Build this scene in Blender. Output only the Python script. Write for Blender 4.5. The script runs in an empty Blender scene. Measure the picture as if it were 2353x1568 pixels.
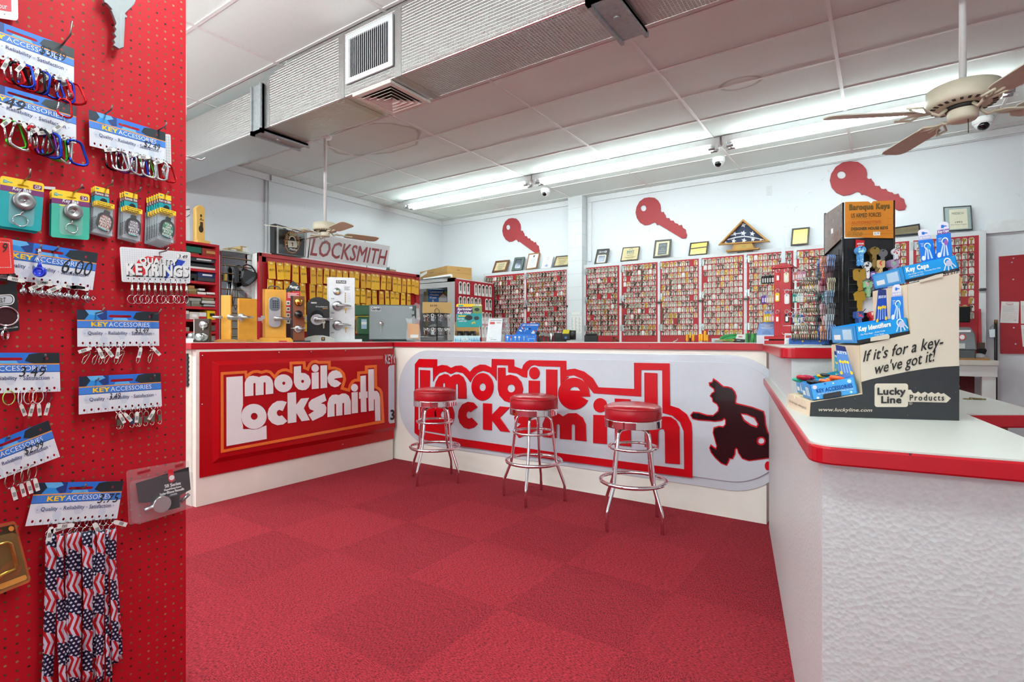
import bpy, bmesh, math, random
from mathutils import Vector as V, Matrix as M
from mathutils.geometry import tessellate_polygon
random.seed(7)
SC = bpy.context.scene
COL = SC.collection
PI = math.pi
# ------------------------------------------------------------------ camera
F, CX, CY, EYE = 1240.0, 1176.5, 781.0, 1.2
TH = math.radians(34.45)
FW, RT, UP = V((-math.sin(TH), math.cos(TH), 0)), V((math.cos(TH), math.sin(TH), 0)), V((0, 0, 1))
C0 = V((0, 0, EYE))
cd = bpy.data.cameras.new('camera'); cam = bpy.data.objects.new('camera', cd); COL.objects.link(cam)
cam.location = C0; cam.rotation_euler = (PI / 2, 0, TH)
cd.sensor_width = 36; cd.lens = F / 2353 * 36; cd.shift_y = -3 / 2353; cd.clip_start = .05; cd.clip_end = 60
SC.camera = cam
# ------------------------------------------------------------------ world, lights, exposure
w = bpy.data.worlds.new('world'); SC.world = w; w.use_nodes = True
w.node_tree.nodes['Background'].inputs[0].default_value = (.78, .88, 1, 1)
w.node_tree.nodes['Background'].inputs[1].default_value = .35
SC.view_settings.view_transform = 'Standard'; SC.view_settings.look = 'None'
SC.view_settings.exposure = .6; SC.view_settings.gamma = 1
cy = SC.cycles; cy.max_bounces, cy.diffuse_bounces, cy.glossy_bounces, cy.transmission_bounces, cy.transparent_max_bounces = 6, 4, 3, 2, 10
cy.caustics_reflective = cy.caustics_refractive = False
def area(name, loc, rot, sx, sy, watts, col):
    l = bpy.data.lights.new(name, 'AREA'); l.shape = 'RECTANGLE'; l.size = sx; l.size_y = sy; l.energy = watts; l.color = col
    o = bpy.data.objects.new(name, l); COL.objects.link(o); o.location = loc; o.rotation_euler = rot
    return o
area('window_daylight', (-.9, -3.62, 1.72), (math.radians(90), 0, 0), 6.2, 2.2, 14, (.92, .98, 1))
area('ceiling_fill', (-.9, -3.60, 1.0), (math.radians(152), 0, 0), 6.2, .7, 60, (.84, .97, 1))      # added lamp aimed upward from the window to brighten the ceiling
TUBE_POWER, TUBE_FILL = 23.0, 41.0      # emission strength of the tubes in the lit back row / in the unseen rows added as fill
# ------------------------------------------------------------------ pixel rays (photo frame 2353x1568)
def ray(px, py): return FW + RT * ((px - CX) / F) + UP * ((CY - py) / F)
def onX(px, py, x): r = ray(px, py); return C0 + r * (x / r.x)
def onY(px, py, y): r = ray(px, py); return C0 + r * (y / r.y)
def onZ(px, py, z): r = ray(px, py); return C0 + r * ((z - EYE) / r.z)
def atd(px, py, d): return C0 + ray(px, py) * d
def proj(p):
    q = p - C0; d = q.dot(FW); return (CX + F * q.dot(RT) / d, CY - F * q.z / d, d)
# ------------------------------------------------------------------ materials
def lin(h):
    return tuple((c / 12.92 if c <= .04045 else ((c + .055) / 1.055) ** 2.4) for c in (int(h[i:i + 2], 16) / 255 for i in (0, 2, 4))) + (1,)
_mats = {}
def C(hx, rough=.5, metal=0, noise=.05, scale=30, bump=0, bscale=None, alpha=1, spec=.5, coat=0, emit=0, trans=0):
    k = (hx, rough, metal, noise, scale, bump, bscale, alpha, spec, coat, emit, trans)
    if k in _mats: return _mats[k]
    m = bpy.data.materials.new('surface_' + hx); m.use_nodes = True; nt = m.node_tree; b = nt.nodes['Principled BSDF']
    col = lin(hx)
    b.inputs['Base Color'].default_value = col
    b.inputs['Roughness'].default_value = rough; b.inputs['Metallic'].default_value = metal
    b.inputs['Specular IOR Level'].default_value = spec; b.inputs['Coat Weight'].default_value = coat
    b.inputs['Alpha'].default_value = alpha; b.inputs['Transmission Weight'].default_value = trans
    if emit:
        b.inputs['Emission Color'].default_value = col; b.inputs['Emission Strength'].default_value = emit
    if noise or bump:
        tc = nt.nodes.new('ShaderNodeTexCoord'); n = nt.nodes.new('ShaderNodeTexNoise')
        n.inputs['Scale'].default_value = scale; n.inputs['Detail'].default_value = 3
        nt.links.new(tc.outputs['Object'], n.inputs['Vector'])
    if noise:
        mx = nt.nodes.new('ShaderNodeMix'); mx.data_type = 'RGBA'
        mx.inputs[6].default_value = tuple(max(0, c * (1 - noise * 1.6)) for c in col[:3]) + (1,)
        mx.inputs[7].default_value = tuple(min(1, c * (1 + noise * 1.6)) for c in col[:3]) + (1,)
        nt.links.new(n.outputs['Fac'], mx.inputs[0]); nt.links.new(mx.outputs[2], b.inputs['Base Color'])
    if bump:
        n2 = n
        if bscale:
            n2 = nt.nodes.new('ShaderNodeTexNoise'); n2.inputs['Scale'].default_value = bscale; n2.inputs['Detail'].default_value = 2
            nt.links.new(tc.outputs['Object'], n2.inputs['Vector'])
        bp = nt.nodes.new('ShaderNodeBump'); bp.inputs['Strength'].default_value = bump; bp.inputs['Distance'].default_value = .002
        nt.links.new(n2.outputs['Fac'], bp.inputs['Height']); nt.links.new(bp.outputs[0], b.inputs['Normal'])
    _mats[k] = m
    return m
class NT:      # small node-tree writer for the few custom materials
    def __init__(s, name, rough=.5, metal=0):
        s.m = bpy.data.materials.new(name); s.m.use_nodes = True; s.t = s.m.node_tree; s.b = s.t.nodes['Principled BSDF']
        s.b.inputs['Roughness'].default_value = rough; s.b.inputs['Metallic'].default_value = metal
        tc = s.t.nodes.new('ShaderNodeTexCoord'); s.co = tc.outputs['Object']
        sp = s.t.nodes.new('ShaderNodeSeparateXYZ'); s.lk(s.co, sp.inputs[0]); s.x, s.y, s.z = sp.outputs
    def lk(s, a, b): s.t.links.new(a, b)
    def put(s, sock, v):
        if hasattr(v, 'is_output'): s.lk(v, sock)
        else: sock.default_value = v
    def op(s, o, a, b=0, c=None):
        n = s.t.nodes.new('ShaderNodeMath'); n.operation = o; s.put(n.inputs[0], a); s.put(n.inputs[1], b)
        if c is not None: s.put(n.inputs[2], c)
        return n.outputs[0]
    def mix(s, f, a, b):
        n = s.t.nodes.new('ShaderNodeMix'); n.data_type = 'RGBA'; s.put(n.inputs[0], f)
        s.put(n.inputs[6], lin(a) if isinstance(a, str) else a); s.put(n.inputs[7], lin(b) if isinstance(b, str) else b)
        return n.outputs[2]
    def vec(s, x, y, z=0):
        n = s.t.nodes.new('ShaderNodeCombineXYZ')
        for i, v in enumerate((x, y, z)): s.put(n.inputs[i], v)
        return n.outputs[0]
    def noise(s, scale, v=None, detail=3, dist=0):
        n = s.t.nodes.new('ShaderNodeTexNoise'); n.inputs['Scale'].default_value = scale; n.inputs['Detail'].default_value = detail
        n.inputs['Distortion'].default_value = dist
        s.lk(v or s.co, n.inputs['Vector']); return n.outputs['Fac']
    def white(s, v):
        n = s.t.nodes.new('ShaderNodeTexWhiteNoise'); n.noise_dimensions = '3D'; s.lk(v, n.inputs['Vector']); return n.outputs['Value']
    def ramp(s, f, a, b):
        n = s.t.nodes.new('ShaderNodeMapRange'); s.put(n.inputs[0], f); n.inputs[1].default_value = a; n.inputs[2].default_value = b; return n.outputs[0]
    def bump(s, h, strength, dist=.002):
        n = s.t.nodes.new('ShaderNodeBump'); n.inputs['Strength'].default_value = strength; n.inputs['Distance'].default_value = dist
        s.lk(h, n.inputs['Height']); s.lk(n.outputs[0], s.b.inputs['Normal'])
    def base(s, c): s.put(s.b.inputs['Base Color'], c)
WHITE, BLACK = C('f2f2f0', .5), C('141414', .45)
CHROME = C('e8e8ea', .06, 1, 0); STEEL = C('c4c6c8', .28, 1, .04); NICKEL = C('b9b2a2', .3, 1, .08); BRASS = C('c9a048', .25, 1, .05)
WIRE = C('9a9a9c', .3, 1, .05); PAPER = C('eceae6', .7); CARD = C('e4e4ec', .55); BLUEINK = C('2b3f78', .6, noise=0); INK = C('15151c', .6, noise=0)
# ------------------------------------------------------------------ objects
def tag(o, label=None, cat=None, group=None, kind=None):
    for k, v in (('label', label), ('category', cat), ('group', group), ('kind', kind)):
        if v: o[k] = v
    return o
def thing(name, loc, label, cat, group=None):
    o = bpy.data.objects.new(name, None); COL.objects.link(o); o.location = loc; o.empty_display_size = .05
    return tag(o, label, cat, group)
def rootloc(o):
    while o.parent: o = o.parent
    return o.location.copy()
_kids = {}
def copy_tree(o, parent=None):
    c = o.copy(); COL.objects.link(c); c.parent = parent
    for ch in _kids.get(o.name, []): _kids.setdefault(c.name, []).append(copy_tree(ch, c))
    return c
_txt = {}
def glyphs(s, bold=0, shear=0, space=1.0):
    bold = max(bold, 0); k = (s, bold, shear, space)
    if k not in _txt:
        c = bpy.data.curves.new('lettering', 'FONT'); c.body = s; c.size = 1; c.shear = shear; c.resolution_u = 2; c.space_character = space + bold * 1.2; c.fill_mode = 'FRONT'
        o = bpy.data.objects.new('lettering', c)
        me = bpy.data.meshes.new_from_object(o)
        v0 = [(v.co.x, v.co.y) for v in me.vertices]; f0 = [tuple(p.vertices) for p in me.polygons]; vs, fs = [], []
        for dx, dy in (((0, 0),) if not bold else ((-bold, -bold), (bold, -bold), (bold, bold), (-bold, bold))):      # heavier strokes: overlapping copies
            n0 = len(vs); vs += [(x + dx, y + dy) for x, y in v0]; fs += [tuple(i + n0 for i in p) for p in f0]
        x0, x1 = min(v[0] for v in vs), max(v[0] for v in vs); y0, y1 = min(v[1] for v in vs), max(v[1] for v in vs)
        _txt[k] = ([((x - x0) / (x1 - x0 or 1), (y - y0) / (y1 - y0 or 1)) for x, y in vs], fs)
        bpy.data.objects.remove(o); bpy.data.curves.remove(c); bpy.data.meshes.remove(me)
    return _txt[k]
def quad(tl, tr, br, bl):      # unit square (s right, t down, n towards the viewer) -> 3D
    n = (tr - tl).cross(bl - tl).normalized()
    if n.dot(C0 - tl) < 0: n = -n
    def f(s, t, h=0): return tl * ((1 - s) * (1 - t)) + tr * (s * (1 - t)) + br * (s * t) + bl * ((1 - s) * t) + n * h
    f.n = n; f.w = (tr - tl).length; f.h = (bl - tl).length
    return f
def arc(cx, cy, rx, ry=None, a0=0, a1=360, n=20):
    ry = rx if ry is None else ry; full = abs(a1 - a0) >= 360
    return [(cx + rx * math.cos(math.radians(a0 + (a1 - a0) * i / (n if full else n - 1))), cy + ry * math.sin(math.radians(a0 + (a1 - a0) * i / (n if full else n - 1)))) for i in range(n)]
def rrect(x0, y0, x1, y1, r, ry=None, n=5):
    ry = ry or r
    return (arc(x1 - r, y0 + ry, r, ry, -90, 0, n) + arc(x1 - r, y1 - ry, r, ry, 0, 90, n) + arc(x0 + r, y1 - ry, r, ry, 90, 180, n) + arc(x0 + r, y0 + ry, r, ry, 180, 270, n))
class MB:
    def __init__(s, mtx=None): s.bm = bmesh.new(); s.mats = []; s.M = mtx or M(); s.sm = []
    def mi(s, m):
        if m not in s.mats: s.mats.append(m)
        return s.mats.index(m)
    def v(s, p): return s.bm.verts.new(s.M @ V(p))
    def face(s, pts, m, smooth=False):
        f = s.bm.faces.new([s.v(p) for p in pts]); f.material_index = s.mi(m); f.smooth = smooth; return s
    def box(s, x0, x1, y0, y1, z0, z1, m):
        p = [s.v((x, y, z)) for z in (z0, z1) for y in (y0, y1) for x in (x0, x1)]
        for q in ((0, 2, 3, 1), (4, 5, 7, 6), (0, 1, 5, 4), (2, 6, 7, 3), (0, 4, 6, 2), (1, 3, 7, 5)):
            s.bm.faces.new([p[i] for i in q]).material_index = s.mi(m)
        return s
    def hexa(s, p, m):      # eight corners: bottom ring then top ring
        p = [s.v(q) for q in p]
        for q in ((3, 2, 1, 0), (4, 5, 6, 7), (0, 1, 5, 4), (1, 2, 6, 5), (2, 3, 7, 6), (3, 0, 4, 7)):
            s.bm.faces.new([p[i] for i in q]).material_index = s.mi(m)
        return s
    def prism(s, pts, vec, m, side=None):
        a = [s.v(p) for p in pts]; b = [s.v(V(p) + V(vec)) for p in pts]; n = len(a)
        s.bm.faces.new(a[::-1]).material_index = s.mi(m); s.bm.faces.new(b).material_index = s.mi(m)
        for i in range(n): s.bm.faces.new((a[i], a[(i + 1) % n], b[(i + 1) % n], b[i])).material_index = s.mi(side or m)
        return s
    def rings(s, R, m, closed=False, caps=True, smooth=True):
        R = [[s.v(p) for p in r] for r in R]; k = len(R[0]); mi = s.mi(m); L = len(R)
        for i in range(L if closed else L - 1):
            A, B = R[i], R[(i + 1) % L]
            for j in range(k):
                f = s.bm.faces.new((A[j], A[(j + 1) % k], B[(j + 1) % k], B[j])); f.material_index = mi; f.smooth = smooth
        if caps and not closed:
            s.bm.faces.new(R[0][::-1]).material_index = mi; s.bm.faces.new(R[-1]).material_index = mi
        return s
    def tube(s, pts, r, m, n=8, closed=False, caps=True):
        P = [V(p) for p in pts]; L = len(P); R = []; up = None
        for i in range(L):
            if closed: t = P[(i + 1) % L] - P[i - 1]
            else: t = P[min(i + 1, L - 1)] - P[max(i - 1, 0)]
            t = t.normalized() if t.length > 1e-9 else V((0, 0, 1))
            if up is None: up = V((0, 0, 1)) if abs(t.z) < .9 else V((1, 0, 0))
            a = t.cross(up); a = a.normalized() if a.length > 1e-6 else t.orthogonal().normalized()
            b = a.cross(t); up = b
            rr = r[i] if isinstance(r, (list, tuple)) else r
            R.append([P[i] + a * (rr * math.cos(2 * PI * j / n)) + b * (rr * math.sin(2 * PI * j / n)) for j in range(n)])
        return s.rings(R, m, closed, caps)
    def cyl(s, p0, p1, r0, m, r1=None, n=16): return s.tube([p0, p1], [r0, r0 if r1 is None else r1], m, n)
    def lathe(s, prof, m, c=(0, 0, 0), ax=(0, 0, 1), n=24, caps=True):
        ax = V(ax).normalized(); a = ax.orthogonal().normalized(); b = ax.cross(a); c = V(c)
        return s.rings([[c + ax * z + a * (r * math.cos(2 * PI * j / n)) + b * (r * math.sin(2 * PI * j / n)) for j in range(n)] for r, z in prof], m, False, caps)
    def torus(s, c, ax, R, r, m, n=24, k=8, sx=1):
        ax = V(ax).normalized(); a = V((0, 0, 1)) if abs(ax.z) < .9 else V((1, 0, 0)); a = (a - ax * a.dot(ax)).normalized(); b = ax.cross(a); c = V(c)
        return s.tube([c + a * (R * math.cos(2 * PI * i / n)) + b * (R * sx * math.sin(2 * PI * i / n)) for i in range(n)], r, m, k, True)
    def ball(s, c, r, m, n=12, k=7, sz=1):
        return s.lathe([(max(r * math.sin(PI * i / k), r * .02), -r * sz * math.cos(PI * i / k)) for i in range(k + 1)], m, c, n=n)
    def shape(s, loops, f, m, h0=0, h1=None, side=None):      # flat outline with holes through map f(x, y, h); thickness h0..h1
        if isinstance(loops[0][0], (int, float)): loops = [loops]
        flat = [p for l in loops for p in l]
        tris = tessellate_polygon([[V((p[0], p[1], 0)) for p in l] for l in loops]); mi = s.mi(m)
        top = h0 if h1 is None else h1
        vt = [s.v(f(p[0], p[1], top)) for p in flat]
        for t in tris:
            try: s.bm.faces.new([vt[i] for i in t]).material_index = mi
            except ValueError: pass
        if h1 is not None:
            vb = [s.v(f(p[0], p[1], h0)) for p in flat]; k = 0; ms = s.mi(side or m)
            for t in tris:
                try: s.bm.faces.new([vb[i] for i in t[::-1]]).material_index = mi
                except ValueError: pass
            for l in loops:
                for i in range(len(l)):
                    a, b = k + i, k + (i + 1) % len(l)
                    s.bm.faces.new((vt[a], vt[b], vb[b], vb[a])).material_index = ms
                k += len(l)
        return s
    def rect(s, f, x0, y0, x1, y1, m, h=.0006): return s.face([f(x0, y0, h), f(x1, y0, h), f(x1, y1, h), f(x0, y1, h)], m)
    def text(s, t, f, x0, y0, x1, y1, m, bold=0, shear=0, h=.0012, space=1.0):      # lettering stretched into the box
        vs, fs = glyphs(t, bold, shear, space); k = max(1, len(vs) // (4 if bold > 0 else 1)); vv = [s.v(f(x0 + (x1 - x0) * a, y1 + (y0 - y1) * b, h + abs(h) * .13 * (i // k))) for i, (a, b) in enumerate(vs)]; mi = s.mi(m)
        for q in fs:
            try: s.bm.faces.new([vv[i] for i in q]).material_index = mi
            except ValueError: pass
        return s
    def build(s, name, parent=None, label=None, cat=None, group=None, kind=None, bev=0, norm=True, seg=2, origin=None):
        if norm: bmesh.ops.recalc_face_normals(s.bm, faces=s.bm.faces[:])
        if parent: org = rootloc(parent)
        elif origin is not None: org = V(origin)
        else:
            cs = [v.co for v in s.bm.verts]; lo = [min(c[i] for c in cs) for i in range(3)]; hi = [max(c[i] for c in cs) for i in range(3)]
            org = V(((lo[0] + hi[0]) / 2, (lo[1] + hi[1]) / 2, lo[2]))
        bmesh.ops.translate(s.bm, verts=s.bm.verts[:], vec=-org)
        me = bpy.data.meshes.new(name); s.bm.to_mesh(me); s.bm.free()
        for m in s.mats: me.materials.append(m)
        o = bpy.data.objects.new(name, me); COL.objects.link(o)
        if parent: o.parent = parent; _kids.setdefault(parent.name, []).append(o)
        else: o.location = org
        if bev:
            b = o.modifiers.new('soft_edges', 'BEVEL'); b.width = bev; b.segments = seg; b.limit_method = 'ANGLE'; b.angle_limit = math.radians(40); b.harden_normals = False
        return tag(o, label, cat, group, kind)
def S(px, d, z=1.18, yaw=0):      # frame standing on height z at image column px, depth d: x right, y away, z up; unit = one photo pixel at that depth
    p = atd(px, CY, d); r = ray(px, CY); a = math.atan2(-r.x, r.y) + math.radians(yaw)
    return M.Translation((p.x, p.y, z)) @ M.Rotation(a, 4, 'Z') @ M.Scale(d / F, 4)
def loc_of(m): return m.to_translation()
ORD = 'first second third fourth fifth sixth seventh eighth ninth tenth eleventh twelfth thirteenth fourteenth fifteenth sixteenth seventeenth eighteenth nineteenth twentieth'.split()
# ------------------------------------------------------------------ the setting
XL, XR, YB, YF, ZC = -6.7, 3.6, 7.5, -3.5, 3.39
n = NT('red_carpet_tiles', .95)
n.b.inputs['Specular IOR Level'].default_value = .15
tx = n.op('DIVIDE', n.op('ADD', n.x, 1.40 + 20 * .585), .585); ty = n.op('DIVIDE', n.op('SUBTRACT', n.y, 2.54 - 20 * .585), .585)
fx, fy = n.op('FLOOR', tx), n.op('FLOOR', ty)
par = n.op('MODULO', n.op('ADD', fx, fy), 2)
rnd = n.white(n.vec(fx, fy, 3))
sx = n.op('ADD', n.op('MULTIPLY', par, 55), 25); sy = n.op('SUBTRACT', 80, n.op('MULTIPLY', par, 55))
st = n.noise(3.4, n.vec(n.op('MULTIPLY', n.x, sx), n.op('MULTIPLY', n.y, sy)), 4)
c1 = n.mix(n.ramp(st, .33, .66), '5a1a22', 'c03641')
sp = n.noise(60, n.vec(n.op('MULTIPLY', n.x, n.op('ADD', n.op('MULTIPLY', par, 1.4), .7)), n.op('MULTIPLY', n.y, n.op('SUBTRACT', 2.1, n.op('MULTIPLY', par, 1.4)))), 2)
c2 = n.mix(n.op('MULTIPLY', n.ramp(sp, .58, .68), .5), c1, '3a2028')
bl = n.op('MULTIPLY', n.ramp(n.op('ADD', n.op('MULTIPLY', par, .45), n.op('MULTIPLY', rnd, .8)), 0, 1.25), .24)
c3 = n.mix(bl, c2, '3d0d14')
spot = n.ramp(n.noise(5.3, None, 1), .80, .83)
n.base(n.mix(n.op('MULTIPLY', spot, .6), c3, '2a1014')); n.bump(n.noise(220, None, 2), .5, .004)
MB().box(XL - .2, XR + .2, YF - .2, YB + .2, -.1, 0, n.m).build('floor', kind='structure', origin=(0, 0, 0))
# ceiling board with pinholes and two brown water stains
n = NT('ceiling_tiles', .9)
n.b.inputs['Specular IOR Level'].default_value = .2
def ring(cx, cy, rx, ry, wd, wob):
    dx = n.op('DIVIDE', n.op('SUBTRACT', n.x, cx), rx); dy = n.op('DIVIDE', n.op('SUBTRACT', n.y, cy), ry)
    r = n.op('ADD', n.op('SQRT', n.op('ADD', n.op('MULTIPLY', dx, dx), n.op('MULTIPLY', dy, dy))), n.op('MULTIPLY', n.op('SUBTRACT', n.noise(4), .5), wob))
    return n.op('SUBTRACT', 1, n.ramp(n.op('ABSOLUTE', n.op('SUBTRACT', r, 1)), 0, wd)), r
holes = n.ramp(n.noise(170, None, 1), .66, .72)
r1, q1 = ring(-4.62, 4.02, .62, .38, .05, .3); r2, q2 = ring(-1.0, 4.9, .16, .11, .16, .2); r3, _ = ring(.62, 6.3, .25, .12, .1, .4)
base = n.mix(n.op('MULTIPLY', holes, .35), 'ecf5f1', '98988f')
base = n.mix(n.op('MULTIPLY', n.noise(1.5), .12), base, 'b8b0a8')
base = n.mix(n.op('MULTIPLY', n.op('MAXIMUM', r1, n.op('MAXIMUM', r2, r3)), .5), base, '8d7557')
base = n.mix(n.op('MULTIPLY', n.op('LESS_THAN', q1, 1), .18), base, 'b39b7c')
n.base(base); n.bump(n.noise(120, None, 2), .15, .002)
MB().box(XL - .2, XR + .2, YF - .2, YB + .2, ZC, ZC + .1, n.m).build('ceiling', kind='structure', origin=(0, 0, ZC))
GRID = C('e6e4e2', .5)
g = MB()
k = -6.39
while k < XR: g.box(k - .012, k + .012, YF, YB, ZC - .007, ZC + .001, GRID); k += 1.22
k = 4.29 - 12 * .6096
while k < YB: g.box(XL, XR, k - .012, k + .012, ZC - .006, ZC + .001, GRID); k += .6096
g.build('trim_1', kind='structure', origin=(0, 0, ZC))
n = NT('white_painted_wall', .55)
sc = n.ramp(n.noise(9, None, 6, 1.5), .70, .73)
n.base(n.mix(n.op('MULTIPLY', sc, .25), n.mix(n.op('MULTIPLY', n.noise(1.2), .25), 'e3e6ea', 'd6d9dd'), '9a9ca0')); n.bump(n.noise(14), .12, .003)
WALL = n.m
MB().box(XL - .2, XR + .2, YB, YB + .2, 0, ZC, WALL).build('wall_back', kind='structure', origin=(0, 0, 0))
MB().box(XL - .2, XL, YF, YB, 0, ZC, WALL).build('wall_left', kind='structure', origin=(0, 0, 0))
MB().box(XR, XR + .2, YF, YB, 0, ZC, WALL).build('wall_right', kind='structure', origin=(0, 0, 0))
g = MB()      # shop front behind the viewer: opening for the window
g.box(XL, -4.0, YF - .2, YF, 0, ZC, WALL); g.box(2.2, XR, YF - .2, YF, 0, ZC, WALL)
g.box(-4.0, 2.2, YF - .2, YF, 0, .6, WALL); g.box(-4.0, 2.2, YF - .2, YF, 2.85, ZC, WALL)
g.build('wall_front', kind='structure', origin=(0, 0, 0))
g = MB(); AL = C('8a8c8e', .35, 1)
for x in (-4, -1.96, .08, 2.12): g.box(x, x + .08, YF - .12, YF - .04, .6, 2.85, AL)
g.box(-4, 2.2, YF - .12, YF - .04, .6, .66, AL); g.box(-4, 2.2, YF - .12, YF - .04, 2.79, 2.85, AL)
g.build('window_1', kind='structure', origin=(-.9, YF, .6))
TRIM = C('e4e5e6', .45)
g = MB(); g.box(XL, -4.0, YB - .022, YB, ZC - .085, ZC - .004, TRIM); g.box(-3.72, -.98, YB - .022, YB, ZC - .085, ZC - .004, TRIM); g.box(-.98, XR, YB - .03, YB, ZC - .075, ZC - .002, TRIM)
g.box(XL, XR, YB - .03, YB - .022, ZC - .088, ZC - .08, TRIM); g.build('trim_2', kind='structure')
g = MB(); g.box(XL, XL + .022, YF, 4.05, ZC - .085, ZC - .004, TRIM); g.box(XL, XL + .022, 4.1, YB - .03, ZC - .085, ZC - .004, TRIM); g.box(XL, XL + .03, YF, YB - .04, ZC - .09, ZC - .082, TRIM)
g.build('trim_3', kind='structure')
# concrete block pillar on the back wall
n = NT('painted_concrete_block', .65)
bz = n.op('FRACT', n.op('DIVIDE', n.z, .2)); jo = n.op('LESS_THAN', bz, .045)
n.base(n.mix(n.op('MULTIPLY', jo, .3), 'dde0e2', 'a8abae')); n.bump(n.op('ADD', n.op('MULTIPLY', jo, -1.5), n.noise(40)), .5, .004)
MB().box(-3.99, -3.745, 7.33, YB, 0, ZC, n.m).build('wall_pier', kind='structure', origin=(-3.87, 7.4, 0), bev=.008)
g = MB(); g.box(-3.72, -3.66, 7.475, YB, 2.4, ZC - .09, TRIM); g.build('trim_4', kind='structure')
g = MB(); g.box(.90, XR, 7.462, YB, 2.31, 2.43, TRIM); g.box(.90, XR, 7.475, YB, 2.43, 2.445, TRIM); g.build('trim_5', kind='structure')
# conduit on the left wall
g = MB(); p = [onX(618, y, XL + .02) for y in (408, 420, 480, 540)]
g.tube([(XL + .018, 4.02, z) for z in (3.30, 3.0, 2.7, 2.36, 2.15)], .013, C('d5d6d8', .5)); g.tube([(XL + .012, 4.06, z) for z in (3.30, 3.0, 2.7, 2.36, 2.15)], .006, C('cfcfcb', .5))
g.build('wall_conduit', label='white vertical conduit pipe running down the side wall behind the boxed poster', cat='pipe')
MB().box(XL, XL + .05, 3.93, 4.09, 2.02, 2.19, C('cfd6dc', .4)).build('outlet_box', label='pale electrical box at the foot of the wall conduit', cat='outlet', bev=.006)
g = MB(); f = quad(onY(1761, 428, YB - .004), onY(1774, 427, YB - .004), onY(1774, 449, YB - .004), onY(1761, 450, YB - .004)); g.shape(rrect(0, 0, 1, 1, .12, .08), f, C('d8dadd', .4), -.003, .004)
for t in (.25, .75): g.shape(arc(.5, t, .06, .03, n=8), f, STEEL, .0045)
g.build('wall_plate', label='blank white cover plate high on the back wall', cat='wall plate')
# ------------------------------------------------------------------ fluorescent fixtures
FIX, TUBE, TUBE2 = C('ebebeb', .4), C('f0ffff', .5, emit=TUBE_POWER, noise=0), C('f0ffff', .5, emit=TUBE_FILL, noise=0)
def fixture(x0, x1, y, label, glow=None, drop=0, sp=.045):
    Z0 = ZC - drop; t = thing('fluorescent_fixture', (x0, y, Z0 - .09), label, 'ceiling light', 'fluorescent fixtures')
    g = MB(); g.box(x0, x1, y - .06, y + .06, Z0 - .07, Z0 - .007, FIX); g.prism([(x0, y - .06, Z0 - .07), (x0, y + .06, Z0 - .07), (x0, y + .03, Z0 - .09), (x0, y - .03, Z0 - .09)], (x1 - x0, 0, 0), FIX)
    g.build('housing', t)
    if drop:
        for x in (x0 + .3, x1 - .3): MB().cyl((x, y, Z0 - .01), (x, y, ZC), .008, FIX, n=8).build('hanger_rod', t)
    for s in (-1, 1):
        for x in (x0 + .02, x1 - .05): MB().box(x, x + .03, y + min(s * .04, s * (sp + .014)), y + max(s * .04, s * (sp + .014)), Z0 - .135, Z0 - .06, FIX).build('lamp_holder', t)
        g = MB(); g.cyl((x0 + .12, y + s * sp, Z0 - .115), (x1 - .12, y + s * sp, Z0 - .115), .019, glow or TUBE, n=12)
        tb = g.build('tube', t)
        for a, b in ((x0 + .05, x0 + .12), (x1 - .12, x1 - .05)): MB().cyl((a, y + s * sp, Z0 - .115), (b, y + s * sp, Z0 - .115), .0195, STEEL, n=12).build('end_cap', tb)
fixture(-6.22, -3.84, 6.1, 'fluorescent light above the corner shelf, farthest of the lit row')
fixture(-3.82, -1.44, 6.1, 'fluorescent light in the middle of the lit row, ahead of the dome camera pair')
fixture(-1.42, .96, 6.1, 'fluorescent light partly hidden by the near ceiling fan')
for i, x in enumerate((-6.42, -4.0, -1.58)): fixture(x, x + 2.38, .85, f'unseen pendant fluorescent light added as fill overhead, {ORD[i]} from the side wall', TUBE2, .55, .06)  # unseen pendants, added to lift the counter fronts and the ceiling
for i, x in enumerate((-5.6, -3.2)): fixture(x, x + 2.38, -2.2, f'unseen fluorescent light added as fill by the shop window, {ORD[i]} from the side wall', TUBE2, .55, .06)  # two more unseen fixtures, added behind the viewer for brightness
# ------------------------------------------------------------------ dome cameras
def dome(x, y, r, label):
    t = thing('dome_camera', (x, y, ZC - .12), label, 'security camera', 'dome security cameras')
    MB().lathe([(r * .8, 0), (r, -.004), (r, -.045), (r * .93, -.06), (r * .85, -.066)], WHITE, (x, y, ZC), n=28).build('housing', t)
    MB().lathe([(r * .84, -.062), (r * .8, -.08), (r * .62, -.1), (r * .35, -.114), (r * .04, -.119)], C('e4e4e4', .3), (x, y, ZC), n=28).build('shroud', t)
    d = V((.0, -.75, -.62)).normalized()
    MB().lathe([(r * .62, r * .42), (r * .5, r * .68), (r * .3, r * .84), (r * .04, r * .9)], C('0c0c10', .08), V((x, y, ZC - .06)), d, 24).build('lens', t)
dome(-4.02, 6.72, .068, 'white dome camera on the ceiling above the block pillar')
dome(-1.62, 6.75, .072, 'white dome camera on the ceiling above the triangular flag case')
dome(.82, 7.02, .085, 'white dome camera on the ceiling behind the near ceiling fan')
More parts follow.
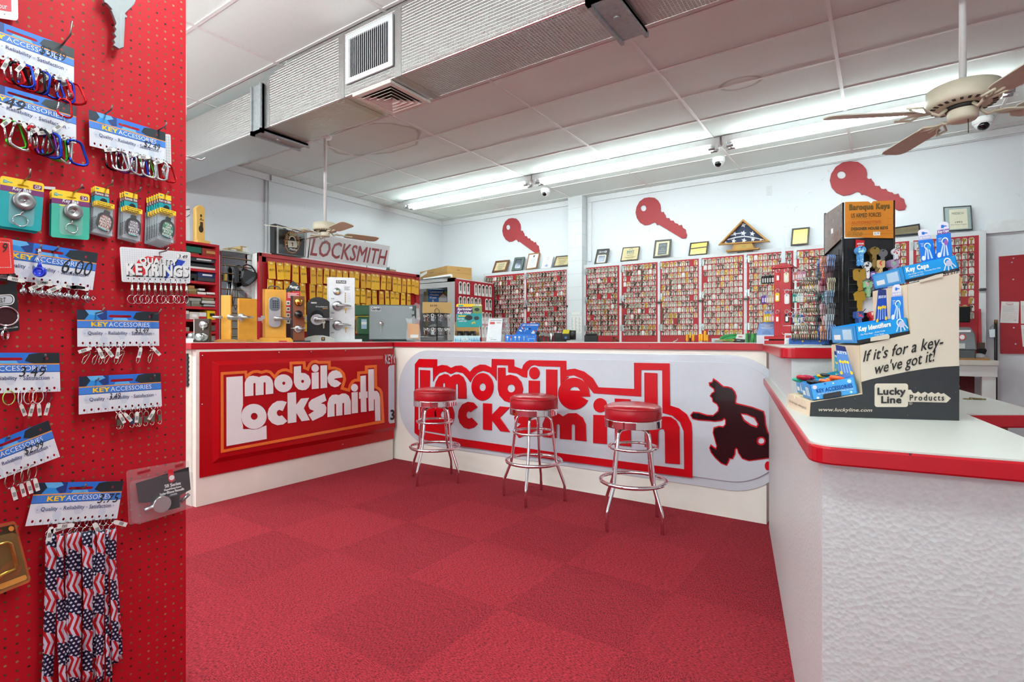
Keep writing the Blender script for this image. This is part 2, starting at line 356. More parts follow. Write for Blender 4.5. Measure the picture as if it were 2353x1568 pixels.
# ------------------------------------------------------------------ foil duct
n = NT('foil_duct_wrap', .3, 1)
gx = n.op('ABSOLUTE', n.op('SUBTRACT', n.op('FRACT', n.op('MULTIPLY', n.x, 52)), .5)); gz = n.op('ABSOLUTE', n.op('SUBTRACT', n.op('FRACT', n.op('MULTIPLY', n.op('ADD', n.z, n.y), 52)), .5))
ln = n.op('MAXIMUM', n.ramp(gx, .38, .5), n.ramp(gz, .38, .5))
n.base(n.mix(n.op('MULTIPLY', ln, .7), 'cbc9c7', 'f2f1ef')); n.bump(n.op('ADD', n.op('MULTIPLY', ln, .6), n.op('MULTIPLY', n.noise(11), 1.6)), .5, .006)
FOIL = n.m
TAPE = C('c4c3c2', .36, 1, .06, bump=.8, bscale=60); GALV = C('a4a8aa', .5, .5, .2, 40)
DY0, DY1, DZ = 2.455, 2.825, 2.9
t = thing('foil_air_duct', (-2.6, 2.64, DZ), 'silver foil-wrapped air duct running under the ceiling', 'air duct')
g = MB()
xs = [(-6.68, .36), (-4.23, .36), (-4.22, .36), (-4.1, .385), (-3.95, .43), (-3.75, .455), (-3.5, .463), (XR, .463)]
top = [(x, DZ + h) for x, h in xs]
g.prism([(x, DY0, z) for x, z in top] + [(XR, DY0, DZ), (-6.68, DY0, DZ)], (0, DY1 - DY0, 0), FOIL)
g.build('duct_run', t, bev=.012)
for a, b, hh in ((-4.25, -4.10, .36), (-1.22, -1.06, .463)):
    g = MB()
    for x in (a, b - .018): g.box(x, x + .018, DY0 - .034, DY1 + .05, DZ - .034, DZ - .001, GALV); g.box(x, x + .018, DY0 - .034, DY0 - .001, DZ - .034, DZ + hh, GALV)
    g.box(a, b, DY0 - .02, DY1 + .03, DZ - .02, DZ - .001, GALV); g.box(a, b, DY0 - .02, DY0 - .001, DZ - .02, DZ + hh, GALV)
    g.cyl(((a + b) / 2, DY0 + .17, DZ - .03), ((a + b) / 2, DY0 + .17, DZ - .018), .018, GALV); g.build('hanger_strap', t)
for x in (-4.06, -3.14, -2.575): g = MB(); g.box(x - .03, x + .03, DY0 - .003, DY1 + .003, DZ - .003, DZ + (.44 if x > -4 else .38), TAPE); g.build('foil_tape', t)
# side grille
f = quad(V((-3.07, DY0 - .004, DZ + .405)), V((-2.62, DY0 - .004, DZ + .405)), V((-2.62, DY0 - .004, DZ + .085)), V((-3.07, DY0 - .004, DZ + .085)))
v = thing('side_grille', f(.5, 1), 'white side vent with upright slats on the foil duct', 'air vent')
g = MB(); g.shape([rrect(-.02, -.03, 1.02, 1.03, .02), [(.06, .08), (.94, .08), (.94, .92), (.06, .92)][::-1]], f, C('cfd0d1', .4), 0, .012); g.build('frame', v, bev=.003)
MB().rect(f, .05, .07, .95, .93, C('3a3b3c', .7), .0005).build('backing', v)
g = MB()
for i in range(20):
    s = .065 + i * .044; g.prism([f(s, .08, .002), f(s + .006, .08, .002), f(s + .034, .08, .012), f(s + .025, .08, .012)], f(s, .92) - f(s, .08), C('e4e4e4', .4))
g.build('slat', v)
# bottom four-way diffuser
cx, cy = -2.83, 2.64
v = thing('ceiling_diffuser', (cx, cy, DZ - .05), 'square four-way diffuser on the underside of the duct', 'air vent')
IV = C('d8d2c8', .45)
g = MB(); o = .19; i = .15
for a, b, c, d in ((-o, o, -o, -i), (-o, o, i, o), (-o, -i, -i, i), (i, o, -i, i)): g.box(cx + a, cx + b, cy + c, cy + d, DZ - .022, DZ - .002, IV)
g.build('frame', v, bev=.004)
g = MB(); g.box(cx - i, cx + i, cy - i, cy + i, DZ - .004, DZ - .001, C('4a4038', .7)); g.build('backing', v)
for q in range(4):
    R = M.Translation((cx, cy, DZ)) @ M.Rotation(q * PI / 2, 4, 'Z'); g = MB(R)
    for k in range(4):
        r0 = .142 - k * .034; g.hexa([(-r0, -r0, -.028), (r0, -r0, -.028), (r0 - .028, -r0 + .03, -.008), (-r0 + .028, -r0 + .03, -.008), (-r0, -r0, -.031), (r0, -r0, -.031), (r0 - .028, -r0 + .03, -.011), (-r0 + .028, -r0 + .03, -.011)], IV)
    g.build('louver', v)
g = MB(); p = onZ(651, 72, ZC); g.cyl((-3.87, DY0 + .05, DZ + .43), (-3.87, DY0 + .05, ZC), .008, WHITE); g.build('hanger_rod', t)
# ------------------------------------------------------------------ counters
n = NT('pebbled_white_laminate', .42)
n.base(n.mix(n.noise(90, None, 2), 'c6c9ca', 'd3d6d6')); vz = n.t.nodes.new('ShaderNodeTexVoronoi'); vz.inputs['Scale'].default_value = 95; n.lk(n.co, vz.inputs['Vector']); n.bump(vz.outputs['Distance'], .35, .003)
LAM = n.m
TOP = C('d2d3cc', .35, 0, .03, 160, .15, 240); CREAM = C('f1ece2', .6, 0, .04, 6, .2, 60)
n = NT('worn_red_edge', .3)
n.base(n.mix(n.ramp(n.noise(30, None, 5, .5), .71, .74), 'b4081c', '3a0a16')); REDGE = n.m
ZT = 1.18; ZU = 1.1735; XC = -4.05; YC = 3.825      # customer faces of the two counters
def plan(g, pts, z0, z1, m, side=None): g.prism([(x, y, z0) for x, y in pts], (0, 0, z1 - z0), m, side); return g
def rounded(pts, r, n=6):      # round the corners of a plan outline (r per corner)
    out = []
    for i, p in enumerate(pts):
        p = V(p); a = V(pts[i - 1]); b = V(pts[(i + 1) % len(pts)]); q = r[i] if isinstance(r, (list, tuple)) else r
        if q <= 0: out.append(tuple(p)); continue
        u, v = (a - p).normalized(), (b - p).normalized(); A, B = p + u * q, p + v * q
        for k in range(n + 1):
            t = k / n; out.append(tuple(A * (1 - t) ** 2 + p * (2 * t * (1 - t)) + B * t ** 2))
    return out
lc = thing('service_counter', (-4.3, 3.0, 0), 'counter faced with the red sign board, crowded with lock display mounts', 'counter')
MB().box(-4.62, XC, 1.905, 3.79, 0, ZT - .05, CREAM).build('counter_body', lc)
g = MB(); g.box(-4.66, -4.045, 1.87, 3.798, ZT - .05, ZT - .004, REDGE); g.build('edge_band', lc, bev=.004)
MB().box(-4.655, -4.05, 1.875, 3.798, ZT - .004, ZT, TOP).build('countertop', lc)
g = MB(); g.box(-4.60, -4.10, 1.897, 1.905, 0, 1.125, C('dcd8cc', .6)); g.build('end_panel', lc)
g = MB(); g.box(-4.34, -4.14, 1.889, 1.897, .86, 1.10, BLACK)
for i in range(7): g.box(-4.145, -4.13, 1.885, 1.897, .87 + i * .032, .885 + i * .032, C('2c2c2c'))
g.build('black_grate', lc)
bc = thing('service_counter', (-2.4, 4.1, 0), 'long counter faced with the white sign board, behind the three bar stools', 'counter')
MB().box(-4.62, -.62, YC, 4.42, 0, ZT - .05, CREAM).build('counter_body', bc)
MB().box(-4.66, -.60, 3.80, 4.46, ZT - .05, ZT - .004, REDGE).build('edge_band', bc, bev=.004)
MB().box(-4.655, -.60, 3.802, 4.455, ZT - .004, ZT, TOP).build('countertop', bc)
# right-hand counter: low top along the side, raised block at the back
rc = thing('checkout_counter', (0, 2.4, 0), 'white pebbled counter with a low red-edged ledge and a raised rear block', 'counter')
lowtop = rounded([(-.140, 1.44), (.345, 1.505), (.232, 2.31), (.455, 2.465), (.30, 3.55), (-.15, 3.79), (-.632, 3.79)], [.06, .02, 0, 0, 0, 0, 0])
body = [(-.118, 1.475), (.325, 1.53), (.205, 2.33), (.24, 3.55), (-.15, 3.77), (-.596, 3.77)]
plan(MB(), body, 0, .91, LAM).build('counter_body', rc)
plan(MB(), lowtop, .909, .951, REDGE).build('edge_band', rc, bev=.005)
plan(MB(), [(x * .998 + (.0002), y) for x, y in rounded([(-.136, 1.444), (.341, 1.508), (.229, 2.312), (.451, 2.467), (.296, 3.545), (-.15, 3.785), (-.628, 3.785)], [.06, .02, 0, 0, 0, 0, 0])], .951, .955, TOP).build('countertop', rc)
plan(MB(), [(-.285, 2.30), (.13, 2.53), (-.02, 3.79), (-.600, 3.79)], .955, ZU - .045, LAM).build('raised_block', rc)
up = rounded([(-.318, 2.265), (.15, 2.525), (.01, 3.799), (-.637, 3.799)], [.07, .02, 0, 0], 8)
plan(MB(), up, ZU - .045, ZU - .004, REDGE).build('upper_edge_band', rc, bev=.004)
plan(MB(), up, ZU - .004, ZU, TOP).build('upper_countertop', rc)
g = MB(); g.box(.30, .36, 2.52, 2.60, 0, .909, C('9a7448', .6)); g.build('leg', rc, label='bare wooden leg under the flap of the ledge')
# ------------------------------------------------------------------ sign boards
def poly_offset(P, d):
    out = []; L = len(P)
    A = sum(P[i][0] * P[(i + 1) % L][1] - P[(i + 1) % L][0] * P[i][1] for i in range(L)); sg = 1 if A > 0 else -1
    for i in range(L):
        a, p, b = V(P[i - 1]), V(P[i]), V(P[(i + 1) % L])
        u, v = (p - a).normalized(), (b - p).normalized(); n1, n2 = V((-u.y, u.x)) * sg, V((-v.y, v.x)) * sg
        m = n1 + n2; m = m.normalized() if m.length > .05 else n1; k = min(1 / max(m.dot(n1), .35), 2)
        q = p + m * d * k; out.append((q.x, q.y))
    return out
RED = C('ae000e', .32, 0, .03, 5, spec=.35); WPL = C('cbced7', .25, 0, .02, coat=.3); ORG = C('e8702e', .25, 0, .06)
SX = XC + .004
def LS(x, y, h=0): return onX(440 + x / 3.733, 760 + y / 3.733, SX + .032) + V((h, 0, 0))
sb = thing('sign_board', (SX, 2.9, .2), 'red moulded sign board reading mobile Locksmith on the counter front', 'sign')
y0, y1, z0, z1 = 1.925, 3.795, .207, 1.113
g = MB(); g.box(SX, SX + .008, y0, y1, z0, z1, RED)
a, b = .085, .125
g.hexa([(SX + .008, y0 + a, z0 + a), (SX + .008, y1, z0 + a), (SX + .008, y1, z1 - a * .8), (SX + .008, y0 + a, z1 - a * .8), (SX + .03, y0 + b, z0 + b), (SX + .03, y1, z0 + b), (SX + .03, y1, z1 - b * .8), (SX + .03, y0 + b, z1 - b * .8)], RED)
g.build('sign_face', sb, bev=.014, seg=3)
slot = lambda x0, x1, y0, y1: [(x0, y1)] + [(x0 + (x1 - x0) * (1 - math.cos(PI * i / 6)) / 2, y0 - (x1 - x0) / 2 * math.sin(PI * i / 6)) for i in range(7)] + [(x1, y1)]
outline = [(250, 358), (475, 343), (478, 374), (500, 355), (525, 343), (565, 338), (600, 348), (640, 335), (680, 345), (712, 380), (740, 345), (775, 328), (815, 325), (842, 335), (840, 268), (978, 262), (980, 312), (990, 316), (1003, 285), (1030, 258), (1065, 251), (1092, 262), (1193, 260), (1194, 312), (1230, 310), (1275, 325), (1312, 362), (1326, 420), (1306, 488), (1340, 497), (1352, 462), (1375, 428), (1400, 414), (1420, 414), (1420, 352), (1487, 347), (1487, 300), (1590, 294), (1592, 478), (1622, 495), (1640, 530), (1655, 790), (252, 1050)]
inner = poly_offset(outline, 24)
g = MB(); g.shape([outline, inner[::-1]], LS, ORG, 0, .002); g.build('orange_outline', sb)
LL = []
LL.append([[(299, 400), (438, 390), (440, 640), (426, 700), (425, 760), (440, 815), (441, 846), (492, 845), (530, 850), (575, 843), (610, 825), (641, 814), (644, 930), (300, 992)]])
LL.append([[(457, 565), (456, 450), (470, 415), (495, 392), (525, 387), (560, 393), (578, 400), (600, 390), (640, 385), (670, 396), (692, 425), (700, 460), (700, 541), (636, 548)] + slot(617, 635, 452, 549)[::-1][1:-1] + [(617, 550), (549, 556)] + slot(530, 548, 458, 557)[::-1][1:-1] + [(530, 558)]])
LL.append([arc(787, 452, 78, 77, n=28), arc(791, 452, 14, n=12)[::-1]])
LL.append([[(878, 310), (938, 303), (938, 363), (975, 366), (1005, 388), (1021, 425), (1021, 455), (1005, 488), (980, 508), (950, 513), (915, 505), (890, 478), (878, 445)], arc(952, 436, 13, n=12)[::-1]])
LL.append([arc(1060, 323, 31, 33, n=24)]); LL.append([[(1030, 363), (1089, 356), (1090, 497), (1032, 503)]]); LL.append([[(1106, 300), (1161, 297), (1162, 490), (1107, 496)]])
LL.append([[(1228, 412), (1293, 402), (1290, 380), (1272, 354), (1240, 340), (1208, 345), (1180, 368), (1166, 405), (1172, 445), (1195, 475), (1228, 487), (1258, 478), (1283, 452), (1245, 425), (1222, 420)]])
LL.append([arc(534, 737, 109, 108, n=32), arc(537, 736, 30, n=16)[::-1]])
LL.append([[(816, 613), (780, 603), (735, 605), (695, 628), (663, 670), (651, 715), (660, 760), (690, 795), (735, 813), (785, 805), (821, 777), (775, 727), (755, 735), (737, 727), (729, 708), (735, 688), (752, 680), (781, 690)]])
LL.append([[(823, 536), (895, 527), (897, 638), (940, 583), (1008, 577), (962, 667), (1014, 768), (944, 778), (898, 706), (898, 786), (826, 796)]])
LL.append([[(1139, 541), (1156, 600), (1108, 625), (1140, 632), (1156, 660), (1152, 705), (1125, 733), (1037, 775), (1003, 722), (1052, 690), (1015, 675), (1003, 650), (1005, 620), (1030, 592)]])
LL.append([[(1166, 743), (1167, 625), (1180, 580), (1205, 553), (1240, 548), (1262, 555), (1290, 540), (1320, 540), (1348, 560), (1365, 605), (1366, 717), (1310, 724)] + slot(1293, 1309, 628, 724)[::-1][1:-1] + [(1293, 726), (1242, 732)] + slot(1225, 1241, 636, 732)[::-1][1:-1] + [(1226, 734)]])
LL.append([arc(1397, 490, 30, 33, n=24)]); LL.append([[(1373, 532), (1424, 525), (1427, 705), (1376, 712)]])
LL.append([[(1448, 390), (1494, 385), (1496, 523), (1509, 522), (1510, 576), (1497, 578), (1500, 696), (1453, 700), (1451, 584), (1438, 585), (1437, 530), (1449, 528)]])
LL.append([[(1515, 333), (1563, 330), (1565, 518), (1590, 518), (1608, 540), (1616, 580), (1620, 772), (1577, 776), (1571, 590), (1563, 590), (1563, 685), (1520, 691)]])
LPL = C('eeecee', .25, 0, .02)
for l in LL: MB().shape(l, LS, LPL, 0, .003).build('raised_letter', sb)
f = lambda x, y, h=0: LS(x, y, h)
g = MB(); g.shape([(1688, 318), (1700, 300), (1740, 294), (1741, 791), (1700, 797), (1690, 780)], f, WPL, 0, .002); g.text('3', f, 1704, 678, 1740, 768, BLACK, .03, h=.003); g.text('KEY', f, 1660, 205, 1728, 285, WPL, .012, h=.002); g.shape([(1733, 225), (1742, 208), (1742, 222), (1740, 235), (1742, 250), (1742, 284), (1733, 268), (1737, 262), (1733, 245)], f, WPL, .002); g.build('white_panel', sb)
g = MB()
for px, py in ((765, 188), (1040, 182), (1333, 172), (105, 635), (1310, 978), (108, 215)):
    q = LS(px, py); g.ball((SX + .01, q.y, q.z), .006, STEEL, 8, 5)
g.build('screw', sb)
# white board on the long counter
SY = YC - .003
def WB(x, y, h=0): return onY(x, y, SY - .02) + V((0, -h, 0))
def WA(x, y, h=0): return WB(890 + x / 3.564, 760 + y / 3.564, h)
def WR(x, y, h=0): return WB(1300 + x / 3.266, 780 + y / 3.266, h)
wb = thing('sign_board', (-2.3, SY, .2), 'white moulded sign board with big red mobile Locksmith lettering and running figure', 'sign')
fl = quad(V((-4.0, SY, 1.098)), V((-.45, SY, 1.098)), V((-.45, SY, .185)), V((-4.0, SY, .185)))
g = MB(); g.shape(rrect(0, 0, 1, 1, .115, .45, 12), fl, WPL, 0, .006); g.shape(rrect(.016, .055, .99, .93, .105, .40, 12), fl, WPL, .006, .0185)
g.build('sign_face', wb, bev=.008, seg=3)
RD = C('c60012', .3, 0, .03, 5, spec=.35)
aA = lambda P: [(890 + x / 3.564, 760 + y / 3.564) for x, y in P]
aB = lambda P: [(1300 + x / 3.266, 780 + y / 3.266) for x, y in P]
outer = aA([(228, 275), (262, 232), (410, 235), (410, 292), (450, 281), (490, 285), (525, 305), (560, 288), (610, 285), (650, 308), (678, 338), (710, 302), (760, 278), (805, 279), (855, 302), (857, 232), (1040, 236), (1040, 292), (1105, 315), (1115, 282), (1140, 255), (1165, 242), (1467, 247), (1467, 328), (1500, 315)]) + aB([(0, 232), (70, 220), (140, 242), (205, 292), (246, 360), (515, 372), (513, 176), (780, 181), (784, 497), (850, 517), (910, 562), (945, 630), (951, 700), (952, 1040), (0, 915)]) + aA([(595, 945), (300, 893), (225, 838)])
inn = aA([(255, 300), (375, 303), (377, 420), (398, 378), (430, 347), (475, 335), (522, 356), (565, 337), (620, 348), (658, 390), (682, 425), (700, 388), (740, 345), (785, 328), (838, 345), (878, 382), (896, 412), (897, 283), (990, 285), (991, 342), (1060, 350), (1110, 380), (1145, 386), (1148, 330), (1175, 292), (1205, 282), (1238, 291), (1418, 297), (1419, 455), (1445, 415), (1490, 380)]) + aB([(0, 280), (60, 270), (125, 298), (178, 365), (210, 405), (567, 430), (567, 230), (725, 232), (727, 552), (800, 572), (858, 622), (886, 690), (890, 975), (0, 860)]) + aA([(600, 885), (290, 830), (255, 808)])
g = MB(); g.shape([outer, inn[::-1]], WB, RD, 0, .006); g.build('red_border', wb, bev=.0025)
WL = []
s1 = slot(563, 581, 445, 556); s2 = slot(458, 476, 438, 556)
WL.append(aA([(270, 322), (352, 326), (350, 600), (400, 640), (410, 720), (435, 780), (520, 775), (520, 855), (272, 815)]))
WL.append(aA([(388, 556), (390, 470), (400, 420), (425, 375), (470, 355), (500, 360), (520, 380), (550, 360), (590, 357), (625, 380), (645, 425), (650, 480), (650, 557)] + s1[::-1] + s2[::-1]))
WLh = [[aA(arc(782, 460, 90, 113, n=32)), aA(arc(783, 463, 27, 32, n=18))[::-1]],
       [aA([(908, 303), (968, 303), (970, 370), (1010, 360), (1060, 375), (1100, 420), (1115, 480), (1100, 540), (1060, 580), (1012, 592), (960, 575), (920, 530), (908, 480)]), aA(arc(1017, 473, 32, 33, n=18))[::-1]],
       [aB(arc(62, 408, 118, 120, 25, 360, 30) + [(185, 430), (0, 432)][:1] + [(120, 430)]), aB([(32, 383), (40, 365), (65, 355), (92, 362), (110, 385)])[::-1]],
       [aA(arc(470, 692, 80, 110, n=28)), aA(arc(462, 688, 24, 28, n=14))[::-1]]]
WL.append(aA(arc(1206, 348, 43, 50, n=24))); WL.append(aA([(1160, 408), (1250, 411), (1248, 610), (1160, 600)])); WL.append(aA([(1303, 317), (1393, 320), (1392, 640), (1303, 625)]))
WL.append(aA([(742, 627), (710, 590), (662, 582), (615, 605), (588, 650), (582, 705), (595, 755), (630, 795), (670, 806), (712, 795), (743, 765), (692, 712), (680, 720), (660, 718), (650, 700), (652, 675), (668, 660), (685, 668)]))
WL.append(aA([(786, 593), (858, 598), (858, 690), (925, 620), (1008, 627), (925, 712), (1008, 832), (928, 824), (860, 735), (858, 817), (786, 810)]))
WL.append(aA([(1200, 640), (1232, 690), (1150, 740), (1215, 725), (1238, 770), (1225, 815), (1150, 850), (1080, 880), (1035, 815), (1095, 765), (1050, 745), (1040, 710), (1060, 680)]))
WL.append([(1247.5, 1004.5), (1247.5, 974), (1254, 958), (1267, 950), (1283, 949.5), (1294, 957), (1306, 950), (1325, 949.5), (1340, 960), (1347, 976), (1348, 1014.5), (1322, 1012)] + slot(1314, 1322, 979, 1012)[::-1][1:-1] + [(1314, 1011), (1287, 1008.5)] + slot(1279, 1287, 979, 1008)[::-1][1:-1] + [(1279, 1007.5)])
WL.append(aB(arc(260, 495, 51, 54, n=24))); WL.append(aB([(209, 566), (310, 570), (310, 787), (207, 778)]))
WL.append(aB([(370, 444), (487, 450), (488, 520), (540, 522), (540, 590), (489, 588), (491, 805), (371, 792), (371, 585), (335, 582), (335, 515), (370, 516)]))
WL.append(aB([(591, 250), (688, 254), (691, 590), (735, 578), (790, 582), (830, 610), (855, 660), (858, 938), (748, 929), (745, 700), (738, 678), (720, 671), (702, 678), (696, 700), (695, 816), (594, 808)]))
for l in [[l] for l in WL] + WLh: MB().shape(l, WB, RD, 0, .008).build('raised_letter', wb, bev=.002)
man = [(1112, 305), (1135, 320), (1180, 360), (1215, 362), (1245, 372), (1265, 397), (1274, 430), (1268, 468), (1275, 485), (1330, 498), (1400, 515), (1480, 545), (1490, 580), (1494, 640), (1512, 700), (1560, 760), (1560, 880), (1450, 895), (1375, 905), (1330, 890), (1302, 850), (1295, 822), (1280, 808), (1266, 825), (1265, 860), (1250, 890), (1226, 886), (1215, 920), (1205, 938), (1170, 925), (1130, 887), (1098, 847), (1086, 815), (1092, 802), (1110, 816), (1130, 830), (1140, 800), (1126, 750), (1112, 700), (1118, 668), (1150, 658), (1185, 662), (1205, 640), (1206, 602), (1190, 585), (1170, 603), (1120, 610), (1080, 605), (1000, 600), (957, 590), (945, 570), (960, 552), (1000, 556), (1060, 575), (1110, 577), (1150, 540), (1154, 510), (1140, 482), (1110, 465), (1106, 440), (1091, 425), (1100, 410), (1122, 395), (1118, 370), (1086, 346), (1083, 331), (1106, 326)]
hole1 = [(1318, 562), (1360, 568), (1415, 592), (1440, 635), (1432, 652), (1392, 638), (1343, 605)]; hole2 = arc(1467, 762, 24, 22, n=14)
mo = poly_offset(man, -9)
g = MB(); g.shape([mo, poly_offset(hole1, 8)[::-1] if False else hole1[::-1], hole2[::-1]], WR, RD, 0, .004); g.build('figure_outline', wb)
g = MB(); h1b = [(1310, 552), (1362, 558), (1424, 586), (1452, 640), (1436, 664), (1388, 648), (1334, 612)]
g.shape([man, h1b[::-1], arc(1467, 762, 36, 34, n=14)[::-1]], WR, C('170c10', .14, 0, .1, coat=.3), .001, .009); g.build('running_figure', wb, bev=.003)
g = MB(); g.shape(arc(1516, 950, 22, 34, n=16), WR, RD, 0, .004); g.build('red_dot', wb)
# ------------------------------------------------------------------ bar stools
VIN = C('a80c1c', .3, 0, .05, 12, .12, 40, coat=.15)
def stool(loc, a0, label):
    t = thing('bar_stool', (0, 0, 0), label, 'stool', 'red bar stools along the counter')
    prof = [(.002, .688), (.176, .688), (.1795, .694), (.181, .745), (.1775, .757), (.179, .762), (.174, .769), (.150, .781), (.10, .789), (.04, .791), (.002, .792)]
    c = MB().lathe(prof, VIN, n=40).build('seat_cushion', t)
    g = MB(); g.torus((0, 0, .7585), (0, 0, 1), .1785, .0035, VIN, 40, 6); g.build('piping', c)
    g = MB(); g.lathe([(.168, .640), (.182, .640)] + [(.1835 - .003 * (i % 2), .643 + i * .0053) for i in range(9)] + [(.181, .689), (.168, .689)], CHROME, n=44); g.build('chrome_band', t)
    MB().lathe([(.002, .652), (.165, .652), (.165, .641), (.10, .632), (.03, .630), (.002, .63)], C('a39078', .7), n=28).build('seat_underside', t)
    for q in range(4):
        a = math.radians(a0 + q * 90); u = V((math.cos(a), math.sin(a), 0))
        P = [u * .04 + UP * .628, u * .09 + UP * .627, u * .117 + UP * .62, u * .132 + UP * .602, u * .139 + UP * .57, u * .153 + UP * .45, u * .172 + UP * .30, u * .178 + UP * .268, u * .228 + UP * .145, u * .236 + UP * .118, u * .237 + UP * .09, u * .237 + UP * .002]
        MB().tube(P, .0112, CHROME, 10).build('leg', t)
    for z, R, r in ((.505, .152, .0095), (.288, .207, .0125)):
        g = MB(); g.torus((0, 0, z), (0, 0, 1), R, r, CHROME, 48, 10)
        for q in range(4):
            a = math.radians(a0 + q * 90); g.ball((R * math.cos(a) * 1.06, R * math.sin(a) * 1.06, z), .006, CHROME, 8, 5)
        g.build('foot_ring' if z < .4 else 'brace_ring', t)
    t.location = loc
    return t
stool((-3.155, 3.435, 0), -85, 'red round bar stool at the far end, before the tall first letter')
stool((-2.17, 3.455, 0), -72, 'red round bar stool in the middle of the three')
s3 = stool((-1.335, 3.335, 0), -110 - 0, 'red round bar stool with a torn seat edge, closest to the running figure')
g = MB(M.Translation((-1.335, 3.335, 0)) @ M.Rotation(math.radians(195), 4, 'Z')); g.lathe([(.002, 0), (.016, .001), (.018, .006), (.006, .012), (.002, .012)], C('c9b182', .8), (.168, 0, .758), (.3, 0, 1), n=9); g.build('torn_patch', s3, label='yellow foam showing through the torn seat edge')
# ------------------------------------------------------------------ red pegboard with packaged goods
PX = -2.01
def pegmat(name, col, pitch, r, a, tan=True):
    n = NT(name, .62); n.b.inputs['Specular IOR Level'].default_value = .3; u = n.y if a == 'y' else n.x
    cu, cz = n.op('MULTIPLY', u, 1 / pitch), n.op('MULTIPLY', n.z, 1 / pitch)
    du = n.op('SUBTRACT', n.op('FRACT', cu), .5); dz = n.op('SUBTRACT', n.op('FRACT', cz), .5)
    d = n.op('SQRT', n.op('ADD', n.op('MULTIPLY', du, du), n.op('MULTIPLY', dz, dz)))
    h = n.op('LESS_THAN', d, r)
    rn = n.white(n.vec(n.op('FLOOR', cu), n.op('FLOOR', cz), 0))
    hc = n.mix(n.op('MULTIPLY', rn, .75), '1c1008', 'a98452') if tan else lin('3a0a0c')
    n.base(n.mix(h, n.mix(n.noise(3), col[0], col[1]), hc)); n.bump(n.op('SUBTRACT', 1, n.ramp(d, r, r + .06)), -.6, .003)
    return n.m
PEG = pegmat('red_pegboard', ('b2071a', 'c40a20'), .0254, .135, 'y')
pb = thing('display_pegboard', (PX, .3, 0), 'tall red pegboard hung with key accessory cards, at the edge of the view', 'pegboard')
MB().box(PX - .006, PX, -.6, .912, 0, 2.75, PEG).build('pegboard_panel', pb)
MB().box(PX - .05, PX - .006, .874, .900, 0, 2.75, C('a50c1c', .5)).build('frame_post', pb)
def PB(px, py, off=0): return onX(px, py, PX + off)
def pq(c, off=.03): return quad(*[PB(x, y, off) for x, y in c])
def BM(p, roll=0, yaw=0): return M.Translation(p) @ M.Rotation(math.radians(90 + yaw), 4, 'Z') @ M.Rotation(math.radians(roll), 4, 'Y')
def hook(b, t, off, label, up=.35):
    p0, p1 = PB(*b, 0), PB(*t, off); k = p0.lerp(p1, 1 - up); k.z = p0.z + (p1.z - p0.z) * .45 * (1 - up); k.x = PX + off * .92
    g = MB(); g.tube([p0, p0.lerp(k, .5), k, k.lerp(p1, .25), p1], .0024, C('8f8a86', .35, 1, .1), 8)
    g.build('peg_hook', label=label, cat='hook', group='wire hooks on the red pegboard')
NAVY, BLU, LBL, MIDB, ORL, YEL = C('15263c', .5), C('1f6fd0', .5), C('62b2ea', .5), C('3f7fd6', .5), C('f0a050', .5, noise=0), C('ffd228', .5, noise=0)
def kacard(c, off, price, pbox, n, label, torn=()):
    f = pq(c, off); g = MB()
    slot_ = rrect(.36, .12, .64, .19, .03, .03)
    g.shape([[(0, 0), (1, 0), (1, .27), (0, .27)], slot_[::-1]], f, BLU, -.0006, 0)
    for P, m in (([(.0, .0), (.09, 0), (.13, .12), (.08, .27), (0, .27)], NAVY), ([(.09, 0), (.27, 0), (.30, .07), (.22, .14), (.13, .12)], LBL), ([(.13, .12), (.22, .14), (.26, .27), (.08, .27)], C('2b8fe0', .5)), ([(.27, 0), (.34, 0), (.34, .24), (.28, .27), (.22, .14), (.30, .07)], C('16357a', .5)), ([(.70, .04), (.80, 0), (1, 0), (1, .27), (.74, .27), (.66, .2)], C('17242c', .5)), ([(.42, .20), (.58, .20), (.60, .27), (.40, .27)], LBL)): g.shape(P, f, m, .0005)
    g.shape(arc(.875, .15, .014, .035, n=10), f, C('8c1420', .5), .0008)
    g.rect(f, 0, .27, 1, .3, ORL, 0).rect(f, 0, .3, 1, .475, MIDB, 0).rect(f, 0, .475, 1, .495, C('1c4f9c', .5), 0)
    hs = [(.06 + .88 * i / (n - 1), .905) for i in range(n)]
    g.shape([[(0, .495), (1, .495), (1, 1), (0, 1)]] + [arc(x, y, .013, .035, n=10)[::-1] for x, y in hs], f, CARD, -.0006, 0)
    for x, y in hs: g.rect(f, x + .028, .905, x + .031, 1, C('9a9aa2', .6), .0004)
    for x, y in ((.1, .62), (.3, .8), (.52, .7), (.8, .78)): g.shape(arc(x, y, .05, .12, n=6), f, C('d4d8e6', .55), .0003)
    g.text('KEY', f, .155, .325, .352, .45, YEL, .035, h=.0009); g.text('ACCESSORIES', f, .36, .325, .87, .45, C('eef2fa', .5, noise=0), -.012, h=.0009)
    for t, a, b in (('Quality', .115, .29), ('Reliability', .355, .585), ('Satisfaction', .64, .895)): g.text(t, f, a, .58, b, .705 if t[0] == 'Q' or t[0] == 'R' else .685, BLUEINK, .002, h=.0009)
    for x in (.08, .322, .612, .925): g.shape(arc(x, .64, .008, .018, n=8), f, C('9db8e6', .5), .0009)
    if price: g.text(price, f, *pbox, INK, -.008, .25, h=.0014)
    g.build('merchandise_card', label=label, cat='display card', group='blue and white key accessory cards')
    return f
f1 = kacard([(-85, 19), (170, 112), (170, 197), (-85, 104)], .028, '$3.49', (.66, .20, .92, .50), 14, 'key accessory card with red and blue carabiners, uppermost on the pegboard')
f2 = kacard([(-85, 171), (175, 245), (175, 330), (-85, 244)], .045, '3.49', (.20, .28, .52, .60), 14, 'key accessory card with large mixed carabiners, overlapping the card above it')
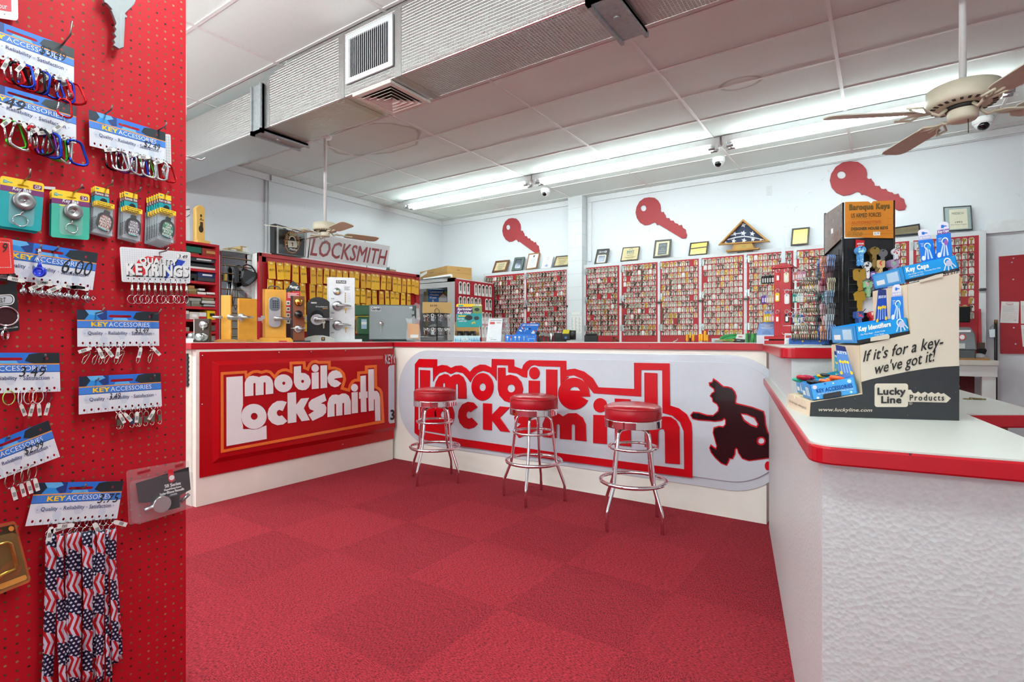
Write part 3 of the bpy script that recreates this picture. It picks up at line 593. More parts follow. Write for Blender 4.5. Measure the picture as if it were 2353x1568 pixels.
gcard = pq([(372, 308), (392, 309), (394, 386), (372, 380)], .012)
g = MB(); g.shape(rrect(0, 0, 1, 1, .2, .05), gcard, C('e6e6e6', .6), -.0006, 0)
for i in range(1, 12): g.rect(gcard, .05, i / 12, .95, i / 12 + .006, C('9ea0a6', .6))
for i in range(1, 4): g.rect(gcard, i / 4, .03, i / 4 + .03, .97, C('9ea0a6', .6))
g.build('gridded_card', label='white gridded card edge peeking out behind the small carabiner card', cat='display card')
f3 = kacard([(204, 252), (380, 305), (381, 378), (206, 335)], .03, '$2.49', (.69, .42, .92, .66), 13, 'key accessory card priced $2.49 with small carabiners, under the silver key')
f4 = kacard([(-8, 545), (225, 582), (213, 667), (-18, 637)], .03, '6.00', (.64, .26, .96, .66), 12, 'key accessory card priced 6.00 behind the blue reel')
f5 = kacard([(177, 712), (365, 717), (366, 795), (178, 797)], .03, '$3.49', (.68, .46, .86, .66), 12, 'key accessory card with wire spring clips, under the keyrings card')
f6 = kacard([(-118, 811), (136, 811), (139, 900), (-118, 908)], .03, '3.49', (.6, .35, .86, .6), 13, 'key accessory card with coloured cable loops, cut by the frame edge')
f7 = kacard([(181, 866), (369, 857), (372, 934), (181, 953)], .03, '3.49', (.34, .50, .48, .68), 12, 'key accessory card with long safety-pin clips, below the spring clips card')
f8 = kacard([(-85, 1044), (111, 966), (138, 1050), (-62, 1125)], .035, '$2.99', (.62, .42, .86, .66), 12, 'steeply tilted key accessory card priced $2.99 with wire rings')
f9 = kacard([(83, 1110), (284, 1106), (269, 1192), (58, 1210)], .03, '3.75', (.72, .32, .98, .56), 12, 'key accessory card priced 3.75 holding the flag lanyards')
# hooks
for b, t, o, l in (((136, 112), (165, 48), .09, 'bent wire hook through the uppermost accessory card'), ((150, 240), (163, 214), .08, 'wire hook holding one red carabiner'), ((234, 268), (258, 243), .08, 'wire hook through the dark end of the $2.49 card'),
                   ((353, 305), (383, 281), .08, 'wire hook at the other end of the $2.49 card'), ((50, 421), (70, 388), .09, 'wire hook holding the large teal key reel pack'), ((160, 447), (189, 423), .09, 'wire hook holding the smaller teal key reel pack'),
                   ((236, 436), (259, 413), .08, 'wire hook holding the brown remote skin packs'), ((299, 448), (324, 430), .08, 'wire hook holding the purple remote skin packs'), ((373, 452), (386, 441), .08, 'wire hook holding the green remote skin packs'),
                   ((80, 578), (95, 562), .06, 'wire hook carrying the blue badge reel'), ((120, 579), (134, 566), .06, 'wire hook through the slot of the 6.00 card'), ((352, 584), (388, 568), .08, 'wire hook through the keyrings card'),
                   ((210, 722), (240, 707), .08, 'wire hook at the light end of the spring clips card'), ((336, 725), (371, 710), .08, 'wire hook at the dark end of the spring clips card'), ((98, 822), (104, 814), .05, 'wire hook through the coloured loops card'),
                   ((212, 874), (227, 869), .05, 'wire hook at the light end of the safety-pin card'), ((341, 867), (356, 862), .05, 'wire hook at the dark end of the safety-pin card'), ((8, 1006), (22, 1001), .06, 'wire hook through the tilted $2.99 card'), ((180, 1118), (198, 1112), .05, 'wire hook through the slot of the lanyard card')):
    hook(b, t, o, l)
g = MB(); g.tube([V((PX - .006, .905, atd(425, 357, 1.887).z)), V((PX - .006, .93, atd(425, 357, 1.887).z)), atd(463, 368, 1.95), atd(472, 363, 1.95)], .0022, WIRE, 8)
g.build('peg_hook', label='thin wire hook sticking out past the pegboard edge under the duct', cat='hook', group='wire hooks on the red pegboard')
for k, (y0_, y1_, l) in enumerate(((482, 480, 'dark wire hook tip past the pegboard edge, beside the clear block'), (498, 491, 'bright wire hook tip past the pegboard edge, beside the clear block'))):
    g = MB(); g.tube([V((PX - .02, .905, atd(425, y0_, 1.9).z)), atd(430, y0_, 1.95), atd(435, (y0_ + y1_) / 2, 1.95), atd(436, y1_, 1.95)], .002, C('4a4444', .4, 1) if k == 0 else WIRE, 8)
    g.build('peg_hook', label=l, cat='hook', group='wire hooks on the red pegboard')
# carabiners
def price_tag(p, roll, root, yaw=0, L=.034, w_=.010):
    g = MB(BM(p, roll, yaw)); g.prism([(-w_ * .3, 0, 0), (w_ * .3, 0, 0), (w_ / 2, 0, -.006), (w_ / 2, 0, -L), (-w_ / 2, 0, -L), (-w_ / 2, 0, -.006)], (0, -.0006, 0), PAPER)
    for i in range(6): g.box(-w_ * .35, w_ * .35, -.0009, -.0007, -L * .45 - i * .0022, -L * .45 - i * .0022 + .0011, INK)
    g.build('price_tag', root)
def carab(p, h, col, roll, yaw, label, tagroll=None):
    t = thing('carabiner', p, label, 'carabiner', 'carabiners on the key accessory cards'); w_ = h * .5; g = MB(BM(p, roll, yaw)); r = h * .055
    P = [(-.18, -.06), (-.05, 0), (.10, -.005), (.24, -.06), (.30, -.16), (.36, -.5), (.42, -.84), (.36, -.95), (.22, -1), (-.02, -.985), (-.16, -.93), (-.22, -.82), (-.22, -.74)]
    g.tube([(x * h, 0, z * h) for x, z in P], r, C(col, .25, .75, .04), 8); g.tube([(-.22 * h, 0, -.22 * h), (-.22 * h, 0, -.12 * h), (-.18 * h, 0, -.06 * h)], r, C(col, .25, .75, .04), 8); g.build('carabiner_body', t)
    g = MB(BM(p, roll, yaw)); g.tube([(-.22 * h, 0, -.2 * h), (-.22 * h, 0, -.76 * h)], r * .85, C('d4d4d6', .2, 1, 0), 8); g.build('gate', t)
    g = MB(BM(p, roll, yaw)); g.torus((.03 * h, 0, .06), (0, 1, 0), .005, .0008, WIRE, 14, 5) if False else g.torus((.03 * h, 0, .003), (1, .3, 0), .006, .0008, WIRE, 14, 5); g.build('split_ring', t)
    if tagroll is not None: price_tag(p + V((.006, 0, .002)), tagroll, t, random.uniform(-25, 25))
RC, BC, KC, SCc, GC, PC = 'c00f18', '1c40b8', '1c1c20', 'c8c8cc', '55b832', '6a2a86'
def crow(f, items, h, where, off=0):
    for i, (s, c, r, tr) in enumerate(items):
        nm = {RC: 'red', BC: 'blue', KC: 'black', SCc: 'silver', GC: 'green', PC: 'purple'}[c]
        carab(f(s, .985, .004 + (i % 3) * .006), h, c, r, random.uniform(-50, 50), f'{nm} carabiner, {ORD[i]} along, hanging from {where}', tr)
crow(f1, [(.37, RC, -12, 20), (.43, KC, -8, None), (.50, BC, 0, 30), (.56, RC, 10, None), (.63, KC, 8, 15), (.69, BC, 18, None), (.76, BC, -6, 40), (.84, RC, -10, None), (.90, BC, 8, 70), (.97, RC, -12, 60)], .062, 'the uppermost accessory card')
crow(f2, [(.38, GC, -8, 40), (.48, SCc, 12, -30), (.56, RC, -6, None), (.63, KC, -10, 50), (.68, PC, 0, None), (.74, BC, 6, 70), (.80, GC, 5, None), (.89, SCc, 14, 60), (.95, BC, -8, None)], .070, 'the overlapping second accessory card')
crow(f3, [(.24, KC, -4, None), (.30, SCc, -8, 70), (.36, SCc, 0, None), (.42, PC, 8, None), (.49, SCc, 10, None), (.56, SCc, 4, 60), (.62, BC, 2, None), (.67, GC, -10, None), (.74, SCc, 8, 80), (.80, SCc, 0, None), (.86, SCc, -6, None), (.92, SCc, 14, 60), (.99, RC, -8, 25)], .060, 'the $2.49 accessory card')
carab(PB(148, 228, .09), .05, RC, 6, -10, 'red carabiner hanging alone on its own wire hook', None)
g = MB(); p = PB(150, 272, .09); g.torus(p, (1, .4, 0), .008, .0009, WIRE, 16, 5); g.torus(p + V((0, .006, -.004)), (1, -.5, 0), .007, .0009, WIRE, 16, 5); q = g.build('split_ring', label='pair of small split rings below the lone red carabiner', cat='key ring'); price_tag(PB(146, 283, .09), 40, q)
# silver ornament key
g = MB(); sk = [(x / 3.734, y / 3.734) for x, y in [(945, 105), (932, 98), (950, 92), (905, 40)] + [(1015 + 140 * math.cos(math.radians(a)), -20 - 150 * math.sin(math.radians(a))) for a in range(200, -40, -12)] + [(1068, 118), (1062, 132), (1080, 152), (1072, 168), (1062, 158), (1050, 415), (1010, 429), (960, 396), (975, 374), (962, 350), (985, 322), (965, 298), (985, 262), (970, 240), (985, 212), (962, 150)]]
g.shape(sk, lambda x, y, h=0: PB(x, y, .03) + V((h, 0, 0)), C('828486', .5, .4, .06), 0, .012)
g.shape([(1018 / 3.734, 130 / 3.734), (1030 / 3.734, 130 / 3.734), (1030 / 3.734, 400 / 3.734), (1015 / 3.734, 415 / 3.734)], lambda x, y, h=0: PB(x, y, .03) + V((h, 0, 0)), C('85888a', .45, .4), .013)
g.build('ornamental_key', label='oversized silver key hanging at the top of the pegboard', cat='key ornament', bev=.003)
f = pq([(-60, -70), (40, -55), (42, 48), (-60, 33)], .02)
g = MB(); g.shape(rrect(0, 0, 1, 1, .08), f, C('ececec', .5), -.001, 0); g.rect(f, .08, .05, .84, .82, C('cf2a38', .5)); g.text('our', f, .55, .70, .74, .78, WHITE); g.shape(arc(.68, .9, .012, n=8), f, BLACK, .0008); g.build('red_hang_card', label='corner of a red and white rounded card at the top frame edge', cat='card')
# key reel packs
TEAL, TEALG, MAG = C('12a3a8', .45), C('3fb39a', .45), C('7a2a6a', .5)
def reelpack(c, off, col, label, sub, disc, ring, front=True):
    f = pq(c, off); t = thing('key_reel_pack', f(.5, 1), label, 'packaged key reel', 'teal key reel packs'); g = MB()
    g.shape([rrect(0, .0, 1, .17, .07, .05), rrect(.38, .11, .64, .15, .04, .018)[::-1]], f, YEL, -.0012, 0); g.shape(rrect(0, .3, 1, 1, .06, .05), f, col, -.0012, 0); g.rect(f, 0, .14, 1, .34, YEL, -.0001).rect(f, 0, .18, 1, .29, MAG, .0004); g.rect(f, 0, .29, 1, .36, col, .0003)
    g.shape(rrect(.74, .06, .95, .15, .03, .02), f, MAG, .0004); g.rect(f, .2, .30, .74, .325, YEL, .0006); g.shape([(.06, .07), (.15, .07), (.15, .09), (.27, .095), (.27, .11), (.15, .11), (.15, .13), (.06, .13)], f, TEAL, .0006)
    g.text('Key Bak', f, .27, .175, .71, .27, WHITE, .03, .2, h=.0012); g.text(sub, f, .78, .075, .92, .14, WHITE, .02); g.text('Lucky Line', f, .07, .076, .145, .124, WHITE, .02)
    g.build('backing_card', t)
    if front:
        d = lambda a, b, h=0: PB(a, b, off) + V((h, 0, 0)); cx, cy, r = disc; p = PB(cx, cy, off); R = r * (p - C0).dot(FW) / F
        g = MB(); g.lathe([(.002, 0), (R, 0), (R, .010), (R * .93, .0125), (R * .3, .0115), (R * .26, .009), (R * .1, .009)], C('a8a6a6', .32, .9, .1, 90), p + V((.001, 0, 0)), (1, 0, 0), 36); b = g.build('metal_reel', t)
        MB().ball(p + V((.011, 0, 0)), R * .12, CHROME, 12, 7).build('rivet', b)
        rx, ry, rr = ring; q = PB(rx, ry, off + .006); g = MB(); k = rr * (q - C0).dot(FW) / F; g.torus(q, (1, .1, 0), k, .0013, CHROME, 30, 6); g.torus(q + V((.001, 0, 0)), (1, .0, .05), k * .97, .0013, CHROME, 30, 6); g.cyl(q + V((0, 0, k)), p + V((.004, 0, -R)), .0022, STEEL, n=8); g.build('key_ring', t)
        g = MB(); fb = lambda x, y, h: f(x, y, h); g.shape(rrect(.2, .31, .8, .93, .1, .08), f, C('ffffff', .12, 0, 0, alpha=.10, spec=.6), .0015, .004); g.build('clear_blister', t)
reelpack([(-6, 410), (94, 426), (86, 538), (-8, 524)], .02, TEAL, 'second large teal key reel pack, behind the front one', 'CLIP', None, None, False)
reelpack([(1, 403), (102, 422), (94, 533), (-2, 519)], .032, TEAL, 'large teal key reel pack with a clip-on metal disc', 'CLIP', (54, 463, 20.5), (47, 507, 13.5))
reelpack([(114, 438), (200, 452), (200, 550), (113, 543)], .02, TEAL, 'second smaller teal key reel pack, behind the front one', '24', None, None, False)
reelpack([(119, 434), (206, 447), (205, 552), (117, 545)], .032, TEALG, 'smaller green-teal key reel pack with a metal disc', '24', (167, 487, 18), (165, 525, 11))
g = MB(); g.rect(pq([(100, 428), (127, 430), (127, 437), (100, 434)], .006), 0, 0, 1, 1, WHITE); g.build('paper_label', label='white paper strip stuck behind the two teal packs', cat='label')
# remote skin packs
CLEAR = C('f4f8fa', .08, 0, 0, alpha=.07, spec=.6)
def skin(dx, dy, off, col, lines, label, front, x0, y0, w_, tilt):
    # card (top) and clear box (bottom); numbers in photo pixels at board depth
    X, Y = x0 + dx, y0 + dy
    f = pq([(X, Y), (X + w_ * .72, Y + 8), (X + w_ * .72, Y + 48), (X, Y + 42)], off)
    t = thing('remote_skin_pack', f(.5, 2), label, 'packaged remote cover', 'remote skin packs'); g = MB()
    g.rect(f, 0, 0, 1, .28, YEL, 0).rect(f, 0, .28, 1, .5, C('7a2030', .5), 0).rect(f, 0, .5, 1, 1.1, TEAL, 0); g.text('Remote Skin', f, .04, .30, .96, .46, WHITE, .03, .15); g.rect(f, .1, .08, .3, .14, TEAL); g.shape(arc(.62, .75, .24, .16, n=14), f, C('20242a', .4), .0008); g.build('header_card', t)
    b = pq([(X + 1, Y + 32), (X + w_, Y + 44), (X + w_ - 2, Y + 117), (X - 2, Y + 106)], off + .008)
    g = MB(); g.shape([(0, 0), (1, 0), (1, 1), (0, 1)], b, CLEAR, -.014, 0); g.build('clear_box', t)
    g = MB(); g.rect(b, .02, .02, .98, .98, C('b4c2c8', .5), -.012); g.rect(b, .05, .0, .98, .14, YEL, .0006); g.text('Protect your car remote', b, .12, .02, .9, .06, BLACK, .02, h=.001); g.text('The most durable', b, .12, .075, .8, .12, BLACK, .02, h=.001)
    for i in range(9): g.rect(b, .02, .5 + i * .045, .10, .52 + i * .045, INK, .0006)
    g.build('insert_card', t)
    if front:
        R = M.Rotation(math.radians(tilt), 2)
        def fb(x, y, h=0): v = R @ V((x * 1.22, y * 1.6)); return b(.56 + v.x, .62 + v.y / 1.45, h)
        g = MB(); g.shape(rrect(-.33, -.27, .33, .24, .28, .18), fb, C('222226', .35), -.011, -.003); g.shape(rrect(-.12, -.36, .12, -.25, .05, .03), fb, C('222226', .35), -.011, -.005); fobm = g.build('remote_fob', t, bev=.002)
        g = MB(); g.shape(rrect(-.24, -.2, .24, .19, .2, .14), fb, C(col, .5), -.0028, -.002)
        for i, s in enumerate(lines): g.text(s, fb, -.05 - .03 * len(s), -.17 + i * .08, .05 + .03 * len(s), -.105 + i * .08, WHITE, .02, h=-.0012)
        g.shape([(-.2, .19), (.1, .19), (.1, .23), (-.2, .23)], fb, TEAL, -.001); g.build('printed_face', fobm)
for i in range(2, -1, -1): skin(-i * 4, i * 2, .03 - i * .006, 'a3604c', ['YOUR', 'IMPORT', 'REMOTE', 'FITS', 'INSIDE'], f'remote skin pack with brown insert, {ORD[i]} from the front of its hook', i == 0, 217, 427, 47, 12)
for i in range(2, -1, -1): skin(-i * 5, i * 2, .03 - i * .006, '6a5a6c', ['YOUR', 'FORD', 'REMOTE', 'FITS', 'INSIDE'], f'remote skin pack with purple insert, {ORD[i]} from the front of its hook', i == 0, 285, 439, 43, 0)
for i in range(5, -1, -1): skin(-i * 5.5, i * 2.2, .036 - i * .005, '2c8058', ['YOUR', 'GM', 'REMOTE', 'FITS', 'INSIDE'], f'remote skin pack with green insert, {ORD[i]} from the front of its hook', i == 0, 364, 443, 41, 6)
# red and black packs at the frame edge
f = pq([(-60, 540), (28, 549), (34, 629), (-60, 632)], .05); g = MB(); g.shape(rrect(0, 0, 1, 1, .05), f, C('e02a22', .45), -.0008, 0)
for i in range(17): g.shape(arc(.915, .14 + i * .042, .012, .013, n=8), f, WHITE, .0006)
for i in range(20): g.shape(arc(.1 + i * .042, .82, .013, .012, n=8), f, WHITE, .0006); g.shape(arc(.1 + i * .042, .12, .013, .012, n=8), f, WHITE, .0006)
g.text('LOCKS', f, .72, .05, .9, .09, BLACK); g.text('9', f, .72, .14, .86, .4, INK, .004, .3); g.build('hang_card', label='bright red card with a dotted white border at the frame edge', cat='card')
f = pq([(-60, 628), (36, 628), (45, 760), (-60, 775)], .03); t = thing('black_hang_pack', f(.5, 1), 'black hang pack with a chrome ring at the frame edge, below the red card', 'packaged key holder'); g = MB()
g.shape([rrect(0, 0, 1, 1, .03), rrect(.40, .13, .78, .19, .04, .02)[::-1]], f, C('16161a', .4), -.0008, 0); g.shape([rrect(.2, .36, .93, .54, .11, .085)], f, WHITE, .0006); g.shape([rrect(.2, .375, .9, .525, .09, .07)], f, C('16161a', .4), .001); g.shape([rrect(.2, .385, .88, .515, .08, .062)], f, C('c9c9cf', .4), .0014); g.text('BELT', f, .5, .41, .72, .49, BLACK, .01, .2, h=.002)
g.text('KEY HOLDER', f, .55, .92, .97, .945, WHITE, .01); g.build('backing_card', t)
p = PB(14, 727, .036); g = MB(); g.torus(p, (1, 0, 0), .0255, .0024, CHROME, 36, 8); g.shape(arc(0, 0, .0235, n=30), lambda x, y, h=0: p + V((h - .004, x, y)), C('3e1218', .2), 0); g.build('chrome_ring', t)
p = PB(12, 770, .036); g = MB(); g.cyl(p + V((0, 0, .012)), p + V((0, 0, .022)), .004, STEEL, n=8); g.torus(p, (.5, .8, 0), .014, .0012, CHROME, 20, 6); g.torus(p, (.7, .7, 0), .014, .0012, CHROME, 20, 6); g.build('key_ring', t)
# silver charms on the 6.00 card, blue reel
for i, s in enumerate((.28, .38, .46, .55, .64, .73, .81, .93)):
    p = f4(s, 1.0, .006); l = f'silver bell charm, {ORD[i]} along, under the 6.00 card'; t = thing('bell_charm', p, l, 'key charm', 'silver charms on the 6.00 card'); g = MB()
    g.torus(p + V((0, 0, -.006)), (1, .5, 0), .006, .0008, WIRE, 14, 5); g.cyl(p + V((0, 0, -.011)), p + V((0, 0, -.019)), .0022, STEEL, n=8); g.build('swivel', t)
    c = p + V((0, 0, -.029)); a = random.uniform(-.6, .6); ax = V((math.cos(a) * .5, math.sin(a) + .6, .1)).normalized(); g = MB(); g.lathe([(.002, -.009), (.007, -.008), (.0105, -.004), (.0105, .004), (.007, .008), (.002, .009)], C('bfc0c2', .12, 1, .1, 200), c, ax, 16); g.torus(c, ax, .0108, .0012, STEEL, 16, 5); g.build('bell', t)
    g = MB(); k = c + ax * .012; g.tube([k, k + V((0, .005, .006)), k + V((0, .011, 0)), k + V((0, .005, -.006)), k], .0013, CHROME, 6); g.build('bow', t)
    price_tag(p + V((.012, 0, -.002)), random.choice((-95, 80, 100, 60)), t, 0, .036, .011)
p = PB(91, 625, .06); t = thing('badge_reel', p, 'translucent blue badge reel hanging in front of the 6.00 card', 'badge reel'); R = .0145
g = MB(); g.lathe([(.002, -.006), (R, -.006), (R * 1.06, -.001), (R, .005), (R * .75, .0065), (R * .72, .005), (.002, .005)], C('0a2fc8', .15, coat=.4), p, (1, -.8, 0), 30); g.tube([p + V((0, 0, R)), p + V((0, 0, R + .012))], [.006, .003], C('0a2fc8', .15, coat=.4), 10); g.build('reel_case', t)
g = MB(); g.torus(p + V((0, 0, R + .017)), (1, .2, 0), .007, .001, CHROME, 16, 6); g.cyl(p + V((0, 0, R + .024)), p + V((0, 0, R + .05)), .0035, C('e8eef2', .15, alpha=.5), n=8); g.cyl(p + V((0, 0, R + .040)), p + V((0, 0, R + .044)), .005, CHROME, n=10); g.build('strap', t)
# keyrings card
f = pq([(275, 567), (438, 580), (437, 652), (280, 648)], .035); g = MB(); n_ = 12
g.shape([rrect(0, 0, 1, 1, .03, .05), rrect(.45, .19, .58, .24, .02, .02)[::-1]] + [arc(.09 + .83 * i / 11, .90, .011, .025, n=8)[::-1] for i in range(n_)], f, C('ecedef', .55), -.0008, 0)
for i in range(1, 32): g.rect(f, i / 32, .02, i / 32 + .0022, .98, C('b4b8c2', .6), .0002)
for i in range(1, 16): g.rect(f, .01, i / 16, .99, i / 16 + .004, C('b4b8c2', .6), .0002)
g.shape([(.15, .62), (.24, .35), (.36, .22), (.56, .26), (.44, .5), (.30, .8), (.2, .86)], f, C('d9202a', .5), .0005); g.shape([(.6, .86), (.66, .52), (.80, .25), (.92, .3), (.84, .5), (.70, .68), (.64, .86)], f, C('1d3fb0', .5), .0005)
for s, x0_, y0_, x1_, y1_ in (('QUALITY', .25, .26, .79, .48), ('KEYRINGS', .06, .44, .97, .80)): g.text(s, f, x0_ + .012, y0_ + .025, x1_ + .012, y1_ + .03, BLACK, .04, h=.0008); g.text(s, f, x0_, y0_, x1_, y1_, WHITE, .04, h=.0014)
g.rect(f, .06, .83, .94, .84, BLACK, .0006); g.shape(arc(.885, .16, .1, .09, n=20), f, WHITE, .0009); g.text('3.49', f, .81, .10, .95, .22, INK, .005, .2, h=.0013); g.build('merchandise_card', label='white gridded keyrings card with red and blue splashes', cat='display card')
for i in range(11):
    p = f(.13 + .79 * i / 10, .955, .004 + .004 * (i % 3)); t = thing('pull_apart_keyring', p, f'silver pull-apart keyring, {ORD[i]} along under the gridded keyrings card', 'keyring', 'pull-apart keyrings')
    g = MB(); g.torus(p + V((0, 0, -.005)), (.3, 1, 0), .008, .001, CHROME, 16, 6); g.build('hanging_ring', t)
    g = MB(); g.lathe([(.002, -.046), (.004, -.046), (.0045, -.034), (.0052, -.033), (.0052, -.025), (.0042, -.024), (.0042, -.016), (.003, -.015), (.0025, -.012)], C('c4c0b6', .22, 1, .05), p, n=12); g.build('coupler', t)
    g = MB(); g.torus(p + V((0, 0, -.060)), (1, random.uniform(-.8, .8), 0), .0135, .0011, CHROME, 26, 6); g.build('key_ring', t)
# spring clips, cable loops, safety-pin clips, wire rings
for i, s in enumerate((.14, .22, .30, .38, .46, .53, .74, .89)):
    p = f5(s, .97, .005); t = thing('spring_clip', p, f'nickel spring clip, {ORD[i]} along under the spring clips card', 'key clip', 'spring clips'); r = 10 + random.uniform(-6, 12); g = MB(BM(p, r, 15))
    g.torus((0, 0, -.003), (1, .2, 0), .007, .0011, CHROME, 16, 6); g.cyl((0, 0, -.010), (0, 0, -.016), .0026, STEEL, n=8); g.build('swivel_ring', t)
    g = MB(BM(p, r, 15)); g.tube([(-.006, 0, -.02), (.006, 0, -.018), (.007, 0, -.026), (.001, 0, -.056), (-.003, 0, -.06), (-.007, 0, -.056), (-.007, 0, -.04), (.004, 0, -.024)], .0013, C('cfc8ba', .2, 1), 6); g.build('wire_loop', t)
    if i in (0, 1, 2, 4, 6, 7): price_tag(p + V((.006, 0, -.008)), (70, -20, -35, 10, 8, -20, 12, -40)[i], t)
for i, (s, c, nm) in enumerate(((.50, 'b8d860', 'yellow-green'), (.60, 'd8d8da', 'white'), (.68, 'd8d8da', 'white'), (.72, 'e04a20', 'orange'), (.77, 'e0e0e0', 'white'), (.87, '6a2040', 'plum'))):
    p = f6(s, .95, .008); t = thing('cable_loop', p, f'{nm} cable loop, {ORD[i]} along on the coloured loops card', 'cable loop', 'coloured cable loops'); g = MB(BM(p, 0, random.uniform(35, 75))); g.torus((0, 0, -.018), (0, 1, 0), .019, .0012, C(c, .35), 26, 6); g.build('loop', t)
    g = MB(BM(p, 0, 60)); g.cyl((-.006, 0, -.038), (.006, 0, -.036), .0022, CHROME, n=8); g.build('clasp', t)
    if i % 2 or i > 3: price_tag(p + V((.004, .0, -.036)), random.uniform(-25, 20), t, 20, .036)
for i, s in enumerate((.44, .50, .60, .66, .72, .79, .88, .95)):
    p = f7(s, .97, .005); t = thing('safety_pin_clip', p, f'nickel safety-pin clip, {ORD[i]} along under the safety-pin card', 'key clip', 'safety-pin clips'); g = MB(BM(p, random.uniform(-5, 8), random.uniform(-30, 30)))
    g.torus((0, 0, -.004), (1, .3, 0), .007, .0011, CHROME, 16, 6); g.build('swivel_ring', t)
    m_ = BM(p, random.uniform(-4, 6), random.uniform(-20, 20)); g = MB(m_); g.tube([(-.006, 0, -.055), (-.006, 0, -.02), (-.003, 0, -.014), (.003, 0, -.014), (.006, 0, -.02), (.006, 0, -.055), (.003, 0, -.061), (-.003, 0, -.061), (-.006, 0, -.055)], .0014, C('cfc8ba', .18, 1), 6); g.build('wire_loop', t)
    g = MB(m_); g.box(-.005, .005, -.003, .003, -.05, -.03, C('8a8478', .3, 1) if i != 2 else C('2a3c5a', .3)); g.build('clip_plate', t)
    if i in (0, 1, 3, 6): price_tag(p + V((.007, 0, -.012)), (-25, -35, 4, 30)[(0, 1, 3, 6).index(i)], t)
for i, s in enumerate((.40, .50, .58, .66)):
    p = f8(s, .93, .006); t = thing('wire_ring', p, f'twisted wire key ring, {ORD[i]} along on the tilted card', 'key ring', 'wire rings'); g = MB(BM(p, 0, 50)); g.torus((0, 0, -.020), (0, 1, 0), .021, .0011, C('b8b0a4', .3, 1), 26, 6); g.build('ring', t)
    g = MB(BM(p, 0, 50)); g.cyl((-.008, 0, -.042), (.008, 0, -.038), .002, STEEL, n=8); g.build('clasp', t); price_tag(p + V((.004, .004, -.038)), -12, t, 10, .038)
# flag lanyards
n = NT('flag_print_ribbon', .5); oi = n.t.nodes.new('ShaderNodeObjectInfo'); ph = n.op('MULTIPLY', oi.outputs['Random'], .2)
zz = n.op('ADD', n.op('ADD', n.z, ph), n.op('MULTIPLY', n.y, .7)); blk = n.op('LESS_THAN', n.op('FRACT', n.op('DIVIDE', zz, .125)), .5)
du, dz = n.op('SUBTRACT', n.op('FRACT', n.op('MULTIPLY', n.op('ADD', n.y, n.op('MULTIPLY', n.op('FLOOR', n.op('MULTIPLY', n.z, 92)), .0054)), 92)), .5), n.op('SUBTRACT', n.op('FRACT', n.op('MULTIPLY', n.z, 92)), .5)
star = n.op('LESS_THAN', n.op('ADD', n.op('ABSOLUTE', du), n.op('ABSOLUTE', dz)), .34)
dia = n.op('ABSOLUTE', n.op('SUBTRACT', n.op('FRACT', n.op('DIVIDE', n.z, .062)), .5))
stp = n.op('LESS_THAN', n.op('FRACT', n.op('ADD', n.op('MULTIPLY', n.y, 72), n.op('MULTIPLY', dia, 1.5))), .52)
n.base(n.mix(blk, n.mix(stp, 'bb0812', 'cfcbdc'), n.mix(star, '090d30', 'd8d8ea'))); FLAG = n.m
for i, (s, w_, L, sw) in enumerate(((.245, .024, .50, -.012), (.33, .016, .44, .010), (.42, .010, .47, .006), (.48, .024, .46, .002), (.55, .008, .49, -.004), (.63, .024, .45, .004), (.71, .009, .47, .012), (.78, .021, .46, -.004), (.86, .010, .48, .004), (.93, .018, .42, .010))):
    p = f9(s, .99, .004 + .004 * (i % 2)); t = thing('lanyard', p, f'stars and stripes lanyard, {ORD[i]} along under the 3.75 card', 'lanyard', 'flag lanyards')
    g = MB(); g.torus(p + V((0, 0, -.004)), (1, .5, 0), .006, .001, WIRE, 14, 6); g.cyl(p + V((0, 0, -.010)), p + V((0, 0, -.018)), .0026, CHROME, n=8); g.torus(p + V((0, 0, -.025)), (1, .1, 0), .009, .0012, CHROME, 18, 6, 1.2); g.build('swivel_clip', t)
    for k in (0, 1):
        g = MB(); N = 26; mi = g.mi(FLAG); prev = None
        for j in range(N + 1):
            u = j / N; tw = math.sin(u * (5 + i % 3) + i * 1.7 + k * 2) * .5 * u + k * .15; c = p + V((.006 + .004 * math.sin(u * 7 + i + k) - k * .008, sw * u * u * (1.6 if k else .6) + (k * .006) * u, -.03 - L * u)); a = V((math.sin(tw), math.cos(tw), 0)) * (w_ / 2)
            row = [g.v(c - a), g.v(c + a)]
            if prev: fc = g.bm.faces.new((prev[0], prev[1], row[1], row[0])); fc.material_index = mi; fc.smooth = True
            prev = row
        o = g.build('ribbon', t); m_ = o.modifiers.new('thickness', 'SOLIDIFY'); m_.thickness = .0009
    if i in (0, 2, 3, 6, 9): price_tag(p + V((.010, 0, -.006)), (10, 80, 100, -20, -60)[(0, 2, 3, 6, 9).index(i)], t, 0, .04, .013)
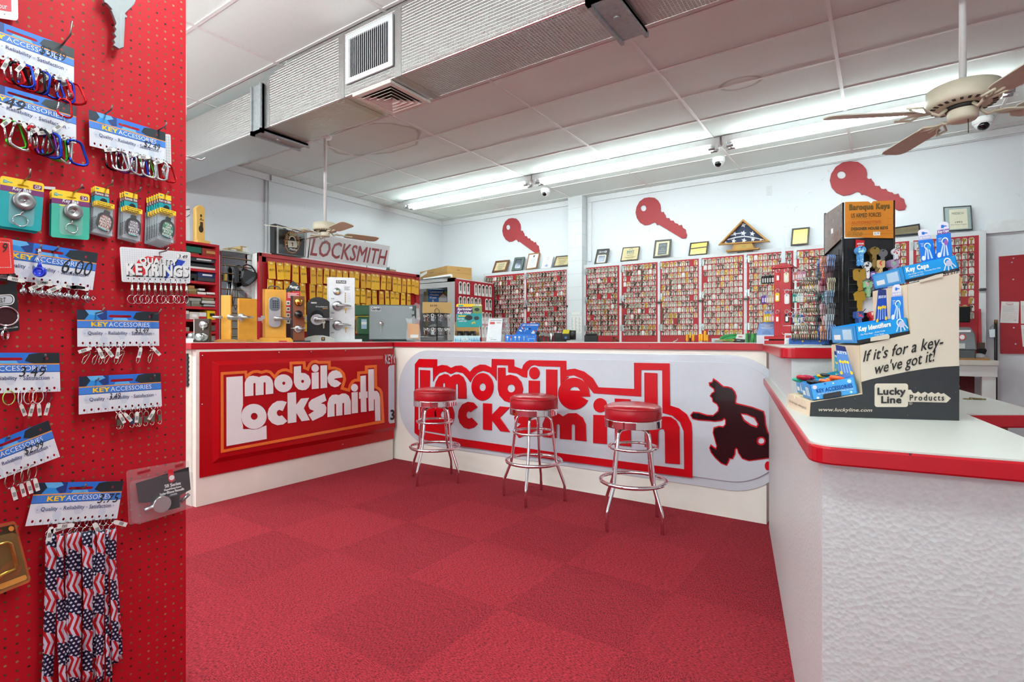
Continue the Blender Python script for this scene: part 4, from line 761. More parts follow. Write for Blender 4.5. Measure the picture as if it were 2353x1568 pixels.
# lever blister pack
f = pq([(290, 1082), (434, 1058), (441, 1163), (296, 1208)], .04); t = thing('lever_blister_pack', f(.5, 1), 'clear blister pack with a black door lever card, hung at the pegboard edge', 'packaged door lever'); PLX = C('e8dce2', .06, 0, 0, alpha=.09, spec=.7)
g = MB(); g.shape([rrect(0, 0, 1, 1, .05)], f, PLX, -.002, 0); g.shape(rrect(.03, .20, .97, .97, .06), f, PLX, .004, .035); g.build('clear_shell', t, bev=.004)
g = MB(); g.shape([(.11, .25), (.96, .13), (.97, .62), (.60, .75), (.14, .62)], f, C('1a1a1e', .4), .010, .012); g.shape([(.16, .06), (.36, .04), (.36, .09), (.16, .11)], f, C('a01420', .4), .001); g.shape([(.76, .05), (.9, .04), (.9, .10), (.76, .11)], f, C('a01420', .4), .001)
g.shape([(.61, .12), (.70, .10), (.705, .26), (.72, .34), (.66, .38), (.61, .33)], f, C('d0202c', .4), .013); g.shape(arc(.665, .28, .045, .05, n=14), f, WHITE, .0136); g.text('50 Series', f, .54, .385, .80, .46, WHITE, .03, h=.013); g.text('Keyed Entry Lever', f, .53, .475, .81, .525, WHITE, .02, h=.013); g.text('Levier d\'Entree Verrouille', f, .46, .53, .85, .585, WHITE, .02, h=.013); g.shape(rrect(.62, .61, .74, .65, .02), f, C('c8c8cc', .4), .013); g.build('printed_card', t)
g = MB(); a, b = f(.20, .78, .018), f(.46, .74, .018); g.tube([a, a.lerp(b, .5), b], [.008, .009, .012], STEEL, 12); g.cyl(b - f.n * .012, b + f.n * .012, .026, STEEL, n=28); g.build('door_lever', t)
g = MB(); a = f(.60, .76, .018); g.cyl(a - f.n * .01, a + f.n * .01, .022, C('3a3c42', .3, .6), n=20); a, b = f(.78, .82, .015), f(.93, .70, .015); g.tube([a, b], .006, C('9a9aa2', .25, 1), 8); g.build('latch_parts', t)
g = MB(); a = f(.66, .82, .02); g.box(a.x - .012, a.x + .008, a.y - .02, a.y + .015, a.z - .012, a.z + .03, C('121216', .4)); g.build('lock_body', t)
# golden blister pack
f = pq([(-95, 1225), (36, 1197), (73, 1337), (-62, 1392)], .035); t = thing('brass_blister_pack', f(.5, 1), 'amber tinted blister pack with brass hardware, low at the frame edge', 'packaged hardware'); AMB = C('d8a860', .08, 0, 0, alpha=.14, spec=.7)
g = MB(); g.shape([rrect(0, 0, 1, 1, .06)], f, AMB, -.002, 0); g.shape(rrect(.03, .16, .94, .95, .07), f, AMB, .003, .022); g.build('clear_shell', t, bev=.004)
g = MB(); g.shape([(.03, .05), (.95, .05), (.95, .95), (.03, .95)], f, C('3e3424', .4, .2), .001); g.shape([(.30, .72), (.80, .55), (.84, .66), (.90, .72), (.82, .82), (.3, .88)], f, C('7a2a24', .4), .0018); g.shape(rrect(.45, .85, .93, .93, .03), f, C('e8a04c', .35), .004); g.shape(arc(.88, .1, .05, .04, n=14), f, C('e08a3c', .35), .004); g.shape(rrect(.55, .08, .72, .11, .015), f, C('a01420', .4), .003); g.build('printed_card', t)
g = MB(); g.tube([f(.3, .29, .012), f(.74, .27, .012), f(.80, .31, .012), f(.80, .66, .012), f(.76, .70, .012)], .005, C('b8924c', .25, 1), 10); g.tube([f(.3, .74, .012), f(.52, .72, .012), f(.53, .71, .012), f(.78, .70, .012)], [.007, .007, .006, .006], BRASS, 10); g.build('brass_fitting', t)

t = thing('display_unit', (PX - .07, .83, 2.0), 'cream edge of a dark-faced unit fixed behind the pegboard, up by the duct', 'display unit')
MB().box(PX - .09, PX - .054, .72, .94, 2.008, 2.262, C('d8d2c4', .5)).build('casing', t, bev=.003); MB().box(PX - .0545, PX - .052, .74, .922, 2.05, 2.225, C('2c241c', .3)).build('dark_panel', t)
# ------------------------------------------------------------------ behind the sign-board counter: partition of envelopes, red shelves, slat mirror
OAK, OAKD, WALNUT = C('d9972f', .4, 0, .12, 14), C('b87a2c', .45, 0, .12, 14), C('7c3c18', .4, 0, .15, 16)
EX = -5.2
t = thing('envelope_board', (EX - .15, 4.2, 0), 'red framed pegboard partition covered with yellow coin envelopes', 'pegboard')
FR = C('a80f1e', .35, 0, .04, 8)
MB().box(EX - .02, EX - .012, 3.10, 5.30, .3, 2.03, pegmat('red_envelope_pegboard', ('b00d1e', 'ba1224'), .0254, .13, 'y', False)).build('pegboard_panel', t)
g = MB()
for a, b, c, d in ((3.05, 3.135, .0, 2.083), (5.275, 5.345, 0, 2.083)): g.box(EX - .03, EX, a, b, c, d, FR); g.box(EX, EX + .012, a, a + .03 if a < 4 else b, c, d, FR)
g.box(EX - .03, EX, 3.05, 5.345, 1.99, 2.083, FR); g.box(EX, EX + .012, 3.05, 5.345, 2.045, 2.083, FR); g.box(EX, EX + .006, 3.135, 5.275, 1.985, 2.0, FR); g.build('moulded_frame', t, bev=.005)
MB().box(EX - .42, EX - .03, 3.05, 5.345, 0, 2.075, C('e2e0dc', .6)).build('partition_back', t)
ENV = C('f2b626', .6, 0, .1, 9); ENVD = C('e2a41c', .6, 0, .1, 9)
rows = [(2.005, [618, 637, 655, 673, 691, 713, 729, 745, 760, 774, 788, 802, 815, 828, 842, 853, 862, 876, 889, 901, 912, 923, 934, 944, 953]),
        (1.815, [618, 637, 655, 674, 691, 713, 731, 745, 805, 817, 830, 843, 856, 872, 885, 897, 909, 922, 935]),
        (1.635, [619, 637, 655, 675, 694, 713, 729, 745, 757, 806, 820, 833, 846, 858, 871, 884, 896, 908, 920, 933, 945]), (1.47, [619, 638, 657, 690, 703, 724, 806, 820, 833, 846, 862, 878, 893, 908, 925, 942, 953])]
for ri, (z, pxs) in enumerate(rows):
    for ci, px in enumerate(pxs):
        y = onX(px, 700, EX).y; h = .185 + random.uniform(-.01, .012); wd = .072; rl = random.uniform(-3.5, 3.5); zz = z - .012 * (y - 3) * 0 + random.uniform(-.008, .008)
        g = MB(BM(V((EX + .010 + .011 * (3 - ri) + .004 * (ci % 2), y, zz)), rl, random.uniform(-6, 6)))
        mt = random.choice((ENV, ENV, ENVD))
        g.hexa([(-wd / 2, -.004, -h), (wd / 2, -.004, -h), (wd / 2, .004, -h), (-wd / 2, .004, -h), (-wd / 2, -.001, 0), (wd / 2, -.001, 0), (wd / 2, .001, 0), (-wd / 2, .001, 0)], mt)
        g.face([(-wd / 2, -.0046, -h * .2), (wd / 2, -.0046, -h * .2), (wd * .45, -.003, -.002), (-wd * .45, -.003, -.002)], ENVD)
        g.box(-.018, .012, -.0042, -.0036, -.03, -.008, C('f2d890', .4)); 
        num = str(random.choice((5013, 5040, 5102, 5045, 5151, 5154, 8099, 8134, 8192, 8271, 8259, 8261, 5059, 8341, 8348)))
        fq = lambda a, b, q=0: V((a, -.0052, b)); g.text(num, fq, -.026, -h * .42, .026, -h * .42 + (-.022), INK, -.02, .15)
        g.tube([(.008, .01, -.008), (.008, -.012, -.010), (.014, -.02, -.002)], .0014, BLACK, 5)
        g.build('coin_envelope', label=f'yellow coin envelope, row {ORD[ri]}, {ORD[ci] if ci < 20 else "twenty-" + ORD[ci - 20]} along, on the red framed pegboard', cat='envelope', group='yellow coin envelopes', bev=.0015)
# on top of the partition
f = quad(*[onX(x, y, EX - .03) for x, y in ((632, 516), (703, 536), (700, 592), (632, 584))])
t = thing('boxed_poster', f(.5, 1), 'black framed wall clock picture of a padlock ringed by the words TOUGH UNDER FIRE', 'poster')
fb = f
g = MB(); g.shape([rrect(-.04, -.02, 1.0, 1.0, .03)], f, BLACK, -.07, .012); g.build('case', t, bev=.006)
g = MB(); g.shape([(.03, .02), (.98, .02), (.98, .98), (.03, .98)], f, C('b8bec0', .3), .0125); g.shape([(.09, .04), (.95, .06), (.95, .97), (.09, .97)], f, C('1c2022', .15, coat=.4), .0135)
E2 = lambda r, n=28: arc(.53, .5, r * .62, r, n=n)
for r0, r1 in ((.40, .378), (.262, .245)): g.shape([E2(r0), E2(r1)[::-1]], f, C('c8782c', .4), .0145)
def ringtext(s, a0, a1, r, hgt, m):
    for i, c in enumerate(s):
        if c == ' ': continue
        a = math.radians(a0 + (a1 - a0) * i / (len(s) - 1)); ca, sa = math.cos(a), math.sin(a)
        fn = lambda x, y, h=0: f(.53 + (ca * (r + (1 - y) * hgt) - sa * (x - .5) * hgt * .9) * .62, .5 + (sa * (r + (1 - y) * hgt) + ca * (x - .5) * hgt * .9), .0155)
        g.text(c, fn, 0, 0, 1, 1, m, .02)
ringtext('TOUGH UNDER FIRE', 160, 370, .275, .085, C('e8e0b0', .4))
g.shape([arc(.53, .42, .12, .17, 180, 360, 14) + arc(.53, .42, .085, .125, 360, 180, 14)], f, C('b9b6a4', .4), .0148); g.shape([(.38, .46), (.68, .42), (.70, .66), (.40, .70)], f, C('c4c2b0', .4), .015); g.shape([(.49, .52), (.53, .50), (.57, .52), (.55, .56), (.57, .63), (.52, .63), (.53, .56)], f, C('4a1414', .4), .0156)
g.text('Master', f, .44, .72, .70, .79, C('dedede', .4), .03, .2, h=.0155)
for a in range(12): g.shape(arc(.53 + .45 * .6 * math.cos(a * PI / 6), .5 + .46 * math.sin(a * PI / 6), .012, .02, n=6), f, C('c03024', .4), .0148)
g.build('clock_face', t)
f = quad(*[onX(x, y, EX - .03) for x, y in ((699, 536), (714, 540), (709, 592), (699, 591))]); g = MB(); g.shape([(0, 0), (1, 0), (1, 1), (0, 1)], f, WHITE, -.02, 0); g.build('foam_board', label='narrow white board between the boxed poster and the big red lettering sign', cat='board')
f = quad(*[onX(x, y, EX - .03) for x, y in ((714, 535), (896, 566), (889, 616), (706, 593))])
def band(cx, cy, rx, ry, w, a0, a1, n=14): return arc(cx, cy, rx, ry, a0, a1, n) + arc(cx, cy, rx - w, ry - w * .75, a1, a0, n)
def blocky(g, f, word, x0, y0, x1, y1, m):      # heavy sans capitals drawn as outlines, slanted
    w = .26; L = {'L': [[(0, 0), (w, 0), (w, .8), (.85, .8), (.85, 1), (0, 1)]], 'I': [[(0, 0), (w, 0), (w, 1), (0, 1)]], 'T': [[(0, 0), (.9, 0), (.9, .2), (.58, .2), (.58, 1), (.32, 1), (.32, .2), (0, .2)]], 'H': [[(0, 0), (w, 0), (w, .4), (.66, .4), (.66, 0), (.92, 0), (.92, 1), (.66, 1), (.66, .6), (w, .6), (w, 1), (0, 1)]],
        'K': [[(0, 0), (w, 0), (w, .4), (.66, 0), (1, 0), (.55, .46), (1.02, 1), (.70, 1), (.38, .62), (w, .76), (w, 1), (0, 1)]], 'M': [[(0, 0), (.3, 0), (.575, .62), (.85, 0), (1.15, 0), (1.15, 1), (.9, 1), (.9, .38), (.66, 1), (.49, 1), (.25, .38), (.25, 1), (0, 1)]],
        'O': [arc(.52, .5, .52, .52, n=28), arc(.52, .5, .27, .33, n=24)[::-1]], 'C': [band(.5, .5, .5, .52, .25, 38, 322, 22)], 'S': [band(.45, .27, .44, .29, .24, -20, -270, 14)[:0] or ([(.86, .30), (.62, .32), (.57, .21), (.42, .17), (.28, .21), (.27, .29), (.36, .36), (.60, .42), (.82, .52), (.90, .70), (.82, .90), (.62, 1.01), (.38, 1.02), (.14, .93), (.01, .68), (.26, .66), (.32, .80), (.46, .85), (.60, .81), (.64, .71), (.56, .62), (.30, .55), (.09, .46), (.03, .29), (.10, .10), (.30, -.01), (.52, -.02), (.74, .06)])]}
    wd = {'L': .85, 'I': .26, 'T': .9, 'H': .92, 'K': 1.0, 'M': 1.15, 'O': 1.04, 'C': .95, 'S': .9}; tot = sum(wd[c] for c in word) + .17 * (len(word) - 1); k = (x1 - x0) * .965 / tot; x = x0
    for c in word:
        for dx in (-.015, -.0075, 0, .0075, .015): g.shape([[(x + dx * (x1 - x0) + px * k + (1 - py) * (x1 - x0) * .035, y0 + py * (y1 - y0)) for px, py in l] for l in L[c]], f, m, .0012 + dx * .03 + .0004)
        x += (wd[c] + .17) * k
    return
    if 0:  x += (wd[c] + .17) * k
t = thing('locksmith_sign', f(.5, 1), 'white sign with dark red capitals LOCKSMITH leaning on the partition top', 'sign')
g = MB(); g.shape([(0, 0), (1, 0), (1, 1), (0, 1)], f, C('d4d1d2', .4), -.008, 0); g.text('LOCKSMITH', f, .025, .20, .975, .89, C('8a0010', .35), .012, .12); g.build('sign_panel', t)
g = MB(); g.hexa([onX(x, y, EX - .1 + o) for o, P in ((0, ((588, 779),)),) for x, y in P] * 0 or [V((EX - .34, 3.12, 2.076)), V((EX - .05, 3.12, 2.076)), V((EX - .05, 3.22, 2.076)), V((EX - .34, 3.22, 2.076)), V((EX - .34, 3.12, 2.10)), V((EX - .05, 3.12, 2.10)), V((EX - .05, 3.22, 2.10)), V((EX - .34, 3.22, 2.10))], WHITE); g.build('paper_stack', label='white papers lying on the partition beside the boxed poster', cat='papers')
p = onX(893, 613, EX - .06); g = MB(); g.box(p.x - .05, p.x + .03, p.y - .0, p.y + .10, 2.076, 2.11, C('a88a5c', .7)); g.build('small_carton', label='small brown carton lying beside the lettering sign', cat='box')
g = MB(); q = onX(889, 609, EX - .06); random.seed(3)
for i in range(16): a, b = random.uniform(0, 6.3), random.uniform(.02, .06); c = V((q.x, q.y + .02, 2.08)); d = c + V((math.cos(a) * .02, math.sin(a) * .02, b)); g.prism([c, d + V((0, .006, 0)), d + V((.003, 0, .016)), d - V((0, .006, 0))], (.001, 0, 0), C('2c5a44', .6) if i % 3 else C('9fb8cc', .6))
g.build('artificial_sprig', label='small artificial green sprig at the end of the lettering sign', cat='artificial plant')
q = onX(843, 540, EX - .2); g = MB()
for i in range(14): a, b = random.uniform(0, 6.3), random.uniform(.02, .16); c = V((q.x, q.y, 2.27)); d = c + V((math.cos(a) * .03, math.sin(a) * .06, b)); g.prism([c, d + V((0, .010, 0)), d + V((.003, 0, .022)), d - V((0, .010, 0))], (.001, 0, 0), C('2c5a44', .6))
g.tube([V((q.x, q.y, 2.076)), V((q.x, q.y, 2.30))], .004, C('3c5a34', .6), 6); g.build('artificial_sprig', label='artificial green sprig rising behind the middle of the lettering sign', cat='artificial plant')
random.seed(11)
# red shelf cabinet
SXF = -5.35
y0 = onX(424, 700, SXF).y - .35; y1 = onX(504, 700, SXF).y
def zx(py, px=470): return onX(px, py, SXF).z
ZSU = zx(559)
t = thing('red_shelf_unit', (SXF - .2, (y0 + y1) / 2, 0), 'tall open red shelf unit filled with small lock boxes and trays', 'shelf unit')
RS = C('b01222', .45, 0, .05, 8)
MB().box(SXF - .36, SXF - .34, y0, y1, 0, ZSU, C('7c0d18', .6)).build('back_panel', t)
MB().box(SXF - .36, SXF, y1 - .03, y1, 0, ZSU, RS).build('side_panel', t); MB().box(SXF - .36, SXF, y0, y0 + .03, 0, ZSU, RS).build('side_panel', t)
MB().box(SXF - .34, SXF + .002, y0 + .03, y1 - .03, ZSU - .022, ZSU, RS).build('top_panel', t)
levels = [588, 620, 648, 678, 706, 735, 762, 786]
for py in levels: z = zx(py); MB().box(SXF - .34, SXF + .002, y0 + .03, y1 - .03, z - .022, z, RS).build('shelf', t)
ys = lambda px: onX(px, 700, SXF).y
def sbox(px0, px1, pyt, pyb, col, label, cat='box', strip=None, dep=.16, off=.02, lid=None):
    a, b = ys(px0), ys(px1); zb = zx(pyb, (px0 + px1) / 2); zt = zx(pyt, (px0 + px1) / 2); m = C(col, .5)
    g = MB(); g.box(SXF - off - dep, SXF - off, a, b, zb, zt, m)
    if strip: g.box(SXF - off, SXF - off + .0015, a + (b - a) * .25, b - (b - a) * .2, zb + (zt - zb) * .35, zb + (zt - zb) * .7, C(strip, .5))
    if lid: g.box(SXF - off - dep - .004, SXF - off + .004, a - .004, b + .004, zt - (zt - zb) * .25, zt, C(lid, .5))
    g.build('storage_box', label=label, cat=cat, group='boxes on the red shelf unit', bev=.004)
# clear acrylic block and pale wooden mortise sample on top of the unit
for px0, px1, pyt, col, lb, nm, cat, al in ((424, 444, 469, 'd8dcd8', 'cloudy clear acrylic block standing on the red shelf unit', 'acrylic_block', 'block', .45),):
    g = MB(); g.box(SXF - .2, SXF - .06, ys(px0) - .1, ys(px1), ZSU + .001, onX(434, pyt, SXF).z, C(col, .2, alpha=al)); g.build(nm, label=lb, cat=cat, bev=.006)
t2 = thing('mortise_block', V((SXF - .1, ys(467), ZSU + .001)), 'pale wooden mortise lock sample block standing on the red shelf unit', 'wooden block')
MAPLE = C('e0b460', .45, 0, .08, 10)
g = MB(); g.box(SXF - .2, SXF - .02, ys(456), ys(486), ZSU + .001, ZSU + .03, MAPLE); g.build('base', t2, bev=.006)
a, b, zt = ys(456.5), ys(477), onX(467, 473, SXF - .05).z
g = MB(); g.prism([(SXF - .12, a, ZSU + .03), (SXF - .12, b, ZSU + .03), (SXF - .12, b, zt - .02), (SXF - .12, b - .02, zt), (SXF - .12, a + .03, zt), (SXF - .12, a, zt - .03)], (.07, 0, 0), MAPLE); g.build('upright', t2, bev=.006)
g = MB(); e = SXF - .0495; g.box(e, e + .001, b - .045, b - .02, ZSU + .16, zt - .16, C('3a2a14', .7)); g.box(e, e + .001, b - .05, b - .012, zt - .145, zt - .135, C('7a5a2a', .7))
for yy, zz, r in ((a + .045, ZSU + .14, .022), (a + .045, zt - .1, .009), (a + .045, ZSU + .24, .005)): g.shape(arc(yy, zz, r, r * 1.6, n=14), lambda x, y, h=0: V((e + .0012, x, y)), C('2e2010', .7))
g.build('mortise_cutout', t2)
for args in ((424, 466, 566, 580, '0e5a48', 'dark green flat box on the top red shelf'), (424, 460, 580, 587, '7c2c1c', 'brown flat case under the green box'), (467, 505, 572, 589, '8a2a1c', 'old red book box at the end of the top red shelf', 'box', 'b08850'), (438, 500, 592, 602, '3c4048', 'dark grey label maker box marked MONARCH on the second red shelf', 'box', 'e0e0e0'), (440, 498, 607, 614, '24262c', 'thin black box under the dark grey one'), (439, 498, 614, 619, 'd8d4d0', 'white paper tray on the second red shelf'),
             (457, 498, 627, 638, '1e2c60', 'navy blue case with a white label on the third red shelf', 'box', 'e8e8e8'), (457, 498, 638, 647, '34363c', 'charcoal case under the navy one'), (426, 456, 628, 647, '18181c', 'black case beside the navy one on the third red shelf'), (442, 450, 638, 646, 'd8d090', 'tiny cream box before the black case'),
             (437, 450, 656, 663, 'a8784c', 'tan pad box atop the fourth red shelf pile'), (436, 455, 663, 670, '8a7a4c', 'olive box in the fourth red shelf pile'), (425, 436, 664, 677, '6a6048', 'brown box low on the fourth red shelf'), (437, 455, 670, 677, '7a5c30', 'dark gold box low on the fourth red shelf'), (461, 474, 663, 668, 'd0d0cc', 'white carton atop another on the fourth red shelf'), (457, 476, 671, 677, 'e4e2de', 'long white carton on the fourth red shelf'), (478, 497, 672, 677, 'dcdcd8', 'second long white carton, at the end of the fourth red shelf'),
             (438, 465, 685, 692, '9aa098', 'grey tray on top of the fifth red shelf pile'), (443, 462, 692, 699, '7c8478', 'green-grey tray in the fifth red shelf pile'), (425, 441, 692, 705, '5c5e58', 'dark grey tray low on the fifth red shelf'), (443, 466, 699, 705, '6e6c58', 'olive tray low on the fifth red shelf'), (468, 495, 684, 690, 'a09878', 'beige tray on the far pile of the fifth red shelf'), (467, 497, 691, 698, 'c4c4c0', 'pale tray in the far pile of the fifth red shelf'), (472, 497, 700, 705, '9aa4a4', 'blue-grey tray low in the far pile of the fifth red shelf'),
             (425, 437, 714, 722, 'd8d4c8', 'cream carton on the sixth red shelf'), (424, 438, 722, 735, '84868a', 'grey bin on the sixth red shelf'), (438, 459, 717, 735, 'd0ccc0', 'clear tub of brass parts on the sixth red shelf', 'tub', 'f0f0f0'), (460, 477, 718, 728, 'dcdce0', 'white lever box on the sixth red shelf'), (460, 477, 728, 735, 'b8141c', 'red tray under the white lever box'), (479, 500, 714, 735, 'e8c810', 'bright yellow box on the sixth red shelf', 'box', '1c1c1c'),
             (425, 438, 752, 762, '8a8478', 'grey box on the seventh red shelf'), (476, 500, 748, 761, '5c5854', 'dark tub on the seventh red shelf'), (425, 448, 774, 785, '78787a', 'grey carton on the lowest visible red shelf'), (478, 502, 772, 785, '8c8c88', 'pale box on the lowest visible red shelf')):
    sbox(*args[:6], *args[6:])
# mirror slat wall with hanging gear, between the shelf unit and the partition
MY0, MY1, MX = y1 + .006, 3.044, -5.32
t = thing('slat_mirror_panel', (MX, (MY0 + MY1) / 2, 0), 'mirrored slat panel beside the red shelf unit, with grooved lines', 'display panel')
MB().box(MX - .03, MX, MY0, MY1, 0, 2.07, C('b8bcc0', .03, 1, .02)).build('mirror_panel', t)
g = MB()
for i in range(12): z = 1.15 + i * .0775; g.box(MX, MX + .002, MY0, MY1, z, z + .008, C('2a1c10', .5)); g.box(MX, MX + .004, MY0, MY1, z + .008, z + .012, C('a08050', .4))
g.build('groove', t)
g = MB(); g.box(MX - .30, MX + .02, MY0, MY1 - .01, 2.07, 2.085, C('c8d4d0', .2, alpha=.5)); g.build('glass_shelf', t)
for px0, px1, pyt, pyb, col, l in ((548, 600, 570, 586, 'b89a68', 'open kraft carton on the glass shelf over the mirrored panel'), (520, 548, 580, 588, 'a08a5c', 'low kraft tray on the glass shelf over the mirrored panel')):
    a, b = onX(px0, 600, MX - .1).y, min(onX(px1, 600, MX - .1).y, MY1 - .02); z = onX((px0 + px1) / 2, pyt, MX - .1).z; g = MB(); g.box(MX - .28, MX - .06, a, b, 2.086, max(z, 2.12), C(col, .7)); g.box(MX - .058, MX - .0575, a + .02, a + .08, 2.10, max(z, 2.12) - .01, PAPER); g.build('kraft_carton', label=l, cat='box')
mp = lambda px, py, o=.06: onX(px, py, MX + o)
DKP, GRYP = C('1c1d20', .35), C('4c5056', .4)
t = thing('welding_visor', mp(568, 650), 'black visor mask hanging on the mirrored panel', 'safety mask')
g = MB(); vpts = [(550, 640), (553, 622), (560, 618), (575, 625), (588, 628), (593, 633), (580, 647), (566, 658), (556, 660)]; g.prism([mp(x, y, .05) for x, y in vpts], (.05, 0, 0), DKP); g.build('shell', t, bev=.012)
g = MB(); g.prism([mp(x, y, .10) for x, y in ((562, 650), (575, 640), (587, 633), (582, 645), (570, 655))], (.006, 0, 0), C('50565c', .15)); g.build('visor_lens', t)
g = MB(); g.tube([mp(x, y, .08) for x, y in ((557, 622), (559, 612), (567, 608), (578, 612), (585, 622), (592, 640))], .008, DKP, 8); g.build('head_strap', t)
t = thing('headlamp_cable', mp(541, 650), 'black looped cable with a handset hanging on the mirrored panel', 'cable')
g = MB(); g.shape([[(536, 618), (541, 610), (546, 618), (547, 645), (543, 652), (537, 650)]], lambda x, y, h=0: mp(x, y, .05) + V((h, 0, 0)), DKP, 0, .03); g.build('handset', t, bev=.006)
g = MB(); g.tube([mp(x, y, .05) for x, y in ((541, 650), (540, 680), (536, 700), (541, 712), (547, 700), (545, 672), (542, 650))], .005, DKP, 6); g.tube([mp(x, y, .04) for x, y in ((535, 640), (533, 665), (531, 690))], .007, C('9a9ca0', .3, 1), 6); g.build('cable_loop', t)
t = thing('brass_key_sample', mp(518, 640), 'small brass hinge sample hanging on the mirrored panel', 'hardware sample'); g = MB(); g.prism([mp(x, y, .03) for x, y in ((515, 630), (521, 630), (521, 645), (515, 645))], (.008, 0, 0), BRASS); g.tube([mp(518, 596, .02), mp(518, 630, .03)], .0015, WIRE, 5); g.build('sample_plate', t)
g = MB(); g.prism([mp(x, y, .05) for x, y in ((550, 660), (590, 640), (600, 672), (590, 684), (574, 682))], (.012, 0, 0), C('e4e8ea', .12, alpha=.3, spec=.7)); g.build('clear_bag', label='clear plastic bag hanging under the black visor', cat='bag')
# ------------------------------------------------------------------ lock displays on the sign-board counter
def rose(g, c, r, m, ax=(0, -1, 0), th=3, c2=None): g.lathe([(.02, 0), (r, 0), (r, th * .5), (r * .9, th), (r * .6, th * 1.2), (.02, th * 1.3)], m, c, ax, 28)
def keyshape(g, c, s, m):      # hanging key in px units: bow on top
    x, y, z = c; g.shape([arc(0, -2.2 * s, 2 * s, 2 * s, n=14) , arc(0, -1.2 * s, .6 * s, n=8)[::-1]], lambda a, b, h=0: V((x + a, y - h, z + b)), m, 0, .8)
    g.shape([(-.8 * s, -4 * s), (.8 * s, -4 * s), (.8 * s, -9 * s), (.1 * s, -10 * s), (-.8 * s, -9.2 * s), (-.5 * s, -8.4 * s), (-.9 * s, -7.6 * s), (-.5 * s, -6.8 * s), (-.9 * s, -6 * s)], lambda a, b, h=0: V((x + a, y - h, z + b)), m, 0, .8)
B0 = 786
def DL(px, X=-4.32): return X / ray(px, CY).x
def Z(y): return B0 - y
SAT = C('b4b6b8', .3, 1, .04)
# brown two-knob block
m_ = S(468, DL(468), yaw=-28); t = thing('lock_mount', loc_of(m_), 'dark brown block with two silver door knobs, first on the sign-board counter', 'lock display', 'lock display mounts')
MB(m_).box(-19, 15, -5, 6, 0, 54, C('3a2214', .45, 0, .15, 16)).build('mounting_block', t, bev=.003)
MB(m_).box(-20.5, -19, -4, 5, 6, 52, WHITE).build('edge_label', t)
for zz, pr in ((40, [(8.5, 0), (9.2, 2), (8.6, 6), (7.6, 8), (.2, 8.4)]), (12, [(8.5, 0), (9.4, 1.5), (8, 3.5), (3.6, 5), (3.4, 10), (7.5, 14), (8.4, 18), (8.2, 24), (6.5, 26), (.2, 26.5)])):
    MB(m_).lathe([(.2, 0)] + pr, SAT, (4, -5, zz), (0, -1, 0), 26).build('door_knob' if zz < 20 else 'deadbolt', t)
g = MB(m_); keyshape(g, (6, -14, 38), 1.1, NICKEL); g.build('key', t)
MB(m_).lathe([(.2, 0), (8, 0), (9, 6), (7, 12), (.2, 13)], SAT, (-21, 1, 14), (-1, 0, 0), 22).build('door_knob', t)
m_ = S(437, DL(437)); MB(m_).box(-14, 6, -4, 8, 0, 9, C('e8e8ea', .4)).build('white_carton', label='small white carton on the counter next to the brown knob block', cat='box', bev=.001)
def lever(g, c, dx, m, L=16, r=2.0): x, y, z = c; g.tube([(x, y, z), (x, y - 8, z), (x + dx * 2, y - 9.5, z), (x + dx * L, y - 9.5, z - .6)], [r * 1.2, r * 1.2, r * 1.25, r], m, 12)
# oak mounts one and two
for px, x0, x1, wside, wf, hh, lx, lb in ((520, 0, 0, 8, 17, 108, -14, 'narrow oak mount with a lever lock, next to the brown knob block'), (571, 0, 0, 32, 12, 104, -6, 'wide oak mount with a lever lock and hanging key')):
    m_ = S(px, DL(px)); t = thing('lock_mount', loc_of(m_), lb, 'lock display', 'lock display mounts')
    bw = 25 if px < 540 else 26
    g = MB(m_); g.prism([(-bw, -9, 0), (bw, -9, 0), (bw, -9, 3), (bw - 8, -9, 6.5), (-bw + 8, -9, 6.5), (-bw, -9, 3)], (0, 24, 0), OAKD); g.build('base', t, bev=.002)
    g = MB(m_ @ M.Rotation(math.radians(-24 if px < 540 else 24), 4, 'Z'))
    if px < 540: g.box(-12, 10, 0, 6, 6, hh, OAK)
    else: g.box(-21, 20, 0, 9, 6, hh - 4, OAK)
    g.build('upright_board', t, bev=.003)
    if px < 540:
        g = MB(m_); lever(g, (-10, -2, 57), -1, SAT, 18, 2.6); g.build('lever_handle', t); g = MB(m_); lever(g, (6, -3, 58), 1, SAT, 20, 2.6); rose(g, (7, -2, 58), 6, SAT); g.build('lever_handle', t)
    else:
        g = MB(m_); rose(g, (-15, -7, 57), 8.5, SAT); lever(g, (-14, -8, 57), 1, SAT, 24, 2.6); g.build('lever_handle', t); g = MB(m_); keyshape(g, (-15, -17, 53), 1.1, NICKEL); g.build('key', t); MB(m_).box(26, 34, -2, 3, 53, 61, SAT).build('latch_bolt', t)
        MB(m_).box(-4, 10, -9.6, -9, 1.5, 4.5, BRASS).build('name_plate', t)
# oak mount with keypad
m_ = S(632, DL(632)); t = thing('lock_mount', loc_of(m_), 'oak mount carrying a keypad lever lock and a steel carry handle', 'lock display', 'lock display mounts')
PINE = C('e0a23c', .4, 0, .14, 10)
g = MB(m_); g.prism([(-36, -10, 0), (38, -10, 0), (38, -10, 4), (33, -10, 10), (-30, -10, 10), (-36, -10, 4)], (0, 26, 0), OAK); g.box(8, 25, -10.3, -10, 0, 3, C('b01822', .5)); g.build('base', t, bev=.003)
g = MB(m_ @ M.Rotation(math.radians(8), 4, 'Z')); g.box(-20, 24, 0, 11, 10, 121, PINE); g.build('upright_board', t, bev=.003)
g = MB(m_); g.box(-26.2, -19.5, 0, 12, 10, 121, OAKD); g.build('edge_board', t, bev=.002)
g = MB(m_); g.tube([(-15, 6, 120), (-13, 6, 127), (-8, 6, 129), (6, 6, 128), (10, 6, 125), (12, 6, 120)], 1.3, GRYP, 8); g.build('carry_handle', t)
